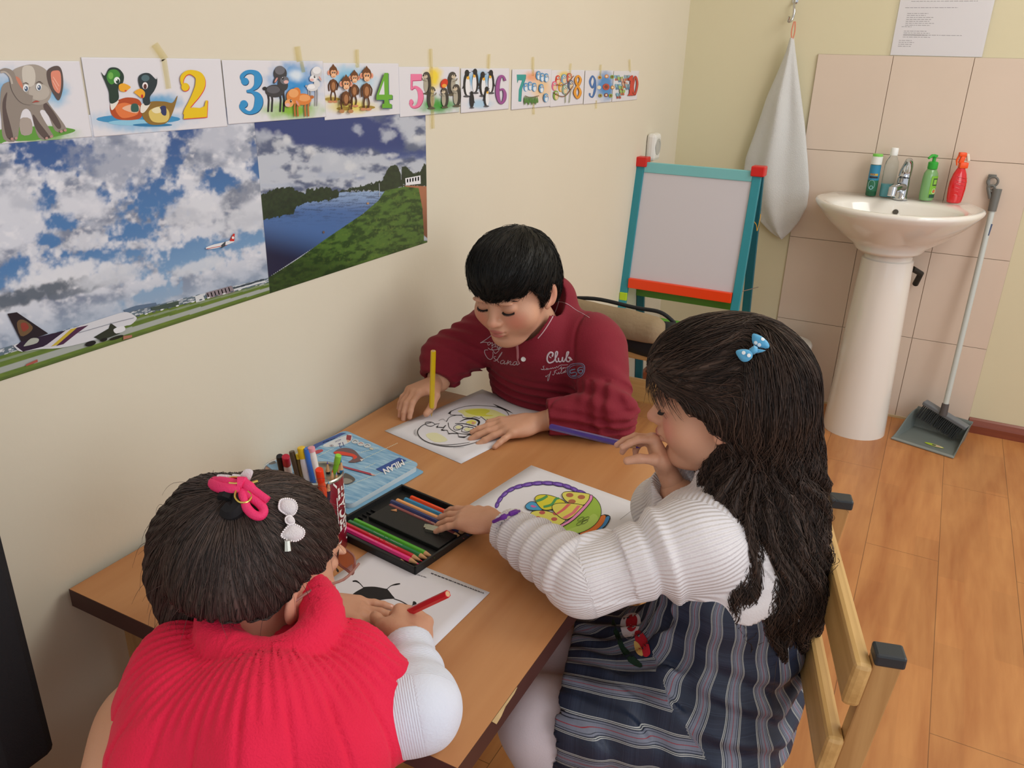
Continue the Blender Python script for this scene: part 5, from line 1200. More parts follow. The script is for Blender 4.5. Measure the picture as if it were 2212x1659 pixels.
Q8 = crop(920, 980, 4.096)
A = Art(PM(Q8), eps=.00004, base=.00012, rough=.7)
hp = [(620, 480), (640, 425), (690, 360), (760, 312), (850, 285), (960, 265), (1070, 262), (1190, 275), (1280, 305), (1350, 340), (1430, 370)]
HP = cat(hp, 5); 
for i in range(0, len(HP) - 3, 4):
    a, b = HP[i], HP[min(i + 5, len(HP) - 1)]; m_ = (a + b) / 2; L = np.linalg.norm(b - a); an = math.atan2(b[1] - a[1], b[0] - a[0])
    A.ell(m_[0], m_[1], L * .56, 19, INK, an); A.ell(m_[0], m_[1], L * .53, 16, '6a45a8', an); A.ell(m_[0] + 4, m_[1] + 2, L * .28, 6, '8f74c8', an)
A.poly([(1365, 700), (1540, 555), (1632, 562), (1600, 640), (1510, 710), (1400, 745)], INK, 3); A.poly([(1372, 700), (1545, 562), (1590, 566), (1555, 640), (1470, 705), (1390, 735)], 'd9752e', 3); A.poly([(1395, 738), (1480, 705), (1560, 640), (1595, 568), (1626, 568), (1590, 640), (1500, 705)], '3f88c4', 3)
def outl_poly(A, pts, c, k=5, w=5):
    P = [p[:2] for p in cat(pts, k, True)]; A.poly(P, c); A.stroke(P, w, INK, closed=True)
outl_poly(A, [(1090, 700), (1300, 600), (1440, 450), (1475, 385), (1540, 460), (1545, 560), (1480, 650), (1360, 710), (1200, 735)], '9cbf4a'); A.poly([(1200, 700), (1360, 640), (1480, 540), (1520, 600), (1400, 690), (1250, 725)], 'aecd62', 4)
outl_poly(A, [(880, 470), (920, 435), (970, 440), (1040, 500), (960, 510), (900, 500)], '4aa0cf'); A.poly([(925, 470), (945, 462), (960, 470), (980, 475), (962, 484), (940, 482)], 'd965a8', 2)
outl_poly(A, [(965, 400), (1010, 372), (1100, 378), (1210, 420), (1230, 460), (1120, 500), (1040, 505), (985, 455)], 'd9d23a')
A.vs([(975, 430, 22), (1030, 410, 24), (1075, 382, 22)], '4f9a5a'); A.vs([(1040, 480, 20), (1110, 460, 22), (1150, 410, 22), (1180, 405, 14)], '4f9a5a')
outl_poly(A, [(1205, 370), (1240, 345), (1340, 350), (1450, 370), (1440, 420), (1390, 465), (1290, 455), (1230, 420)], 'dcd867')
for x, y in ((1272, 376), (1375, 394), (1292, 433)): A.ell(x, y, 33, 19, 'b06a4c')
outl_poly(A, [(925, 545), (970, 515), (1080, 520), (1200, 570), (1235, 600), (1150, 660), (1080, 660), (970, 610)], 'dcd867')
for x, y in ((1028, 532), (988, 580), (1135, 590), (1080, 636), (1150, 540)): A.ell(x, y, 27, 16, 'bd5d58')
outl_poly(A, [(1115, 480), (1160, 452), (1260, 450), (1390, 470), (1350, 530), (1240, 595), (1150, 545)], 'dfd562'); A.poly([(1150, 540), (1200, 505), (1250, 456), (1285, 458), (1230, 510), (1165, 552)], 'd9686a', 0); A.poly([(1205, 578), (1290, 530), (1340, 470), (1370, 472), (1320, 540), (1235, 592)], 'e07a80', 0)
A.poly([(850, 555), (900, 545), (1060, 640), (1100, 665), (1080, 690), (1000, 640)], 'd9752e', 3)
outl_poly(A, [(1080, 690), (1250, 610), (1370, 500), (1440, 420), (1450, 380), (1475, 385), (1465, 430), (1390, 520), (1270, 625), (1100, 705)], 'e48fc0', 3)
for an, (x, y) in ((.8, (1370, 590)), (2.5, (1415, 590)), (.5, (1360, 630)), (1.2, (1405, 615))):
    P = [(x + 32 * math.cos(t) * math.cos(-.5) * 1 - 12 * math.sin(t) * math.sin(-.5), y + 32 * math.cos(t) * math.sin(-.5) + 12 * math.sin(t) * math.cos(-.5)) for t in np.linspace(0, 6.28, 16, endpoint=False)]
    A.stroke(P, 3, INK, closed=True)
A.stroke([(1715, 598), (1870, 478)], 2.5, INK2)
paper('colouring_sheet', 'sheet with a coloured basket of easter eggs by the girl in the plaid dress', (.4114, -2.1395), -.1519, .297, -.21, A)

Q7 = crop(640, 1180, 5.027)
A = Art(PM(Q7), eps=.00004, base=.00012, rough=.7)
A.poly([(580, 556), (640, 500), (720, 455), (735, 443), (850, 440), (960, 460), (990, 468), (1040, 530), (1065, 568), (980, 575), (900, 590), (885, 610), (935, 655), (920, 690), (840, 660), (700, 640), (750, 600), (720, 570), (640, 556)], INK, 4)
A.vs([(612, 382, 14), (650, 380, 20), (690, 405, 10), (725, 445, 8)], INK); A.vs([(1128, 408, 12), (1085, 415, 18), (1030, 430, 8), (985, 468, 8)], INK)
A.vs([(580, 558, 10), (500, 590, 10), (430, 610, 10), (390, 605, 12), (360, 600, 18), (345, 585, 10)], INK); A.poly([(335, 590), (360, 560), (397, 556), (385, 600), (372, 612)], INK, 3)
A.vs([(1060, 572, 9), (1140, 600, 9), (1210, 640, 10), (1245, 665, 10)], INK); A.poly([(1235, 680), (1245, 645), (1262, 640), (1270, 600), (1300, 610), (1304, 630), (1265, 645), (1250, 670)], INK, 3); A.poly([(1352, 860), (1390, 820), (1420, 805), (1422, 840), (1385, 864)], INK, 3)
A.ell(500, 978, 24, 26, INK); A.ell(945, 1020, 28, 26, INK); A.vs([(210, 930, 8), (230, 990, 10), (280, 1060, 8)], INK); A.vs([(738, 910, 8), (715, 1000, 14), (690, 1075, 20)], INK); A.vs([(690, 1075, 18), (640, 1100, 10), (600, 1125, 8)], INK); A.vs([(690, 1075, 18), (740, 1130, 10), (790, 1165, 14)], INK)
A.vs([(600, 1160, 8), (680, 1185, 10), (800, 1170, 16), (900, 1160, 9), (980, 1140, 7), (1060, 1112, 4)], INK)
rr = random.Random(5)
def tiny_text(A, a, b, w, c=INK2):
    a = np.array(a, float); b = np.array(b, float); L = np.linalg.norm(b - a); d = (b - a) / L; t = 0
    while t < L:
        k = rr.uniform(12, 40); A.stroke([a + d * t, a + d * min(L, t + k)], w, c, lift=False); t += k + 7
tiny_text(A, (1465, 295), (2040, 515), 8); tiny_text(A, (1250, 290), (1420, 345), 5); tiny_text(A, (900, 100), (1100, 200), 4)
paper('colouring_sheet', 'sheet with a black-and-white ladybird drawing in front of the girl in the pink poncho', (.3214, -2.5023), -.055, .21, -.297, A)

# ---- pencil tray
E_ = Vector((.990, -.140, 0)); N_ = Vector((.140, .990, 0))
Mt = Matrix(((E_.x, N_.x, 0, 0), (E_.y, N_.y, 0, 0), (0, 0, 1, TZ + .0008), (0, 0, 0, 1))) @ Matrix.Translation((.674, -2.363, 0))
LX, LY = .186, .172
M_BLK = mat('1b1c1d', .45, bump=.15, bscale=500, key='black_plastic')
tr = MB(); 
tr.box((0, 0, .001), (LX, LY, .002), None, 0, M=Mt)
for sx_, sy_, cx_, cy_ in ((LX, .004, 0, LY / 2 - .002), (LX, .004, 0, -LY / 2 + .002), (.004, LY, LX / 2 - .002, 0), (.004, LY, -LX / 2 + .002, 0)): tr.box((cx_, cy_, .006), (sx_, sy_, .012), None, .001, M=Mt)
tr.box((.008, .004, .0055), (.150, .052, .007), None, .0015, M=Mt)
for k in range(9): tr.box((-.078, -.076 + k * .0095, .0035), (.010, .0012, .004), None, 0, M=Mt)
tray = tr.build('pencil_tray', M_BLK); tag(tray, 'open black plastic tray of coloured pencils in the middle of the table', 'pencil tray')
MB().box((.045, .010, .0105), (.024, .014, .008), Matrix.Rotation(.25, 4, 'Z'), .001, M=Mt).box((.030, .012, .0098), (.010, .010, .004), Matrix.Rotation(.5, 4, 'Z'), .001, M=Mt).build('pencil_sharpener', mat('b9bcae', .25, metal=.9, key='sharpener'), None)
tag(bpy.data.objects['pencil_sharpener'], 'small metal sharpener in the middle of the pencil tray', 'sharpener')
shv = MB(); shv.prism([(-.005, -.003), (.006, 0), (0, .006)], 0, .0008, Mt @ Matrix.Translation((-.045, .016, .0092))); o_ = shv.build('pencil_shaving', mat('c98f63', .8)); tag(o_, 'curl of pencil shaving lying on the black pencil tray', 'shaving')

def hexbar(p0, p1, r, taper=None):
    """six-sided pencil from blunt end p0 to tip p1 -> body, wood, lead meshes"""
    p0, p1 = Vector(p0), Vector(p1); d = (p1 - p0).normalized(); L = (p1 - p0).length
    b = MB().tube([p0, p0 + d * (L - r * 4.6)], r, 6); b.sm = [False] * len(b.sm)
    w = MB().tube([p0 + d * (L - r * 4.6), p0 + d * (L - r * 1.3)], [r * .98, r * .30], 10)
    l = MB().tube([p0 + d * (L - r * 1.35), p1], [r * .31, r * .05], 8)
    return b, w, l
M_RAW = mat('c99d70', .7, key='raw_wood')
def pencil(label, col, p0, p1, r=.0036, lead=None, group=None, endc='c9a57c'):
    p0, p1 = Vector(p0), Vector(p1); t = empty('coloured_pencil', p0); tag(t, label, 'pencil', group)
    b, w, l = hexbar(p0, p1, r); bd = child(b.build('barrel', mat(col, .3, coat=.3)), t)
    child(w.build('sharpened_wood', M_RAW), t); child(l.build('lead', mat(lead or col, .5)), t)
    d = (p1 - p0).normalized(); child(MB().tube([p0 - d * .0002, p0 + d * .0006], [r * .72, r * .72], 12).build('end', mat(endc, .7)), t)
    return t, bd
def in_tray(label, col, e0, n0, z, L=.172, lead=None, r=.0043, txt=True):
    a = Mt @ Vector((e0, n0, z)); b = Mt @ Vector((e0 + L, n0 - .001, z)); t, bd = pencil(label, col, a, b, r, lead, 'coloured pencils in the black tray')
    if txt:
        dv = (b - a).normalized(); sd_ = dv.cross(Vector((0, 0, 1)))
        A = Art(lambda u, v, h: (a + dv * u + sd_ * (v * 1) + Vector((0, 0, r * .88 + h)))[:], base=.0001, rough=.4)
        x = .055
        for k in range(22):
            if k not in (8, 11, 12): A.stroke([(x, -.0009), (x + .0018, .0009)], .0007, 'c9b9b0', lift=False)
            x += .0028
        child(A.obj('imprint'), t)
    return t
g0 = -.086
in_tray('hot pink pencil lying in the tray', 'ee3a8c', -.084, g0 + .0165, .0075, .173)
in_tray('red pencil lying in the tray beside the hot pink one', 'c91f33', -.082, g0 + .0260, .0070, .168)
in_tray('dark green pencil in the tray', '1f8048', -.080, g0 + .0350, .0068, .172)
in_tray('light green pencil in the tray', '55b02e', -.076, g0 + .0435, .0072, .170, txt=False)
in_tray('black pencil at the near edge of the tray below the hot pink one', '17151a', -.086, g0 + .0075, .0050, .163, lead='2a2a2a', txt=False)
in_tray('brown pencil in the far half of the tray', '8c4a4c', -.064, g0 + .1120, .0065, .160)
in_tray('navy pencil in the tray beside the brown one', '2f3a70', -.070, g0 + .1220, .0075, .168, txt=False)
in_tray('peach pencil in the tray', 'efa868', -.066, g0 + .1310, .0070, .165, txt=False)
in_tray('mid blue pencil in the tray beside the peach one', '2f86b4', -.058, g0 + .1420, .0070, .165, txt=False)
in_tray('bright orange pencil in the tray', 'f0480e', -.054, g0 + .1530, .0070, .165, txt=False)

# ---- blue pencil box
Tc = Vector((.036, -2.213, 0)); te = Vector((.9767, -.2146, 0)); tn = Vector((-.118, -.993, 0))
def tinpt(u, v, z): return (Tc + te * u + tn * v + Vector((0, 0, TZ + z)))
def rrect(u0, v0, u1, v1, r, n=6):
    P = []
    for cx, cy, a in ((u1 - r, v0 + r, -90), (u1 - r, v1 - r, 0), (u0 + r, v1 - r, 90), (u0 + r, v0 + r, 180)):
        for k in range(n + 1):
            t = math.radians(a + 90 * k / n); P.append((cx + r * math.cos(t), cy + r * math.sin(t)))
    return P
Mq = Matrix(((te.x, tn.x, 0, Tc.x), (te.y, tn.y, 0, Tc.y), (0, 0, 1, TZ), (0, 0, 0, 1)))
def prismf(poly, z0, z1):
    m = MB(); m.prism(poly, z0, z1, Mq); m.f = [f[::-1] for f in m.f]; return m
tinb = empty('pencil_box', tinpt(0, 0, 0)); tag(tinb, 'flat pale blue pencil box with a white word on dark blue', 'pencil box')
child(prismf(rrect(.001, .002, .224, .190, .004), .0008, .0026).build('lower_flap', mat('7fb4d8', .35, var=.1, vscale=90, key='boxblue')), tinb)
child(prismf(rrect(.004, .004, .213, .178, .012), .0028, .0115).build('tray', mat('c9d6dc', .25, key='clear_tray')), tinb)
M_DEN, _nt, _b, _N, _L = node_mat('printed_denim', .3)
_tc = _N.new('ShaderNodeTexCoord'); _n = _N.new('ShaderNodeTexNoise'); _n.inputs['Scale'].default_value = 120; _n.inputs['Detail'].default_value = 5; _mp = _N.new('ShaderNodeMapping'); _mp.inputs['Scale'].default_value = (.25, 1.6, 1); _mp.inputs['Rotation'].default_value = (0, 0, .6)
_L.new(_tc.outputs['Object'], _mp.inputs[0]); _L.new(_mp.outputs[0], _n.inputs['Vector']); _cr = _N.new('ShaderNodeValToRGB'); _cr.color_ramp.elements[0].position = .35; _cr.color_ramp.elements[1].position = .7
_cr.color_ramp.elements[0].color = lin('6fa4cc') + (1,); _cr.color_ramp.elements[1].color = lin('a9cde4') + (1,); _L.new(_n.outputs['Fac'], _cr.inputs[0]); _L.new(_cr.outputs[0], _b.inputs['Base Color'])
child(prismf(rrect(0, 0, .212, .180, .012), .0116, .0126).build('lid', M_DEN), tinb)
Q4 = crop(560, 920, 4.366); LZ = TZ + .01265
A = Art(tabmap(LZ)(Q4), eps=.00005, base=.0001, rough=.35)
A.poly([(480, 205), (520, 175), (770, 66), (825, 66), (560, 195), (500, 235)], '35569e'); tiny_text(A, (600, 158), (780, 95), 5, 'c9d4e6')
for (a, b) in (((520, 305), (880, 115)), ((900, 350), (1310, 160)), ((820, 570), (1440, 330)), ((960, 250), (1130, 205)), ((1000, 395), (1100, 350))):
    a_ = np.array(a, float); b_ = np.array(b, float); n_s = int(np.linalg.norm(b_ - a_) / 16)
    for k in range(n_s): A.stroke([a_ + (b_ - a_) * k / n_s, a_ + (b_ - a_) * (k + .65) / n_s], 5, 'd9e2cf', lift=False)
A.h += A.eps
A.poly([(610, 175), (830, 85), (875, 95), (860, 150), (760, 190), (640, 200)], 'd9dfe6', 3)
A.poly([(825, 85), (872, 92), (862, 140), (820, 130)], '96303e'); A.poly([(820, 130), (862, 140), (835, 160)], 'd9b9a0'); A.poly([(530, 235), (590, 222), (600, 240), (535, 268)], 'b8404e', 2)
A.text('12', 800, 150, 62, '4a4f8a', ang=math.pi - .35, sx=1.0, bold=.01); A.text('PIEZAS', 768, 122, 20, '6a6f9a', ang=math.pi - .42)
A.ell(683, 188, 18, 10, '8a8a92'); A.ell(683, 188, 12, 6, 'd9dfe6'); A.ell(682, 188, 7, 4, '6a3a5a')
for x, y in ((905, 150), (960, 172), (1020, 190)): A.ell(x, y, 34, 20, 'c9d3da'); A.vs([(x - 20, y, 5), (x, y - 10, 6), (x + 18, y + 2, 5)], '555a6a' if x != 960 else 'b8604a')
A.poly([(1045, 205), (1080, 215), (1070, 232), (1040, 222)], 'c9c9bb')
A.poly([(705, 250), (760, 218), (830, 212), (900, 235), (950, 290), (985, 318), (960, 335), (900, 350), (840, 345), (870, 325), (885, 300), (840, 285), (760, 275), (720, 270)], '6e5358', 3); A.poly([(705, 250), (770, 245), (850, 260), (900, 275), (925, 300), (890, 320), (880, 295), (820, 285), (720, 270)], 'd9432e', 3); A.poly([(950, 318), (988, 316), (965, 340)], 'd9d9d9')
A.poly([(775, 378), (1050, 450), (1062, 472), (800, 400)], 'a8384e'); A.poly([(1050, 450), (1105, 475), (1062, 472)], 'd9a9a0')
A.poly([(1320, 303), (1388, 330), (1170, 442), (1100, 412)], '2c4f9c')
A.text('MILAN', 1352, 322, 78, 'eef1f6', ang=math.pi - .46, sx=.92, bold=.03)
A.poly([(800, 455), (860, 470), (905, 510), (870, 545), (800, 550)], '55504c', 4); A.poly([(800, 500), (860, 510), (880, 530), (840, 548), (800, 550)], '8f8c84', 3)
child(A.obj('print'), tinb)

# ---- coffee tin full of pens
cc = at(690, 1022, z=.725); RC = .0345
can = empty('coffee_tin', (cc[0], cc[1], TZ + .0003)); tag(can, 'tall dark red tin with big white lettering, full of pens', 'tin')
MB().lathe([(RC * .96, 0), (RC, .002), (RC, .124), (RC * .975, .1255), (RC * .96, .124), (RC * .95, .118), (RC * .95, .004), (0, .003)], n=48).build('body', mat('7d1426', .3, coat=.4, key='maroon'), can)
MB().lathe([(RC * .985, .1235), (RC * 1.02, .1235), (RC * 1.03, .1265), (RC * .99, .1285), (RC * .94, .1265), (RC * .945, .118), (RC * .965, .118)], n=48).build('rim', mat('b9bab0', .25, metal=.8, key='tin_rim'), can)
def can_txt(a_base, sz, zb, L):
    def f(u, v, h): a = a_base - v * sz / RC; return ((RC + .0003 + h) * math.cos(a), (RC + .0003 + h) * math.sin(a), zb + u * L)
    return f
A = Art(can_txt(math.radians(28), .034, .012, 1), eps=.00006)
A.text('N', 0, -.05, 1, 'e8e4e0', flip=False, fn=lambda a, b: (a * .034 + .0, b * 1.15 - .02))
A.text('ESCAFE', 0, 0, 1, 'e8e4e0', flip=False, bold=.03, fn=lambda a, b: (.024 + a * .0228, b * .80 + .0))
A.poly([(.104, .60), (.112, .78), (.109, .8), (.100, .62)], 'e8e4e0'); A.poly([(.024, .62), (.085, .62), (.085, .67), (.024, .67)], 'e8e4e0')
A.obj('lettering', can)
for _o in [bpy.data.objects['lettering']]: pass
gpen = 'pens and pencils standing in the red tin'
def pen(label, name, cat_, p0, p1, r, parts, group):
    """round pen from foot p0 to top p1; parts = [(t0, t1, radius factor, colour, part name)]"""
    p0, p1 = Vector(p0), Vector(p1); t = empty(name, p0); tag(t, label, cat_, group)
    for (a, b, k, c, nm) in parts:
        q0, q1 = p0.lerp(p1, a), p0.lerp(p1, b); d = (q1 - q0); 
        child(MB().tube([q0, q0 + d * .04, q1 - d * .05, q1], [r * k * .9, r * k, r * k, r * k * .85], 14).build(nm, mat(c, .3)), t)
    return t
def foot(a, rr_=.02, zz=.006): return (cc[0] + rr_ * math.cos(a), cc[1] + rr_ * math.sin(a), TZ + zz)
def topat(px, py, z): p = at(px, py, z=z); return p
pen('marker with a broad blue barrel, tallest pen in the red tin', 'felt_pen', 'pen', foot(-.6), topat(664, 968, .775), .0058, [(0, .55, .9, 'd9dade', 'barrel'), (.55, 1, 1, '3f78d6', 'cap')], gpen)
pen('white marker with a pink end right behind the blue marker', 'felt_pen', 'pen', foot(-.3), topat(672, 966, .777), .0052, [(0, .96, 1, 'dfdcd8', 'barrel'), (.96, 1, 1, 'e39aa5', 'end_plug')], gpen)
pen('white marker with a yellow end cap', 'felt_pen', 'pen', foot(-1.0), topat(650, 966, .775), .0058, [(0, .90, .95, 'd6d3d6', 'barrel'), (.90, 1, 1, 'e6bf22', 'end_cap')], gpen)
pen('thin brown pen with a yellow end', 'felt_pen', 'pen', foot(-1.3), topat(644, 980, .762), .0040, [(0, .95, 1, '6b5630', 'barrel'), (.95, 1, 1, 'e0c42a', 'end_plug')], gpen)
pen('dark brown pen leaning at the back left of the red tin', 'felt_pen', 'pen', foot(-1.5, .018), topat(630, 975, .765), .0046, [(0, 1, 1, '50402f', 'barrel')], gpen)
pen('bright green pen leaning to the right in the red tin', 'felt_pen', 'pen', foot(2.4), topat(731, 983, .752), .0048, [(0, .9, .95, '7db82c', 'barrel'), (.9, 1, 1, '8fd03a', 'end_cap')], gpen)
pen('orange marker at the front of the red tin', 'felt_pen', 'pen', foot(.9, .012), topat(689, 1014, .758), .0058, [(0, .85, .95, 'd9512e', 'barrel'), (.85, 1, 1, 'f03a12', 'end_cap')], gpen)
def up_pencil(label, c, a, rr_, px, py, z, lead): return pencil(label, c, foot(a, rr_), topat(px, py, z), .0036, lead, gpen)
up_pencil('purple-tipped black pencil point up in the red tin', '1a1a1e', .4, .012, 707, 996, .742, '5a48a8')
up_pencil('black-tipped pencil point up at the right of the red tin', '22222a', 0., .022, 734, 997, .740, '1c1c20')
up_pencil('blue pencil behind the bright green pen', '2f7ab0', .3, .026, 737, 992, .744, '2f7ab0')
up_pencil('orange-tipped pencil point up in the red tin', '6a3a3a', -.3, .014, 718, 1014, .738, 'c8452a')
up_pencil('pale blue-tipped pencil point up in the red tin', '2a2a5a', -.2, .020, 727, 1019, .734, '8a96c8')
up_pencil('sky blue-tipped pencil nearest the rim of the red tin', '3a3048', -.9, .018, 710, 1039, .730, '58a8d8')

# ---- clear cup
cu = at(616, 1012, z=.685); cup = empty('plastic_cup', (cu[0], cu[1], TZ + .0003)); tag(cup, 'clear plastic cup of markers behind the girl in the pink poncho', 'cup')
MB().lathe([(.026, 0), (.028, .002), (.033, .088), (.0345, .089), (.0335, .0905), (.0315, .088), (.027, .004), (0, .003)], n=36).build('body', mat('eef2f6', .06, trans=.93, ior=1.15, key='cup'), cup)
def fc(a, r_): return (cu[0] + r_ * math.cos(a), cu[1] + r_ * math.sin(a), TZ + .006)
gc = 'markers in the clear plastic cup'
pen('black marker leaning left in the clear cup', 'felt_pen', 'pen', fc(-.5, .012), topat(604, 985, .735), .0058, [(0, .6, .95, '26221f', 'barrel'), (.6, 1, 1, '1d1a18', 'cap')], gc)
pen('white marker with a crimson end in the clear cup', 'felt_pen', 'pen', fc(.6, .010), topat(617, 986, .738), .0060, [(0, .86, .97, 'd9d3d0', 'barrel'), (.86, 1, 1, 'c01f3c', 'end_cap')], gc)
pen('orange-red marker low in the clear cup', 'felt_pen', 'pen', fc(2.4, .012), topat(612, 1017, .690), .0055, [(0, .85, .95, 'b8533a', 'barrel'), (.85, 1, 1, 'c9593a', 'end_cap')], gc)

# ---- backpack on the boy's chair
bp = empty('backpack', (0.37, -1.49, 0)); tag(bp, 'tan and black backpack hanging on the chair behind the boy in red', 'backpack')
M_BAG = mat('1e2022', .8, bump=.6, bscale=90, key='bag'); M_TAN = mat('8d7a5e', .85, bump=.5, bscale=120, var=.15, vscale=12, key='tan')

B = SDF((.10, -1.62, .52), (.56, -1.34, .80), .004)
B.cap((.20, -1.475, .678), (.455, -1.475, .668), .036, .036, .02); B.cap((.20, -1.475, .655), (.47, -1.475, .640), .040, .036, .03)
B.cap((.475, -1.48, .675), (.495, -1.485, .635), .028, .028, .02); B.cap((.46, -1.51, .62), (.50, -1.52, .592), .010, .010, .01)
B.mod(lambda P, d: d + .010 * (fbm(P[..., 0] * 14, P[..., 1] * 14, P[..., 2] * 22, 4, 3) - .5))
B.mod(lambda P, d: np.maximum(d, -((np.abs(P[..., 1] + 1.50) - .0001) * 0 + 1)))
organic('bag_body', [B.mesh()], M_BAG)[0].parent = bp; bpy.data.objects['bag_body'].matrix_parent_inverse = Matrix.Translation((-.37, 1.49, 0))
B = SDF((.12, -1.62, .58), (.56, -1.38, .82), .004)
B.cap((.14, -1.495, .700), (.425, -1.495, .690), .034, .031, .02); B.cap((.14, -1.505, .685), (.425, -1.51, .676), .032, .028, .03); B.mod(lambda P, d: d + .008 * (fbm(P[..., 0] * 14, P[..., 1] * 14, P[..., 2] * 22, 4, 9) - .5))
B.mod(lambda P, d: np.maximum(d, .664 - P[..., 2] - .02 * (P[..., 0] - .3)))
o_ = organic('bag_flap', [B.mesh()], M_TAN)[0]; o_.parent = bp; o_.matrix_parent_inverse = Matrix.Translation((-.37, 1.49, 0))
sp_ = MB().tube(cat([(.14, -1.46, .712), (.25, -1.455, .728), (.36, -1.455, .722), (.43, -1.46, .722), (.47, -1.46, .70)], 6), .005, 10).build('strap', M_BAG); sp_.parent = bp; sp_.matrix_parent_inverse = Matrix.Translation((-.37, 1.49, 0))

# ------------------------------------------------------------------ the boy
BH = Head((.265, -1.941, .875), (-.039, -.965, -.258), (-.043, -.257, .966), .985)
bn_ = np.array([.285, -1.855, .752])                     # base of the neck
bS = head_sdf(BH, bn_, h=.0018, chub=1.14, neck_r=(.044, .052))
bhL = SDF((.24, -2.17, .595), (.46, -1.95, .67), .0014)
tL, nL = hand(bhL, (.357, -2.010, .622), (-.66, -.73, -.075), (.05, -.12, 1), 1, [(5, 5, 8, 5), (1, 6, 8, 6), (-5, 8, 8, 6), (-26, 4, 6, 4)], ((.55, .70, -.2), (.9, .3, -.05), (.95, .1, -.05)), 1.04, (.405, -1.975, .632))
wR = at(938, 838, y=-1.992); bhR = SDF((.03, -2.14, .595), (.22, -1.90, .75), .0014)
tR, nR = hand(bhR, wR + np.array((0, 0, .010)), (-.20, -.80, -.02), (-.20, -.05, .98), -1, [(-2, 34, 26, 8), (-1, 32, 28, 10), (-5, 32, 26, 10), (-12, 30, 24, 10)], ((.55, .66, -.35), (.72, .25, -.62), (.80, -.1, -.55)), .96, wR + np.array((-.002, .045, .022)))
bB = SDF((.02, -2.08, .0), (.62, -1.45, .86), .006)      # the rest of the body, under the clothes
bB.ell((.30, -1.72, .43), (.13, .11, .10)); bB.ell((.29, -1.77, .58), (.12, .095, .14), k=.05); bB.ell((.285, -1.82, .69), (.135, .085, .09), k=.05)
shL_, elL_, wrL_ = (.415, -1.838, .735), (.482, -1.935, .643), (.390, -1.990, .630)
shR_, elR_, wrR_ = (.150, -1.850, .725), tuple(at(962, 775, y=-1.935)), tuple(wR + np.array((-.001, .02, .010)))
bB.chain([shL_, elL_, wrL_], [.045, .036, .026], .02); bB.chain([shR_, elR_, wrR_], [.045, .036, .026], .02)
for x, kx in ((.23, .19), (.38, .44)): bB.chain([(x, -1.73, .42), (kx, -2.02, .44), (kx, -2.00, .06)], [.075, .055, .04], .03); bB.cap((kx, -2.0, .04), (kx, -2.10 + .02, .03), .035, .03)
bB.cap(bn_, (.29, -1.84, .70), .05, .06)
boy, _, _, _ = organic('person', [bS.mesh(), bhL.mesh(), bhR.mesh(), bB.mesh()], SKIN, col=skin_col(BH))
tag(boy, 'boy in a dark red polo sweater leaning over his sheet and holding a yellow pencil', 'person')
face_hair(BH, boy); nail_mesh(nL + nR, boy)

# sweater
M_RED, _nt, _b, _N, _L = node_mat('red_sweater_knit', .85)
def fabric(m, c, c2, bumps=(300, .25), sheen=.2, rough=.85):
    nt = m.node_tree; b = nt.nodes['Principled BSDF']; N = nt.nodes; Lk = nt.links; tc = N.new('ShaderNodeTexCoord')
    n = N.new('ShaderNodeTexNoise'); n.inputs['Scale'].default_value = 25; n.inputs['Detail'].default_value = 5; Lk.new(tc.outputs['Object'], n.inputs['Vector'])
    mx = N.new('ShaderNodeMix'); mx.data_type = 'RGBA'; mx.inputs[6].default_value = lin(c) + (1,); mx.inputs[7].default_value = lin(c2) + (1,); Lk.new(n.outputs['Fac'], mx.inputs[0]); Lk.new(mx.outputs[2], b.inputs['Base Color'])
    n2 = N.new('ShaderNodeTexNoise'); n2.inputs['Scale'].default_value = bumps[0]; Lk.new(tc.outputs['Object'], n2.inputs['Vector']); bp = N.new('ShaderNodeBump'); bp.inputs['Strength'].default_value = bumps[1]; bp.inputs['Distance'].default_value = .002
    Lk.new(n2.outputs['Fac'], bp.inputs['Height']); Lk.new(bp.outputs[0], b.inputs['Normal']); b.inputs['Roughness'].default_value = rough; b.inputs['Sheen Weight'].default_value = sheen
    return m
fabric(M_RED, '760a20', '840f2a', (350, .3), .05)
S = SDF((.0, -2.10, .38), (.62, -1.58, .88), .0032)
S.ell((.30, -1.755, .52), (.148, .118, .15), k=.05); S.ell((.292, -1.800, .625), (.142, .112, .12), k=.05); S.ell((.286, -1.830, .715), (.140, .095, .080), k=.05)
S.cap((.19, -1.845, .745), (.39, -1.830, .755), .052, .056, .04)
S.chain([shL_, elL_, (.368, -2.003, .632)], [.062, .049, .036], .03); S.cap(elL_, (.45, -1.89, .63), .048, .05, .03)
cR = wR + np.array((-.003, .012, .008)); S.chain([(.155, -1.850, .730), elR_, cR], [.060, .050, .036], .03)
S.cap((.285, -1.84, .76), (.287, -1.815, .815), .072, .060, .03)          # raised collar at the back of the neck
S.cap((.28, -1.87, .745), (.277, -1.885, .785), .074, .066, .02)
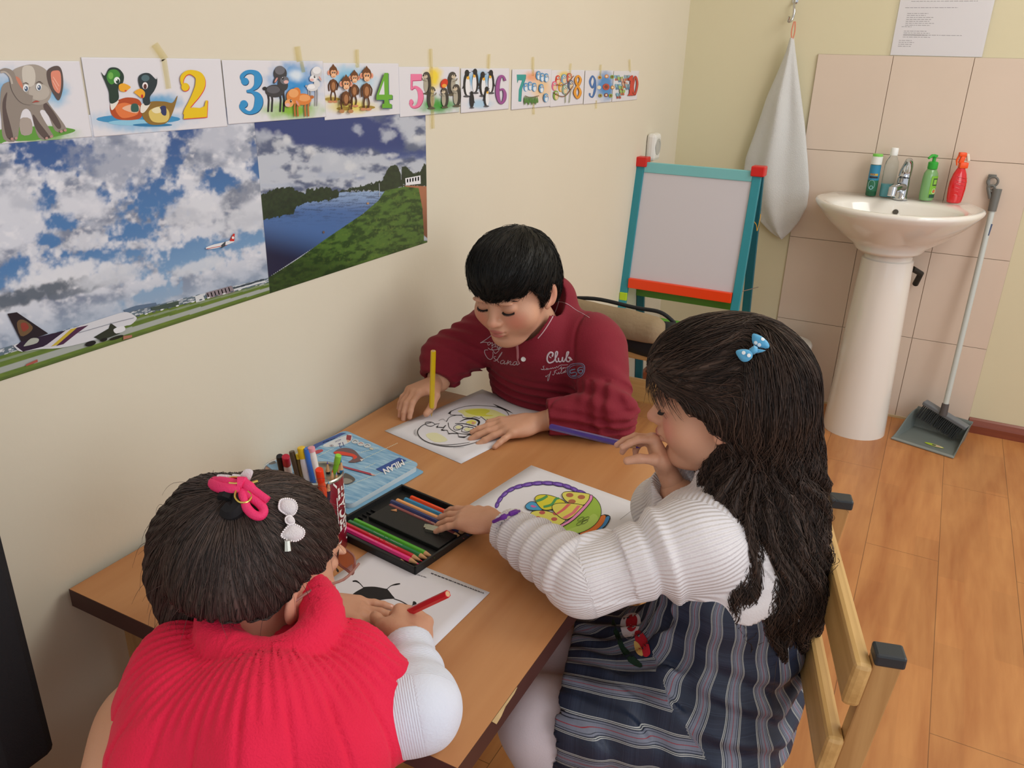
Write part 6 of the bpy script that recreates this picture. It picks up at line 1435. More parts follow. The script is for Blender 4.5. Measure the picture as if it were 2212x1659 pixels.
def folds_boy(P, d):
    w = np.zeros(d.shape, np.float32)
    dl, t = dseg(P, shL_, elL_); near = np.exp(-((dl - .05) / .03) ** 2)
    ax = (P - np.array(elL_)) @ (np.array(shL_) - np.array(elL_)) / .16
    w += .0042 * np.sin(ax * 170 + 9 * P[..., 0] * 10 + 2 * fbm(P[..., 0] * 14, P[..., 1] * 14, P[..., 2] * 14, 2, 3)) * np.exp(-((t - .8) / .28) ** 2) * near
    dl, t2 = dseg(P, elL_, (.368, -2.003, .632)); w += .0030 * np.sin((P[..., 0] * 210 + P[..., 2] * 90 + 3 * fbm(P[..., 0] * 20, P[..., 1] * 20, P[..., 2] * 20, 2, 5))) * np.exp(-((t2 - .15) / .3) ** 2) * (dl < .07)
    belly = np.exp(-((P[..., 2] - .625) / .035) ** 2) * (P[..., 1] < -1.80); w += .0045 * np.sin(P[..., 2] * 330 + 25 * (P[..., 0] - .3) + 3 * fbm(P[..., 0] * 12, P[..., 1] * 12, P[..., 2] * 12, 2, 7)) * belly
    dl, t3 = dseg(P, (.155, -1.850, .730), elR_); w += .0034 * np.sin(P[..., 2] * 200 + P[..., 1] * 160) * (dl < .07) * np.exp(-((t3 - .6) / .4) ** 2)
    w += .006 * (fbm(P[..., 0] * 9, P[..., 1] * 9, P[..., 2] * 9, 3, 13) - .5)
    # armhole seam
    sd_ = np.abs((P - np.array((.402, -1.84, .74))) @ np.array((.93, -.2, .25))); w += .0035 * np.exp(-(sd_ / .0035) ** 2) * (P[..., 2] > .66) * (P[..., 0] > .3)
    return d + w
S.mod(folds_boy)
# neck opening, cuffs and hem
S.cap(BH.w((0, -.01, -.07)), bn_ + np.array((0, -.02, .055)), .060, .050, .004, 'sub'); S.cap(bn_ + np.array((0, -.02, .0)), bn_ + np.array((0, -.012, .09)), .050, .056, .004, 'sub')
def cut(S, p, n, R): 
    p = np.array(p, float); n = np.array(n, float); n /= np.linalg.norm(n); S.mod(lambda P, d: np.where(np.linalg.norm(P - p, axis=-1) < R, np.maximum(d, (P - p) @ n), d), p - R, p + R)
wd_ = np.array((.368, -2.003, .632)) - np.array(elL_); cut(S, np.array((.377, -1.998, .632)), wd_, .055)
cut(S, cR + (np.array(elR_) - cR) * .12, cR - np.array(elR_), .05)
S.cap((.385, -1.993, .631), (.345, -2.015, .630), .0285, .0295, .002, 'sub'); S.cap(cR + (np.array(elR_) - cR) * .25, cR - (np.array(elR_) - cR) * .4, .0270, .0300, .002, 'sub')
swV, swQ = S.mesh(); sweater, swV, swQ, swN = organic('sweater', [(swV, swQ)], M_RED, boy)
swT = BVHTree.FromPolygons([Vector(v) for v in swV], [tuple(q) for q in swQ.tolist()])
def on_surface(bvt, px, py, lift=.0006):
    D = at(px, py, d=1.0) - CPOS; D /= np.linalg.norm(D); h = bvt.ray_cast(Vector(CPOS), Vector(D))
    return None if h[0] is None else np.array(h[0]) - D * lift
class SurfArt(Art):
    """art stitched on to a garment: shapes are cut fine, then laid on its surface"""
    pass
def sew(bvt, name, parent, items, m, lift=.0008, w=.0009):
    mb = MB()
    for pts, ww, cl in items:
        P = [on_surface(bvt, x, y, lift) for x, y in pts]; P = [p for p in P if p is not None]
        if len(P) > 1: mb.tube(P, ww or w, 5, closed=cl)
    return mb.build(name, m, parent) if mb.v else None
Q2 = crop(1000, 720, 7.373)
def st(pts, k=5, ww=None, cl=False): return ([Q2(*p) for p in cat(pts, k, cl)], ww, cl)
M_THR = mat('c9bcc4', .7, key='thread')
script1 = [st([(450, 35), (380, 90), (300, 140), (280, 152), (340, 140), (395, 150)]), st([(395, 180), (400, 150), (430, 140), (435, 165), (410, 188), (395, 180)]), st([(435, 165), (470, 150), (460, 205), (500, 170), (520, 180), (505, 215), (540, 200)]),
           st([(590, 190), (560, 200), (545, 230), (580, 225), (600, 195), (575, 270), (520, 320), (490, 290), (460, 240), (490, 215)]), st([(600, 195), (645, 185), (600, 240), (560, 260)]), st([(400, 232), (440, 260), (520, 262), (580, 240)]),
           st([(400, 265), (350, 270), (350, 320), (390, 390), (430, 415), (465, 400), (480, 340), (475, 300)]), st([(525, 370), (495, 375), (500, 400), (525, 420), (520, 440), (490, 440)]), st([(520, 440), (560, 400), (600, 350), (625, 300), (580, 360), (550, 430), (575, 465)]),
           st([(650, 430), (610, 440), (600, 480), (640, 480), (665, 440), (660, 490), (700, 470)]), st([(700, 500), (720, 430), (720, 480), (750, 445), (765, 460), (750, 495), (790, 500)]), st([(860, 455), (820, 455), (795, 495), (830, 505), (860, 465), (860, 505), (905, 480)])]
sew(swT, 'chest_lettering', sweater, script1, M_THR, w=.00075)
club = [st([(1420, 370), (1430, 320), (1390, 305), (1350, 350), (1340, 420), (1370, 470), (1420, 460), (1450, 440)], ww=.0019), st([(1410, 390), (1385, 385), (1380, 360)], ww=.001), st([(1450, 440), (1500, 340), (1500, 295), (1475, 310), (1470, 400), (1490, 455), (1520, 440)], ww=.0016),
        st([(1520, 390), (1525, 440), (1550, 455), (1575, 430), (1585, 380), (1585, 440), (1610, 450)], ww=.0016), st([(1610, 450), (1665, 350), (1680, 300), (1655, 310), (1645, 400), (1650, 440), (1690, 450), (1715, 400), (1680, 385), (1740, 430)], ww=.0016)]
sew(swT, 'chest_lettering', sweater, club, M_THR, w=.0014)
scr2 = [st([(1300, 520), (1275, 530), (1290, 560), (1270, 580), (1245, 570), (1300, 580), (1325, 570)]), st([(1340, 555), (1325, 565), (1335, 580), (1352, 560), (1352, 578), (1370, 565), (1385, 570), (1395, 555), (1410, 565), (1425, 548), (1440, 560), (1460, 545), (1475, 555), (1490, 530), (1510, 545), (1530, 520), (1560, 510)]),
        st([(1520, 575), (1545, 560), (1570, 530), (1560, 570), (1580, 560), (1600, 545), (1600, 565), (1620, 545), (1640, 555), (1665, 535), (1700, 525)]), st([(1560, 505), (1620, 505), (1670, 500)]),
        st([(1325, 675), (1315, 690), (1335, 690), (1345, 670), (1380, 650), (1400, 600), (1385, 660), (1365, 740), (1350, 755), (1355, 700), (1385, 660)]), st([(1450, 610), (1480, 590), (1500, 585)]), st([(1475, 590), (1460, 640), (1440, 665), (1425, 655)]), st([(1450, 625), (1475, 620)]), st([(1490, 630), (1500, 650), (1520, 630), (1530, 620), (1525, 645), (1550, 635), (1570, 600), (1580, 560), (1560, 620), (1575, 640), (1600, 615), (1615, 610), (1600, 635), (1640, 580), (1620, 625), (1645, 610)])]
sew(swT, 'chest_lettering', sweater, scr2, M_THR, w=.00055)
bl_ = mat('7f8fae', .7, key='thread2')
num56 = [st([(1660, 600), (1700, 510), (1800, 480), (1900, 485), (1940, 540), (1920, 640), (1850, 700), (1760, 715), (1690, 680)], cl=True, ww=.0007), st([(1685, 600), (1715, 535), (1800, 505), (1890, 505), (1920, 550), (1900, 630), (1840, 680), (1765, 692), (1705, 665)], cl=True, ww=.0006),
         st([(1790, 572), (1710, 592), (1720, 635), (1780, 620), (1815, 640), (1800, 670), (1745, 680)], ww=.0014, k=3), st([(1905, 545), (1860, 545), (1830, 580), (1850, 630), (1895, 630), (1910, 595), (1880, 580), (1840, 600)], ww=.0013, k=4)]
sew(swT, 'number_badge', sweater, num56, bl_)
# placket, collar tipping, shoulder seam stitching, button
def ppx(pts, k=5): return cat(pts, k)
sew(swT, 'placket_edge', sweater, [(ppx([(1113, 738), (1117, 755), (1118, 775), (1122, 785)]), .0016, False), (ppx([(1117, 738), (1119, 755), (1119.5, 775)]), .0014, False)], mat('c07f86', .8, key='pinkedge'))
bpnt = on_surface(swT, 1130.5, 776, .001)
if bpnt is not None:
    dn_ = Vector(CPOS - bpnt).normalized(); MB().lathe([(0, .0012), (.0028, .0012), (.0046, .002), (.0052, .0012), (.0050, 0)], n=20, M=Matrix.Translation(bpnt) @ dn_.to_track_quat('Z', 'Y').to_matrix().to_4x4()).build('button', mat('d8d6d2', .3, key='btn'), sweater)
sew(swT, 'collar_tipping', sweater, [(ppx([(1202, 614), (1207, 632), (1207, 650), (1200, 672), (1188, 695), (1175, 715), (1162, 731)], 6), .0011, False), (ppx([(1208, 652), (1216, 653), (1228, 658), (1245, 670), (1260, 678), (1273, 686)], 6), .0006, False)], mat('d3b3ba', .8, key='tip'))

# jeans
M_JEAN = mat('2c3a46', .85, bump=.3, bscale=300, var=.2, vscale=15, key='jeans')
J = SDF((.08, -2.14, .02), (.56, -1.55, .55), .005)
J.ell((.30, -1.71, .425), (.148, .120, .090), k=.04)
for x, kx in ((.23, .19), (.38, .44)): J.chain([(x, -1.75, .43), (kx, -2.02, .45), (kx, -2.00, .07)], [.085, .064, .052], .03)
J.mod(lambda P, d: d + .006 * (fbm(P[..., 0] * 16, P[..., 1] * 16, P[..., 2] * 16, 3, 3) - .5)); cut(J, (.3, -1.8, .075), (0, 0, -1), .5)
organic('jeans', [J.mesh()], M_JEAN, boy)
for kx in (.19, .44):
    s_ = SDF((kx - .06, -2.16, -.01), (kx + .06, -1.94, .1), .004); s_.cap((kx, -1.99, .035), (kx, -2.10, .028), .036, .030, .02); cut(s_, (kx, -2.05, .003), (0, 0, -1), .2); organic('shoe', [s_.mesh()], mat('26221f', .6, key='shoe'), boy)

# hair: short and black with a jagged fringe
M_BHAIR = hair_mat('black_hair', '050505', '15140f', .5, 1.0, 1.2, .35)
def boy_hair():
    H = BH; S = SDF(H.o - .15, H.o + .15, .0022); R = H.M; k_ = H.s
    S.ell(H.w((0, -.014, .024)), np.array((.0875, .100, .091)) * k_, R, .02); S.ell(H.w((0, .015, .055)), np.array((.075, .085, .062)) * k_, R, .03); S.ell(H.w((0, -.040, -.02)), np.array((.072, .060, .060)) * k_, R, .03)
    def trim(P, d):
        L = (P - H.o) @ H.M / k_; x, y, z = L[..., 0], L[..., 1], L[..., 2]; az = np.arctan2(x, y)
        j = .011 * (np.abs(((az * 9.0 + 2.2 * np.sin(az * 5)) % 1) - .5) * 2) + .003 * fbm(az * 30, 0, 0, 2, 8)
        front = .030 - .018 * np.cos(az * 1.0) + j
        ab = np.abs(az)
        zc = np.where(ab < 1.05, front - .004 * np.cos(az * 3), 0); side = np.interp(ab, [1.05, 1.22, 1.38, 1.52, 1.62, 1.80, 2.2, 3.15], [.020, .004, -.030, -.026, .016, .012, -.050, -.060])
        zc = np.where(ab < 1.05, zc, side)
        return np.maximum(d, (zc - z) * k_ * .8)
    S.mod(trim); S.mod(lambda P, d: d + .0030 * (fbm(P[..., 0] * 55, P[..., 1] * 55, P[..., 2] * 30, 3, 21) - .5))
    return S.mesh()
hV, hQ = boy_hair(); hN = vert_normals(hV, hQ); crown = BH.w((0.005, -.045, .115))
def bflow(P, n, k=0, ri=0):
    d = P - crown; d = d - n * (d @ n); f = BH.M[:, 1]; L = BH.l(P[None])[0]; w = 1.0 if L[2] > .03 else .2
    return d / (np.linalg.norm(d) + 1e-6) * .7 + f * (.7 if L[1] > -.04 else 0) * w - BH.M[:, 2] * .25
rs = np.random.RandomState(2); roots = rs.choice(len(hV), 2600, False)
st_ = grow(hV, hQ, hN, roots, bflow, 6, .0055, lift=.0026, wob=.35, seed=3, free=lambda q, k: k > 4)
sV, sQ, sF = strands_mesh(st_, .00075, .0002)
def flow_b(V, N_):
    L = BH.l(V); d = L - np.array((0.005, -.045, .115)); az = np.arctan2(d[:, 0], d[:, 1]); f = np.zeros((len(V), 3)); f[:, 0] = az * 42; f[:, 1] = np.linalg.norm(d, axis=1) * 16; f[:, 2] = L[:, 2] * 10; return f
VV = np.vstack([hV, sV]); QQ = np.vstack([hQ, sQ + len(hV)])
hair = mesh_obj('hair', VV, QQ, M_BHAIR, boy, smooth=True); fa = hair.data.attributes.new('flow', 'FLOAT_VECTOR', 'POINT'); fa.data.foreach_set('vector', np.vstack([flow_b(hV, hN), sF]).astype(np.float32).ravel())

# his yellow pencil, held between thumb and fingers
yp, ybd = pencil("yellow pencil held upright in the boy's right hand", 'e3c313', at(936, 758, d=1.605), at(932, 900, z=.6015), .0052, lead='e0c020')


# ------------------------------------------------------------------ the girl in the plaid dress (right)
GH = Head((.779, -2.303, .877), (-.977, -.186, -.102), (-.103, 0, .995), .98)
GF = np.array((-.965, -.262, 0.)); GL = np.array((.262, -.965, 0.))           # body: forward, her left
gn_ = np.array([.812, -2.318, .752])
gS = head_sdf(GH, gn_, h=.0020, chub=1.08, neck_r=(.036, .042))
ghL = SDF((.36, -2.50, .598), (.54, -2.32, .67), .0014)
tGL, nGL = hand(ghL, (.478, -2.405, .640), (-.985, -.02, -.16), (.05, -.1, 1), 1, [(10, 8, 12, 8), (3, 10, 14, 8), (-5, 12, 14, 8), (-16, 8, 10, 6)], ((.6, .7, -.2), (.9, .3, -.2), (.95, .1, -.2)), .90, (.52, -2.425, .648))
wG = at(1440, 1016, d=1.165); ghR = SDF(wG - .085, wG + .09, .0014)
dG, nG = -.42 * RT + .90 * UP, .90 * RT + .42 * UP
tGR, nGR = hand(ghR, wG, dG, nG, -1, [(6, 64, 22, 8), (2, 60, 26, 10), (-4, 66, 34, 20), (-10, 76, 46, 30)], ((.55, .62, -.45), (.50, .18, -.85), (.25, -.05, -.97)), .80, wG + (-dG * .04 + FW * .0))
gsL, geL, gwL = np.array((.790, -2.420, .712)), at(1262, 1250, d=1.07), np.array((.505, -2.420, .645))
gsR, geR, gwR = np.array((.790, -2.225, .712)), np.array((.690, -2.235, .640)), wG - dG * .035
gB = SDF((.50, -2.68, -.01), (1.02, -2.10, .82), .006)
gB.ell((.825, -2.376, .44), (.085, .10, .075), frame(GF, (0, 0, 1)), .03); gB.ell((.838, -2.368, .55), (.085, .095, .13), k=.05); gB.ell((.815, -2.335, .68), (.085, .105, .085), k=.05)
gB.cap(gn_, (.815, -2.33, .70), .042, .05); gB.chain([gsL, geL, gwL], [.04, .032, .022], .02); gB.chain([gsR, geR, gwR], [.04, .030, .022], .02)
for s_ in (1, -1):
    hp_ = np.array((.82, -2.376, .425)) + GL * s_ * .055; kn_ = np.array((.610, -2.455, .405)) + GL * s_ * .060 + (0, 0, -.01); ft = kn_ + np.array((.075, .01, -.335)); gB.chain([hp_, kn_, ft], [.070, .048, .032], .03)
girl, _, _, _ = organic('person', [gS.mesh(), ghL.mesh(), ghR.mesh(), gB.mesh()], SKIN, col=skin_col(GH, 'd3a184', 'd9887a'))
tag(girl, 'girl with long dark hair in a white sweater and plaid dress, holding up a pencil', 'person')
face_hair(GH, girl, '15100f'); nail_mesh(nGL + nGR, girl)

def rib_mat(name, c1, c2, k, freq, strength=.5, dist=.0015, rough=.9, noise=350, sheen=.2):
    m = bpy.data.materials.new(name); m.use_nodes = True; fabric(m, c1, c2, (noise, .25), sheen, rough); nt = m.node_tree; N = nt.nodes; Lk = nt.links; b = N['Principled BSDF']
    a = N.new('ShaderNodeAttribute'); a.attribute_name = 'flow'; dp = N.new('ShaderNodeVectorMath'); dp.operation = 'DOT_PRODUCT'; dp.inputs[1].default_value = k; Lk.new(a.outputs['Vector'], dp.inputs[0])
    mu = N.new('ShaderNodeMath'); mu.operation = 'MULTIPLY'; mu.inputs[1].default_value = freq; Lk.new(dp.outputs['Value'], mu.inputs[0]); si = N.new('ShaderNodeMath'); si.operation = 'SINE'; Lk.new(mu.outputs[0], si.inputs[0])
    bp = N.new('ShaderNodeBump'); bp.inputs['Strength'].default_value = strength; bp.inputs['Distance'].default_value = dist; Lk.new(si.outputs[0], bp.inputs['Height'])
    old = [l for l in nt.links if l.to_socket == b.inputs['Normal']][0].from_socket; Lk.new(old, bp.inputs['Normal']); Lk.new(bp.outputs[0], b.inputs['Normal']); return m
M_WKNIT = rib_mat('white_rib_knit', 'e2dfe2', 'ece9ec', (0, 1, 0), 56.0, .5, .0020)
def arm_flow(segs):
    def fn(V, N_):
        best = np.full(len(V), 9.); f = np.zeros((len(V), 3)); acc = 0
        for a, b in segs:
            a = np.array(a); b = np.array(b); ab = b - a; L = np.linalg.norm(ab); e = ab / L; q = V - a; t = np.clip(q @ e, 0, L); w = q - t[:, None] * e; d = np.linalg.norm(w, axis=1)
            up = np.array((0, 0, 1.)) - e * e[2]; up /= np.linalg.norm(up); sd = np.cross(e, up); m = d < best; best[m] = d[m]; f[m, 0] = (acc + t)[m]; f[m, 1] = np.arctan2(w @ sd, w @ up)[m]; acc += L
        f[:, 2] = best; return f
    return fn
S = SDF((.46, -2.66, .50), (1.0, -2.10, .86), .0028)
S.ell((.845, -2.365, .60), (.100, .115, .10), frame(GF, (0, 0, 1)), .03); S.ell((.817, -2.335, .685), (.105, .118, .080), frame(GF, (0, 0, 1)), .04)
S.cap(gsL, gsR, .050, .050, .03); S.chain([gsL, geL, gwL], [.060, .046, .031], .03)
S.chain([gsR, geR, wG - dG * .022], [.056, .044, .030], .03); S.cap((.812, -2.318, .735), (.808, -2.315, .775), .060, .052, .02)
def fold_g(P, d):
    w = np.zeros(d.shape, np.float32); X, Y, Z = P[..., 0], P[..., 1], P[..., 2]
    dl, t = dseg(P, geL, gwL); nz = 2.2 * fbm(X * 16, Y * 16, Z * 16, 3, 3); w += .0058 * np.sin(t * 36 + nz) * np.exp(-((t - .62) / .38) ** 2) * (dl < .07)
    w += .0050 * np.sin(t * 30 + 1 + nz) * np.exp(-((t - .05) / .22) ** 2) * (dl < .075) * (Z > .66)
    dl, t = dseg(P, gsL, geL); s_ = np.abs(t - .30); w -= .006 * np.exp(-(s_ / .05) ** 2) * (dl < .08); w += .006 * np.exp(-((t - .42) / .035) ** 2) * (dl < .08)
    w += .008 * (fbm(X * 12, Y * 12, Z * 12, 3, 5) - .5); return d + w
S.mod(fold_g); S.cap(GH.w((0, -.01, -.08)), (.808, -2.316, .80), .050, .045, .004, 'sub'); S.cap(gn_, gn_ + np.array((0, 0, .06)), .041, .046, .004, 'sub')
def gsl_end(a, b, back, R=.05):
    a = np.array(a); b = np.array(b); cut(S, b - (b - a) / np.linalg.norm(b - a) * back, b - a, R)
gsl_end(geL, gwL, .006, .055); gsl_end(geR, wG - dG * .022, -.002, .045); u_ = (gwL - geL) / np.linalg.norm(gwL - geL); S.cap(gwL - u_ * .03, gwL + u_ * .03, .0265, .0275, .002, 'sub'); S.cap(wG - dG * .05, wG + dG * .01, .0235, .026, .002, 'sub')
S.mod(lambda P, d: np.where(np.linalg.norm(P[..., :2] - np.array((.85, -2.37)), axis=-1) < .16, np.maximum(d, (.640 + .008 * np.sin(P[..., 0] * 60 + P[..., 1] * 45)) - P[..., 2]), d))
organic('sweater', [S.mesh()], M_WKNIT, girl, flow=arm_flow([(gwL, geL), (geL, gsL), (gsL, gsR), (gsR, geR), (geR, gwR)]))

# plaid dress
def plaid_mat():
    m, nt, b, N, Lk = node_mat('navy_plaid', .85); a = N.new('ShaderNodeAttribute'); a.attribute_name = 'flow'; sp = N.new('ShaderNodeSeparateXYZ'); Lk.new(a.outputs['Vector'], sp.inputs[0])
    def ramp(src, per, stops, off):
        d = N.new('ShaderNodeMath'); d.operation = 'MULTIPLY_ADD'; d.inputs[1].default_value = 1 / per; d.inputs[2].default_value = off; Lk.new(src, d.inputs[0]); f = N.new('ShaderNodeMath'); f.operation = 'FRACT'; Lk.new(d.outputs[0], f.inputs[0])
        r = N.new('ShaderNodeValToRGB'); r.color_ramp.interpolation = 'CONSTANT'; e = r.color_ramp.elements
        while len(e) > 1: e.remove(e[-1])
        for i, (p, c) in enumerate(stops):
            q = e[0] if i == 0 else e.new(p); q.position = p; q.color = lin(c) + (1,)
        Lk.new(f.outputs[0], r.inputs[0]); return r.outputs[0]
    nv, gr, wh, rd, dk = '14223a', '7f8596', 'c3c6c3', '9c2f3c', '20283a'
    st = [(0, nv), (.50, wh), (.52, dk), (.54, wh), (.56, dk), (.59, gr), (.63, dk), (.645, gr), (.735, rd), (.755, gr), (.845, dk), (.86, gr), (.90, dk), (.93, wh), (.95, dk), (.97, wh), (.99, nv)]
    U_ = ramp(sp.outputs['X'], .044, st, 0.0)
    nv2, g2 = '0f1b30', '44506a'
    st2 = [(0, nv2), (.40, g2), (.415, nv2), (.45, g2), (.465, nv2), (.55, '2c3850'), (.62, g2), (.635, '2c3850'), (.72, g2), (.735, '2c3850'), (.85, nv2), (.90, g2), (.915, nv2)]
    V_ = ramp(sp.outputs['Y'], .040, st2, .3)
    mx = N.new('ShaderNodeMix'); mx.data_type = 'RGBA'; mx.blend_type = 'MIX'; mx.inputs[0].default_value = .24; Lk.new(U_, mx.inputs[6]); Lk.new(V_, mx.inputs[7]); Lk.new(mx.outputs[2], b.inputs['Base Color'])
    tc = N.new('ShaderNodeTexCoord'); n2 = N.new('ShaderNodeTexNoise'); n2.inputs['Scale'].default_value = 500; Lk.new(tc.outputs['Object'], n2.inputs['Vector']); bp = N.new('ShaderNodeBump'); bp.inputs['Strength'].default_value = .2; bp.inputs['Distance'].default_value = .001; Lk.new(n2.outputs['Fac'], bp.inputs['Height']); Lk.new(bp.outputs[0], b.inputs['Normal']); return m
S = SDF((.55, -2.66, .30), (1.04, -2.12, .68), .0030)
GM = frame(GF, (0, 0, 1))
S.ell((.826, -2.378, .465), (.108, .130, .098), GM, .04); S.ell((.838, -2.370, .56), (.098, .110, .085), GM, .05); S.ell((.838, -2.365, .63), (.092, .104, .05), GM, .04)
for s_, x_ in ((1, .0), (-1, .0)): S.cap(np.array((.84, -2.375, .435)) + GL * s_ * .062, np.array((.655, -2.440, .425)) + GL * s_ * .070, .086, .070, .05)
S.cap(np.array((.82, -2.38, .43)), (.66, -2.44, .425), .07, .06, .05)
S.cap(np.array((.825, -2.375, .41)) + GL * .06, np.array((.825, -2.375, .41)) - GL * .06, .075, .075, .04)
def plaid_flow(V, N_=None):
    q = V - np.array((.838, -2.374, .455)); f = q @ GF; l = q @ GL; z = q[:, 2]; th = (f > z + .01)
    nz_ = (fbm(V[:, 0] * 12, V[:, 1] * 12, V[:, 2] * 12, 2, 31) - .5)
    a = np.where(th, np.arctan2(l - np.sign(l) * .0, z + .02), np.arctan2(l, f)); v = np.where(th, f, -z)
    out = np.zeros((len(V), 3)); out[:, 0] = a * .125 + .006 * nz_ + .0022 * np.sin(V[:, 2] * 120) * (~th); out[:, 1] = v + .01 * nz_ + .3; return out
def fold_d(P, d):
    X, Y, Z = P[..., 0], P[..., 1], P[..., 2]; q = P - np.array((.862, -2.372, 0)); f = q @ GF; l = q @ GL; th = np.arctan2(l, -f); w = sstep(.02, .10, f)
    g = .0042 * np.sin(Z * 150 + 2.5 * np.sin(th * 2.2) + 3 * fbm(th * 2, Z * 6, 0 * Z, 3, 4)) * (1 - w) * sstep(.60, .52, Z)
    g = g + .0050 * np.sin(f * 95 + l * 60 + 3.5 * fbm(X * 9, Y * 9, Z * 9, 3, 8)) * w * np.exp(-((f - .10) / .09) ** 2) + .0030 * np.sin(l * 210 + 2 * f * 30) * w; g = g + .010 * (fbm(X * 11, Y * 11, Z * 11, 3, 6) - .5); return d + g
S.mod(fold_d); cut(S, np.array((.628, -2.44, .42)), GF, .2); S.mod(lambda P, d: np.maximum(d, .345 + .02 * fbm(P[..., 0] * 9, P[..., 1] * 9, 0, 2, 3) - P[..., 2]))
S.cap(np.array((.66, -2.44, .425)) + GL * .07, np.array((.56, -2.47, .42)) + GL * .07, .060, .062, .003, 'sub'); S.cap(np.array((.66, -2.44, .425)) - GL * .07, np.array((.56, -2.47, .42)) - GL * .07, .060, .062, .003, 'sub')
dr, drV, drQ, drN = organic('dress', [S.mesh()], plaid_mat(), girl, flow=plaid_flow)
drT = BVHTree.FromPolygons([Vector(v) for v in drV], [tuple(q) for q in drQ.tolist()])
def patch(bvt, name, parent, shapes, lift=.0012, sub=1):
    """cloth shapes given in photo pixels, laid on a garment"""
    V = []; F = []; MI = []; ms = []
    for n_s, (pts, c, k) in enumerate(shapes):
        P = [tuple(p) for p in (cat(pts, k, True) if k else pts)]; cx = sum(p[0] for p in P) / len(P); cy = sum(p[1] for p in P) / len(P); b = len(V); R = 4; ok = True; tmp = []
        for r in range(R + 1):
            for p in P:
                t = r / R; q = on_surface(bvt, cx + (p[0] - cx) * t, cy + (p[1] - cy) * t, lift + .0004 * n_s); 
                if q is None: q = tmp[-1] if tmp else None
                if q is None: ok = False; break
                tmp.append(q)
            if not ok: break
        if not ok: continue
        V += tmp; n_ = len(P); m = mat(c, .8, bump=.4, bscale=400, key='felt'); 
        if m not in ms: ms.append(m)
        for r in range(R):
            for i in range(n_): F.append((b + r * n_ + i, b + r * n_ + (i + 1) % n_, b + (r + 1) * n_ + (i + 1) % n_, b + (r + 1) * n_ + i)); MI.append(ms.index(m))
    return mesh_obj(name, V, F, None, parent, mats=ms, midx=MI) if V else None
QD = crop(1180, 1280, 4.254)
patch(drT, 'flower_applique', dr, [([QD(*p) for p in pts], c, k) for pts, c, k in [
    ([(620, 240), (660, 400), (700, 500), (780, 580), (880, 660), (860, 690), (760, 640), (680, 520), (640, 420), (600, 300)], '12301f', 2),
    ([(700, 230), (760, 190), (840, 195), (868, 260), (850, 330), (800, 400), (760, 430), (710, 400), (690, 350), (680, 290)], 'd8cdd2', 4), ([(735, 250), (770, 205), (815, 205), (838, 250), (820, 330), (780, 358), (745, 335), (732, 290)], 'b01426', 4),
    ([(812, 365), (850, 348), (880, 365), (920, 420), (945, 490), (955, 560), (920, 592), (885, 575), (850, 520), (820, 450)], 'b3152a', 4), ([(808, 445), (850, 470), (880, 530), (885, 582), (840, 565), (812, 510)], 'cfa860', 4)]])
# white tights
M_TIGHT = mat('d9cfd6', .75, bump=.2, bscale=600, sheen=.3, key='tights')
S = SDF((.50, -2.66, .0), (.90, -2.24, .52), .004)
for s_ in (1, -1):
    hp_ = np.array((.80, -2.39, .425)) + GL * s_ * .065; kn_ = np.array((.605, -2.455, .405)) + GL * s_ * .062; ft = kn_ + np.array((.075, .01, -.335)); S.chain([hp_, kn_, ft], [.070, .057, .036], .035)
S.mod(lambda P, d: d + .004 * (fbm(P[..., 0] * 14, P[..., 1] * 14, P[..., 2] * 14, 3, 3) - .5) + .003 * np.exp(-((P[..., 0] - .60 - .3 * (P[..., 2] - .38)) / .01) ** 2) * 0)
cut(S, (.78, -2.40, .42), (1, .2, 0), .2); organic('tights', [S.mesh()], M_TIGHT, girl)
for s_ in (1, -1):
    ft = np.array((.605, -2.455, .405)) + GL * s_ * .062 + np.array((.075, .01, -.335)); s2 = SDF(ft - np.array((.16, .12, .09)), ft + np.array((.08, .12, .06)), .004); s2.cap(ft + (.012, 0, -.035), ft + GF * .095 + (0, 0, -.042), .034, .026, .02); cut(s2, (ft[0], ft[1], .003), (0, 0, -1), .2); organic('shoe', [s2.mesh()], mat('7a2f3a', .5, key='shoe2'), girl)

# her long hair
M_GHAIR = hair_mat('dark_brown_hair', '17100d', '604a3e', .5, 1.0, 1.0, .35)
HB = [at(x, y, d=d) for x, y, d in ((1620, 860, 1.15), (1642, 960, 1.135), (1652, 1080, 1.125), (1655, 1190, 1.115), (1665, 1290, 1.105), (1655, 1365, 1.10))]
S = SDF((.66, -2.62, .52), (1.02, -2.14, 1.02), .0030); k_ = GH.s
S.ell(GH.w((0, -.010, .028)), np.array((.088, .105, .090)) * k_, GH.M, .02); S.ell(GH.w((0, .035, .045)), np.array((.070, .070, .055)) * k_, GH.M, .03); S.ell(GH.w((0, -.05, -.02)), np.array((.085, .07, .09)) * k_, GH.M, .04)
def trim_g(P, d):
    L = (P - GH.o) @ GH.M / k_; x, y, z = L[..., 0], L[..., 1], L[..., 2]; jag = .006 * np.sin(z * 260) + .006 * (fbm(x * 90, y * 90, z * 90, 3, 5) - .5)
    yb = np.interp(z.ravel(), [-.14, -.10, -.06, -.03, -.005, .015, .034, .042], [-.05, -.035, -.022, -.004, .026, .056, .082, .16]).reshape(z.shape) + jag
    return np.where(z > -.15, np.maximum(d, (y - yb) * k_ * .9), d)
S.mod(trim_g)
for i in range(len(HB) - 1): S.cap(HB[i], HB[i + 1], [.068, .066, .067, .066, .058, .036][i], [.068, .066, .067, .066, .058, .036][i + 1], .04)
S.cap(HB[1] + np.array((-.03, -.03, 0)), at(1590, 1080, d=1.09), .042, .036, .03); S.cap(at(1590, 1080, d=1.09), at(1580, 1210, d=1.075), .036, .034, .03); S.cap(at(1580, 1210, d=1.075), at(1565, 1290, d=1.07), .034, .018, .02)
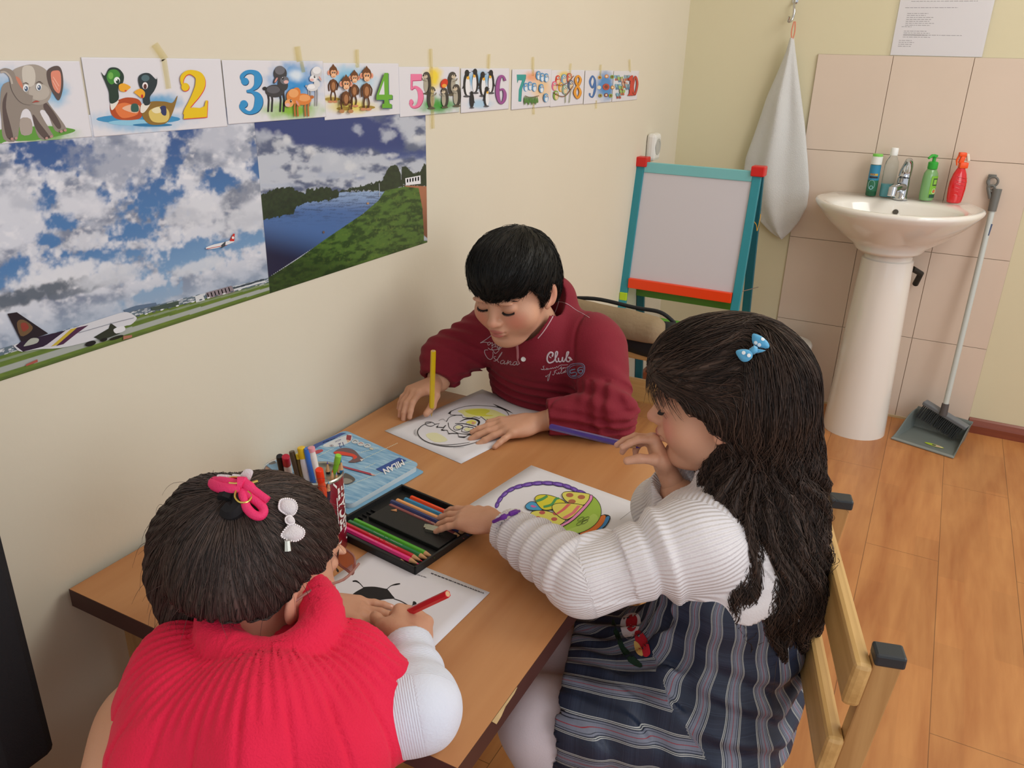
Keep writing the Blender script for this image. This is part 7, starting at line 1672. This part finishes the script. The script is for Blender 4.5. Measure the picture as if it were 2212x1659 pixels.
for a in ((1625, 1330, 1.08, 1620, 1388, 1.075), (1690, 1340, 1.10, 1690, 1395, 1.10), (1735, 1280, 1.11, 1745, 1345, 1.11), (1600, 1290, 1.07, 1590, 1340, 1.065)): S.cap(at(a[0], a[1], d=a[2]), at(a[3], a[4], d=a[5]), .026, .010, .02)
def hwave(P, d):
    X, Y, Z = P[..., 0], P[..., 1], P[..., 2]; low = sstep(.90, .76, Z); az = np.arctan2(Y + 2.36, X - .84); wv = az * 13 + 1.3 * np.sin(Z * 55 + az * 2) * low + 3.0 * fbm(X * 10, Y * 10, Z * 7, 3, 3)
    return d + low * (.0050 * np.sin(wv) + .0030 * np.sin(wv * 2.3 + Z * 80)) + .012 * low * (fbm(X * 16, Y * 16, Z * 12, 3, 9) - .5) + .003 * (fbm(X * 60, Y * 60, Z * 60, 3, 19) - .5)
S.mod(hwave); ghV, ghQ = S.mesh(); ghN = vert_normals(ghV, ghQ)
bow_p = at(1622, 757, d=1.09); crn = GH.w((0, -.03, .12))
rs = np.random.RandomState(8); K_ = 7000; roots = rs.choice(len(ghV), K_, False); ph = rs.uniform(0, 6.28, K_); fq = rs.uniform(.35, .6, K_)
GRt = np.array((RT[0], RT[1], 0)); 
def gflow_dir(p, n, k, ri):
    L = GH.l(p[None])[0]; low = float(sstep(.91, .80, p[2])); down = np.array((.10, 0, -1.)); tb_ = bow_p - p; tb_ /= np.linalg.norm(tb_) + 1e-6
    up_ = float(sstep(-.02, .05, L[2])) * float(sstep(-.06, .0, L[1])); back = -GH.M[:, 1] * .6 + np.array((0, 0, -.5))
    side = np.cross(down, n); side /= np.linalg.norm(side) + 1e-6
    return (down * (1 - up_) + tb_ * up_ * .8 + back * .25 * up_) + side * math.sin(k * fq[ri] * 1.7 + ph[ri] + p[2] * 25) * .75 * low
stg = grow(ghV, ghQ, ghN, roots, gflow_dir, 16, .0085, lift=.0030, wob=.14, seed=4)
V1, Q1_, F1 = strands_mesh(stg, .0007, .0002)
# loose curls at the ends and along the edges, and flyaways
loose = []
for i in range(420):
    a = [(1700, 1330), (1650, 1350), (1600, 1320), (1740, 1290), (1560, 1270), (1775, 1220), (1540, 1200), (1765, 1100)][i % 8]; p = at(a[0] + rs.uniform(-28, 28), a[1] + rs.uniform(-30, 25), d=rs.uniform(1.045, 1.13)); c0 = p.copy(); pts = []; R_c = rs.uniform(.004, .013); w0 = rs.uniform(0, 6.28); turn = rs.uniform(.5, 1.0) * rs.choice([-1, 1])
    for k in range(17): pts.append(c0 + RT * (R_c * math.sin(w0 + k * turn * .55)) + FW * (R_c * math.cos(w0 + k * turn * .55)) + np.array((0, 0, -.0036 * k)))
    loose.append(pts)
for i in range(70):
    r = rs.choice(len(ghV)); n = ghN[r]; p = ghV[r]; d0 = n * .35 + rs.uniform(-1, 1, 3) * .5 + np.array((0, 0, -.4)); pts = [p]
    for k in range(16): d0 = d0 + np.array((0, 0, -.10)) + rs.uniform(-1, 1, 3) * .12; pts.append(pts[-1] + d0 / np.linalg.norm(d0) * .0035)
    loose.append(pts)
V2, Q2_, F2 = strands_mesh(np.array(loose), .0004, .00015)
# wisps over forehead and temple
wis = []
for i in range(330):
    t = rs.rand(); z0 = rs.uniform(.034, .060); x0 = rs.uniform(-.030, .066); y0 = .105 * math.sqrt(max(.02, 1 - (x0 / .078) ** 2 - ((z0 - .02) / .095) ** 2)) + .004; pts = []
    Ln = rs.uniform(.5, 1.0) * (.6 + .5 * (x0 > .03)); sw = rs.uniform(-.2, 1.0)
    for k in range(17): s_ = k / 16 * Ln; z = z0 - .050 * s_; x = x0 + .012 * s_ * sw; yy = .100 * math.sqrt(max(.05, 1 - (x / .080) ** 2 - ((z - .01) / .11) ** 2)) + .004 + .006 * math.sin(s_ * 3 + t); pts.append(GH.w((x, yy, z)))
    wis.append(pts)
V3, Q3_, F3 = strands_mesh(np.array(wis), .0004, .0001)
def gflow(V, N_):
    L = GH.l(V); f = np.zeros((len(V), 3)); low = sstep(.93, .84, V[:, 2]); d = V - bow_p; az = np.arctan2(V[:, 1] + 2.36, V[:, 0] - .84); ab = np.arctan2(d @ UP, d @ RT); f[:, 0] = az * 60 * low + ab * 26 * (1 - low) + 3.0 * np.sin(V[:, 2] * 70 + az * 3) * low; f[:, 1] = V[:, 2] * 26 * low + np.linalg.norm(d, axis=1) * 24 * (1 - low); f[:, 2] = low * 5; return f
def hair_obj(name, base, extra, m, parent, flowf):
    VV = [base[0]]; QQ = [base[1]]; FF = [flowf(base[0], None)]; b = len(base[0])
    for V, Q, F_ in extra: VV.append(V); QQ.append(Q + b); FF.append(F_); b += len(V)
    o = mesh_obj(name, np.vstack(VV), np.vstack(QQ), m, parent, smooth=True); a = o.data.attributes.new('flow', 'FLOAT_VECTOR', 'POINT'); a.data.foreach_set('vector', np.vstack(FF).astype(np.float32).ravel()); return o
hair_obj('hair', (ghV, ghQ), [(V1, Q1_, F1), (V2, Q2_, F2), (V3, Q3_, F3)], M_GHAIR, girl, gflow)
# blue dotted bow
hT = BVHTree.FromPolygons([Vector(v) for v in ghV], [tuple(q) for q in ghQ.tolist()])
def ribbon_lobe(px, thick=.0035, rise=.006):
    """a puffed cloth lobe over pixel outline px, on her hair"""
    n_ = len(px); cx = sum(p[0] for p in px) / n_; cy = sum(p[1] for p in px) / n_; c = on_surface(hT, cx, cy, .002); V = []; F = []
    dd = np.linalg.norm(c - CPOS) if c is not None else 1.1
    for side_ in (1, -1):
        for r in range(5):
            t = r / 4
            for p in px:
                D = at(cx + (p[0] - cx) * t, cy + (p[1] - cy) * t, d=1.0) - CPOS; D /= np.linalg.norm(D); V.append(CPOS + D * (dd - .007 - side_ * (thick * math.sqrt(max(0, 1 - t * t)) + .0004)))
    for s_ in range(2):
        for r in range(4):
            for i in range(n_): a = s_ * 5 * n_ + r * n_ + i; b2 = s_ * 5 * n_ + r * n_ + (i + 1) % n_; q = (a, b2, b2 + n_, a + n_); F.append(q if s_ == 0 else q[::-1])
    for i in range(n_): F.append((4 * n_ + i, 4 * n_ + (i + 1) % n_, 9 * n_ + (i + 1) % n_, 9 * n_ + i))
    return V, F
M_BOW = mat('54a9d6', .45, sheen=.3, key='bow'); QB = crop(1340, 640, 3.318); bm_ = MB()
for L_ in ([(945, 275), (965, 268), (1010, 285), (1050, 318), (1068, 350), (1060, 372), (1010, 375), (965, 360), (945, 330)], [(828, 395), (860, 380), (915, 382), (945, 405), (945, 440), (910, 468), (870, 465), (840, 430)]): v, f = ribbon_lobe([QB(*p) for p in cat(L_, 3, True)]); bm_.add(v, f, True)
v, f = ribbon_lobe([QB(*p) for p in [(920, 380), (960, 350), (985, 365), (985, 400), (955, 420), (925, 410)]], .006); bm_.add(v, f, True); v, f = ribbon_lobe([QB(*p) for p in [(980, 375), (1045, 388), (1020, 400), (975, 410)]], .002); bm_.add(v, f, True)
bow = bm_.build('hair_bow', M_BOW, girl); bT = BVHTree.FromPolygons([Vector(v) for v in bm_.v], bm_.f)
patch(bT, 'polka_dots', bow, [([(QB(x, y)[0] + 4.2 * math.cos(a), QB(x, y)[1] + 4.2 * math.sin(a)) for a in np.linspace(0, 6.28, 12, endpoint=False)], 'e8f0f4', 0) for x, y in ((1022, 306), (970, 334), (996, 349), (884, 405), (922, 424))], .0006)
# ribbon on her left wrist
wv_ = at(1092, 1117, z=.665); MB().tube(cat([at(1066, 1127, z=.672), at(1085, 1118, z=.686), at(1096, 1113, z=.688), at(1110, 1107, z=.690), at(1122, 1104, z=.686)], 5), [.0028] * 5 + [.0042] * 4 + [.0018] * 3 + [.0038] * 6 + [.002] * 3, 8).build('wrist_ribbon', mat('6d2f9c', .35, key='ribbon'), girl)
pencil("purple pencil held up in the air by the girl in the plaid dress", '4a2f8c', at(1190, 922, d=1.275), at(1383, 968, d=1.165), .0050, lead='4a2f8c', endc='4a2f8c')


# ------------------------------------------------------------------ the girl in the pink poncho (front left)
PH = Head((.371, -2.775, .751), (.177, .955, -.239), (.09, .226, .97), .985)
pn_ = np.array([.402, -2.826, .662])
pS = head_sdf(PH, pn_, h=.0020, chub=1.12, neck_r=(.036, .042))
phL = SDF((.33, -2.77, .594), (.50, -2.58, .66), .0014)
tPL, nPL = hand(phL, (.358, -2.678, .620), (.93, .40, -.10), (-.03, -.05, 1), 1, [(4, 5, 8, 5), (1, 6, 8, 5), (-4, 6, 8, 6), (-12, 5, 8, 6)], ((.55, .72, -.2), (.9, .4, -.1), (.95, .2, -.1)), .92, (.325, -2.705, .628))
phR = SDF((.40, -2.76, .594), (.58, -2.58, .70), .0014)
tPR, nPR = hand(phR, (.517, -2.698, .640), (-.42, .86, -.08), (.30, .12, .95), -1, [(14, 50, 55, 25), (6, 56, 60, 30), (-2, 62, 62, 36), (-8, 68, 60, 40)], ((.55, .62, -.25), (.80, .45, -.30), (.85, .15, -.45)), .90, (.545, -2.735, .648))
psR, peR, pwR = np.array((.470, -2.880, .600)), np.array((.590, -2.782, .640)), np.array((.530, -2.712, .645))
psL, peL, pwL = np.array((.300, -2.880, .600)), np.array((.272, -2.790, .632)), np.array((.325, -2.705, .628))
pB = SDF((.12, -3.16, .0), (.68, -2.60, .72), .006)
pB.ell((.40, -2.98, .41), (.09, .08, .08), k=.03); pB.ell((.385, -2.97, .51), (.10, .09, .12), k=.05); pB.ell((.372, -2.91, .60), (.115, .085, .07), k=.05); pB.cap(pn_, (.37, -2.88, .61), .042, .05)
pB.chain([psR, peR, pwR], [.04, .032, .022], .02); pB.chain([psL, peL, pwL], [.034, .028, .021], .02)
for x in (.33, .47): pB.chain([(x, -3.0, .40), (x, -2.76, .40), (x, -2.78, .06)], [.065, .046, .032], .03); pB.cap((x, -2.78, .035), (x, -2.70, .03), .03, .025)
girl2, _, _, _ = organic('person', [pS.mesh(), phL.mesh(), phR.mesh(), pB.mesh()], SKIN, col=skin_col(PH, 'd3a184', 'd9887a'))
tag(girl2, 'girl seen from behind in a bright pink poncho, colouring with a red pencil', 'person'); face_hair(PH, girl2, '1a1310'); nail_mesh(nPL + nPR, girl2)
# white striped long sleeves
M_WSL = rib_mat('white_striped_jersey', 'd3d9ea', 'dfe4f0', (1, 0, 0), 2400.0, .35, .0008)
S = SDF((.14, -2.95, .57), (.70, -2.64, .74), .0026)
S.chain([(.50, -2.86, .625), peR, (.521, -2.702, .643)], [.050, .041, .030], .03); S.chain([(.30, -2.86, .61), peL, (.318, -2.708, .628)], [.046, .042, .028], .03)
S.mod(lambda P, d: d + .005 * (fbm(P[..., 0] * 18, P[..., 1] * 18, P[..., 2] * 18, 3, 3) - .5) + .0022 * np.sin((P - peR) @ (np.array((-.65, .75, 0))) * 170 + 2 * fbm(P[..., 0] * 20, P[..., 1] * 20, 0 * P[..., 2], 2, 5)) * np.exp(-(((P - peR) @ np.array((-.65, .75, 0)) - .06) / .03) ** 2))
u1 = np.array((.521, -2.702, .643)) - peR; cut(S, np.array((.521, -2.702, .643)) - u1 * .04, u1, .045); u2 = np.array((.318, -2.708, .628)) - peL; cut(S, np.array((.318, -2.708, .628)) - u2 * .04, u2, .045)
S.cap(np.array((.521, -2.702, .643)) - u1 * .2, np.array((.521, -2.702, .643)) + u1 * .2, .0245, .0255, .002, 'sub'); S.mod(lambda P, d: np.maximum(d, TZ + .0015 - P[..., 2]) if False else np.where((P[..., 0] < .66) & (P[..., 1] > -2.80), np.maximum(d, TZ + .0012 - P[..., 2]), d))
SL = S.mesh(); c_ = SL[0][SL[1]].mean(1)[:, 0] > .415
def subm(V, Q, m): Q = Q[m]; u, inv = np.unique(Q, return_inverse=True); return V[u], inv.reshape(Q.shape).astype(np.int64)
for m_ in (c_, ~c_): organic('sleeve', [subm(SL[0], SL[1], m_)], M_WSL, girl2, flow=arm_flow([((.521, -2.702, .643), peR), (peR, (.50, -2.86, .625)), (peL, (.30, -2.86, .61))]))
# poncho
M_PINK = bpy.data.materials.new('hot_pink_knit'); M_PINK.use_nodes = True; fabric(M_PINK, 'dc0a3c', 'e81448', (420, .55), .06)
S = SDF((.08, -3.20, .36), (.70, -2.66, .84), .0030)
S.ell((.390, -2.99, .46), (.135, .12, .14), k=.04)
pa_ = [at(x, y, d=d) for x, y, d in ((402, 1450, .910), (428, 1590, .87), (585, 1535, .890), (745, 1465, .90), (864, 1545, .885), (590, 1600, .84), (690, 1612, .850))]
for a, b, r1, r2 in ((2, 0, .050, .052), (0, 1, .050, .090), (2, 3, .050, .050), (3, 4, .050, .040), (2, 5, .050, .085), (5, 1, .085, .090), (5, 6, .085, .065), (4, 6, .044, .060), (3, 6, .05, .06)): S.cap(pa_[a], pa_[b], r1, r2, .035)
S.cap(at(640, 1405, d=.92), at(728, 1402, d=.925), .032, .022, .03); tipR = pa_[4]; tipL = pa_[0]
nc = at(586, 1362, d=.900) + np.array((0, 0, .004))
def ponch(P, d):
    X, Y, Z = P[..., 0], P[..., 1], P[..., 2]; q = P - nc; th = np.arctan2(q[..., 1] + .0, q[..., 0]); dr = np.sqrt(q[..., 0] ** 2 + q[..., 1] ** 2 + (q[..., 2] * .8) ** 2)
    rib = .0016 * np.sin(th * 64) * sstep(.05, .07, dr) * sstep(.165, .14, dr); seam = -.0035 * np.exp(-((((th * 22 / 6.283) % 1) - .5) / .05) ** 2) * sstep(.125, .16, dr)
    fold = .010 * np.sin(th * 9 + 2.5 * fbm(X * 6, Y * 6, Z * 6, 2, 3)) * sstep(.12, .24, dr) + .012 * (fbm(X * 8, Y * 8, Z * 8, 3, 7) - .5); return d - rib - seam + fold
S.mod(ponch)
S.mod(lambda P, d: np.where(P[..., 1] > -2.80, np.maximum(d, TZ + .002 - P[..., 2]), np.maximum(d, np.where(P[..., 2] < .59, P[..., 1] + 2.80, -1))))
S.cap(PH.w((0, -.01, -.06)), pn_, .044, .044, .004, 'sub')
# rolled collar
Rn = [nc + np.array((.060 * math.cos(a), .052 * math.sin(a), .010 + .010 * math.sin(a) - .004 * math.cos(a))) for a in np.linspace(0, 2 * math.pi, 20, endpoint=False)]
for i in range(20): S.cap(Rn[i], Rn[(i + 1) % 20], .0235, .0235, .006)
S.mod(lambda P, d: d - .0008 * np.sin(np.arctan2(P[..., 1] - nc[1], P[..., 0] - nc[0]) * 90) * (P[..., 2] > .63) * (np.hypot(P[..., 0] - nc[0], P[..., 1] - nc[1]) < .09))
organic('poncho', [S.mesh()], M_PINK, girl2)
# leggings under the table
M_LEG = mat('8f8f9a', .8, key='leggings'); J = SDF((.22, -3.14, .03), (.58, -2.66, .5), .005); J.ell((.40, -3.01, .41), (.13, .11, .08), k=.04)
for x in (.33, .47): J.chain([(x, -3.0, .405), (x, -2.76, .405), (x, -2.78, .07)], [.072, .053, .038], .03)
cut(J, (.4, -2.8, .075), (0, 0, -1), .5); organic('leggings', [J.mesh()], M_LEG, girl2)
# hair tied up at the crown
M_PHAIR = hair_mat('brown_hair', '1b1411', '69544c', .45, 1.0, 1.0, .5); k_ = PH.s
tie = at(512, 1082, d=.872)
S = SDF(PH.o - np.array((.17, .19, .17)), PH.o + np.array((.15, .15, .15)), .0024)
S.ell(PH.w((0, -.012, .024)), np.array((.083, .100, .088)) * k_, PH.M, .02); S.ell(PH.w((0, -.03, -.015)), np.array((.074, .072, .060)) * k_, PH.M, .03)
def trim_p(P, d):
    L = (P - PH.o) @ PH.M / k_; x, y, z = L[..., 0], L[..., 1], L[..., 2]; az = np.abs(np.arctan2(x, y)); zc = np.interp(az.ravel(), [0, .7, 1.1, 1.35, 1.55, 1.75, 2.1, 3.15], [.050, .046, .034, .018, .022, .012, -.018, -.030]).reshape(az.shape); return np.maximum(d, (zc + .004 * (fbm(x * 80, y * 80, z * 80, 3, 5) - .5) - z) * k_ * .8)
S.mod(trim_p)
tail = [(512, 1082, .890, .020), (452, 1108, .915, .036), (425, 1165, .935, .046), (418, 1240, .945, .046), (415, 1305, .945, .034), (388, 1372, .925, .010)]
for i in range(len(tail) - 1): a, b = tail[i], tail[i + 1]; S.cap(at(a[0], a[1], d=a[2]), at(b[0], b[1], d=b[2]), a[3], b[3], .025)
def pw(P, d):
    q = P - tie; ab = np.arctan2(q @ UP, q @ RT); return d + .0009 * np.sin(ab * 60 + 3 * fbm(P[..., 0] * 12, P[..., 1] * 12, P[..., 2] * 12, 2, 3)) + .0012 * (fbm(P[..., 0] * 40, P[..., 1] * 40, P[..., 2] * 40, 3, 19) - .5)
S.mod(pw); pV, pQ = S.mesh(); pN = vert_normals(pV, pQ); rs = np.random.RandomState(6); roots = rs.choice(len(pV), 5500, False)
def pdir(p, n, k, ri):
    q = p - tie; q /= np.linalg.norm(q) + 1e-6; return q + np.array((0, 0, -.45 if (p - tie) @ RT < -.0 else -.1))
stp = grow(pV, pQ, pN, roots, pdir, 11, .0075, lift=.0012, wob=.05, seed=7); V1, Q1_, F1 = strands_mesh(stp, .0005, .00015)
fly = []
for i in range(160):
    r = rs.choice(len(pV)); n = pN[r]; d0 = n * .3 + rs.uniform(-1, 1, 3) * .4 + (pV[r] - tie) * 3; pts = [pV[r]]
    for k in range(11): d0 = d0 + np.array((0, 0, -.12)) + rs.uniform(-1, 1, 3) * .1; pts.append(pts[-1] + d0 / np.linalg.norm(d0) * .0032)
    fly.append(pts)
V2, Q2_, F2 = strands_mesh(np.array(fly), .00028, .0001)
def pflow(V, N_):
    q = V - tie; f = np.zeros((len(V), 3)); f[:, 0] = np.arctan2(q @ UP, q @ RT) * 38; f[:, 1] = np.linalg.norm(q, axis=1) * 22; return f
hair_obj('hair', (pV, pQ), [(V1, Q1_, F1), (V2, Q2_, F2)], M_PHAIR, girl2, pflow)
pT = BVHTree.FromPolygons([Vector(v) for v in pV], [tuple(q) for q in pQ.tolist()])
QH = crop(300, 980, 3.95)
def hp(x, y, lift=.004):
    p = on_surface(pT, *QH(x, y), lift); return p if p is not None else at(*QH(x, y), d=.87)
def hline(pts, lift, k=5): 
    P = [hp(x, y, lift) for x, y in pts]; return cat(P, k)
# pink loop tie with gold wire
M_TIE = mat('e8306e', .6, bump=.4, bscale=500, key='tie'); M_GOLD = mat('d9bf6a', .2, metal=1.0, key='gold')
tm = MB().tube(hline([(870, 300), (780, 300), (700, 290), (640, 260), (660, 240), (760, 250), (850, 270)], .010), .0062, 10).tube(hline([(900, 300), (940, 360), (1020, 420), (1065, 480), (1040, 530), (980, 520), (920, 460), (890, 380), (880, 320)], .009), .0050, 10).tube(hline([(840, 260), (900, 260), (950, 290), (1100, 400)], .014), [.008] * 6 + [.006] * 5 + [.0045] * 5, 10)
tm.tube(hline([(800, 360), (790, 420), (780, 470), (850, 480), (870, 420)], .004), .009, 10) if False else None
tieo = tm.build('hair_tie', M_TIE, girl2); MB().tube(hline([(740, 400), (780, 340), (850, 350), (860, 440), (800, 500), (745, 470)], .001), .010, 8).build('elastic', mat('0d0d12', .8), girl2)
gm = MB().tube(hline([(830, 310), (820, 370), (860, 415), (930, 410), (960, 360), (930, 320)], .014), .0012, 8).tube(hline([(745, 235), (780, 205), (850, 205), (880, 235), (830, 255), (770, 250)], .018), .0012, 8).tube(hline([(930, 260), (1010, 235)], .018), .0016, 8).tube(hline([(1040, 340), (1110, 375)], .014), .0018, 8)
gm.build('gold_wire', M_GOLD, tieo)
# beaded white bow clips
def clip(lobes, tab, name):
    M_BEAD = mat('ece6e8', .2, coat=.6, key='bead'); mb = MB()
    for L_ in lobes:
        P = cat(L_, 4, True); cx = sum(p[0] for p in P) / len(P); cy = sum(p[1] for p in P) / len(P); c = hp(cx, cy, .008); V = []; n_ = len(P)
        for sd_ in (1, -1):
            for r in range(5):
                t = r / 4
                for p in P: q = QH(cx + (p[0] - cx) * t, cy + (p[1] - cy) * t); D = at(*q, d=1.0) - CPOS; D /= np.linalg.norm(D); V.append(CPOS + D * (np.linalg.norm(c - CPOS) - sd_ * (.0035 * math.sqrt(max(0, 1 - t * t)) + .0003)))
        F = []
        for s_ in range(2):
            for r in range(4):
                for i in range(n_): a = s_ * 5 * n_ + r * n_ + i; b2 = s_ * 5 * n_ + r * n_ + (i + 1) % n_; q = (a, b2, b2 + n_, a + n_); F.append(q if s_ == 0 else q[::-1])
        mb.add(V, F, True)
    o = mb.build(name, mat('dcd6d9', .5, bump=.5, bscale=700, key='lace'), girl2); bd = MB()
    for L_ in lobes:
        P = cat(L_, 7, True); c = hp(sum(p[0] for p in P) / len(P), sum(p[1] for p in P) / len(P), .009); dd = np.linalg.norm(c - CPOS)
        for p in P[::2]: q = QH(*p); D = at(*q, d=1.0) - CPOS; D /= np.linalg.norm(D); bd.lathe([(0, -.0011), (.0008, -.0008), (.0012, 0), (.0008, .0008), (0, .0011)], CPOS + D * dd, 8)
    bd.build('beads', M_BEAD, o); MB().tube([hp(*tab[0], .008), hp(*tab[1], .006)], [.0035, .0045], 8).build('metal_clip', mat('c9c8bc', .2, metal=1.0, key='clipm'), o)
    return o
clip([[(1195, 440), (1210, 395), (1265, 382), (1325, 400), (1350, 455), (1330, 510), (1285, 530), (1235, 505), (1200, 475)], [(1215, 700), (1250, 640), (1300, 600), (1360, 615), (1410, 655), (1400, 710), (1340, 745), (1270, 735)], [(1255, 545), (1290, 530), (1320, 560), (1320, 595), (1280, 600), (1255, 580)]], ((1265, 740), (1270, 825)), 'hair_clip')
def fp(x, y, d): return at(*QH(x, y), d=d)
fc_ = MB()
for L_ in ([(865, 190), (900, 140), (940, 130), (975, 150), (965, 190), (940, 235), (900, 225)], [(668, 180), (740, 178), (800, 190), (800, 215), (740, 225), (680, 220)]):
    P = cat(L_, 4, True); cx = sum(p[0] for p in P) / len(P); cy = sum(p[1] for p in P) / len(P); n_ = len(P); V = []
    for dd in (.872, .878):
        V += [fp(cx, cy, dd - .002)] + [fp(p[0], p[1], dd) for p in P]
    F = [(0, 1 + i, 1 + (i + 1) % n_) for i in range(n_)] + [(n_ + 1, n_ + 2 + (i + 1) % n_, n_ + 2 + i) for i in range(n_)] + [(1 + i, 1 + (i + 1) % n_, n_ + 2 + (i + 1) % n_, n_ + 2 + i) for i in range(n_)]; fc_.add(V, F, True)
fc_.tube([fp(800, 195, .874), fp(870, 200, .874)], .003, 8); fc_.build('hair_clip', mat('dcd6d9', .5, bump=.5, bscale=700, key='lace'), girl2)
# glasses and earring
M_GLS = mat('c08a80', .15, trans=.55, ior=1.3, coat=.5, key='glasses')
ga = MB(); sq_ = lambda v: math.copysign(abs(v) ** .55, v)
for x in (-1, 1):
    ga.tube([PH.w((x * .033 + .020 * sq_(math.cos(a)), .1045 - .006 * abs(math.cos(a)) * (1 if x * math.cos(a) > 0 else 0), -.008 + .0125 * sq_(math.sin(a)))) for a in np.linspace(0, 2 * math.pi, 28, endpoint=False)], .0015, 8, closed=True)
    ga.tube(cat([PH.w((x * .058, .100, .000)), PH.w((x * .076, .06, -.002)), PH.w((x * .081, .01, .002)), PH.w((x * .082, -.018, -.006))], 5), .0017, 8)
ga.tube([PH.w((-.012, .110, -.004)), PH.w((0, .113, -.001)), PH.w((.012, .110, -.004))], .0015, 8)
gl = ga.build('glasses', M_GLS, girl2)
for x in (-1, 1): ln = MB(); P = [PH.w((x * .033 + .019 * sq_(math.cos(a)), .1040 - .004 * abs(math.cos(a)) * (1 if x * math.cos(a) > 0 else 0), -.008 + .0118 * sq_(math.sin(a)))) for a in np.linspace(0, 2 * math.pi, 24, endpoint=False)]; n_ = 24; off = PH.M[:, 1] * .0008; ln.add(P + [p + off for p in P], [tuple(range(24)), tuple(range(47, 23, -1))] + [(i, (i + 1) % 24, 24 + (i + 1) % 24, 24 + i) for i in range(24)]); ln.build('lens', mat('d9a8a4', .05, trans=.97, ior=1.05, key='lens'), gl)
er = PH.w((-.080, -.006, -.042)); MB().lathe([(0, -.004), (.0025, -.003), (.0035, 0), (.0025, .003), (0, .004)], er, 12).build('earring', mat('c9182c', .2, coat=.5, key='ear'), girl2)
pencil("red pencil in the right hand of the girl in the pink poncho", 'c8182c', at(967, 1283, z=.694), at(812, 1356, z=.6015), .0050, lead='c8182c', endc='c9a57c')
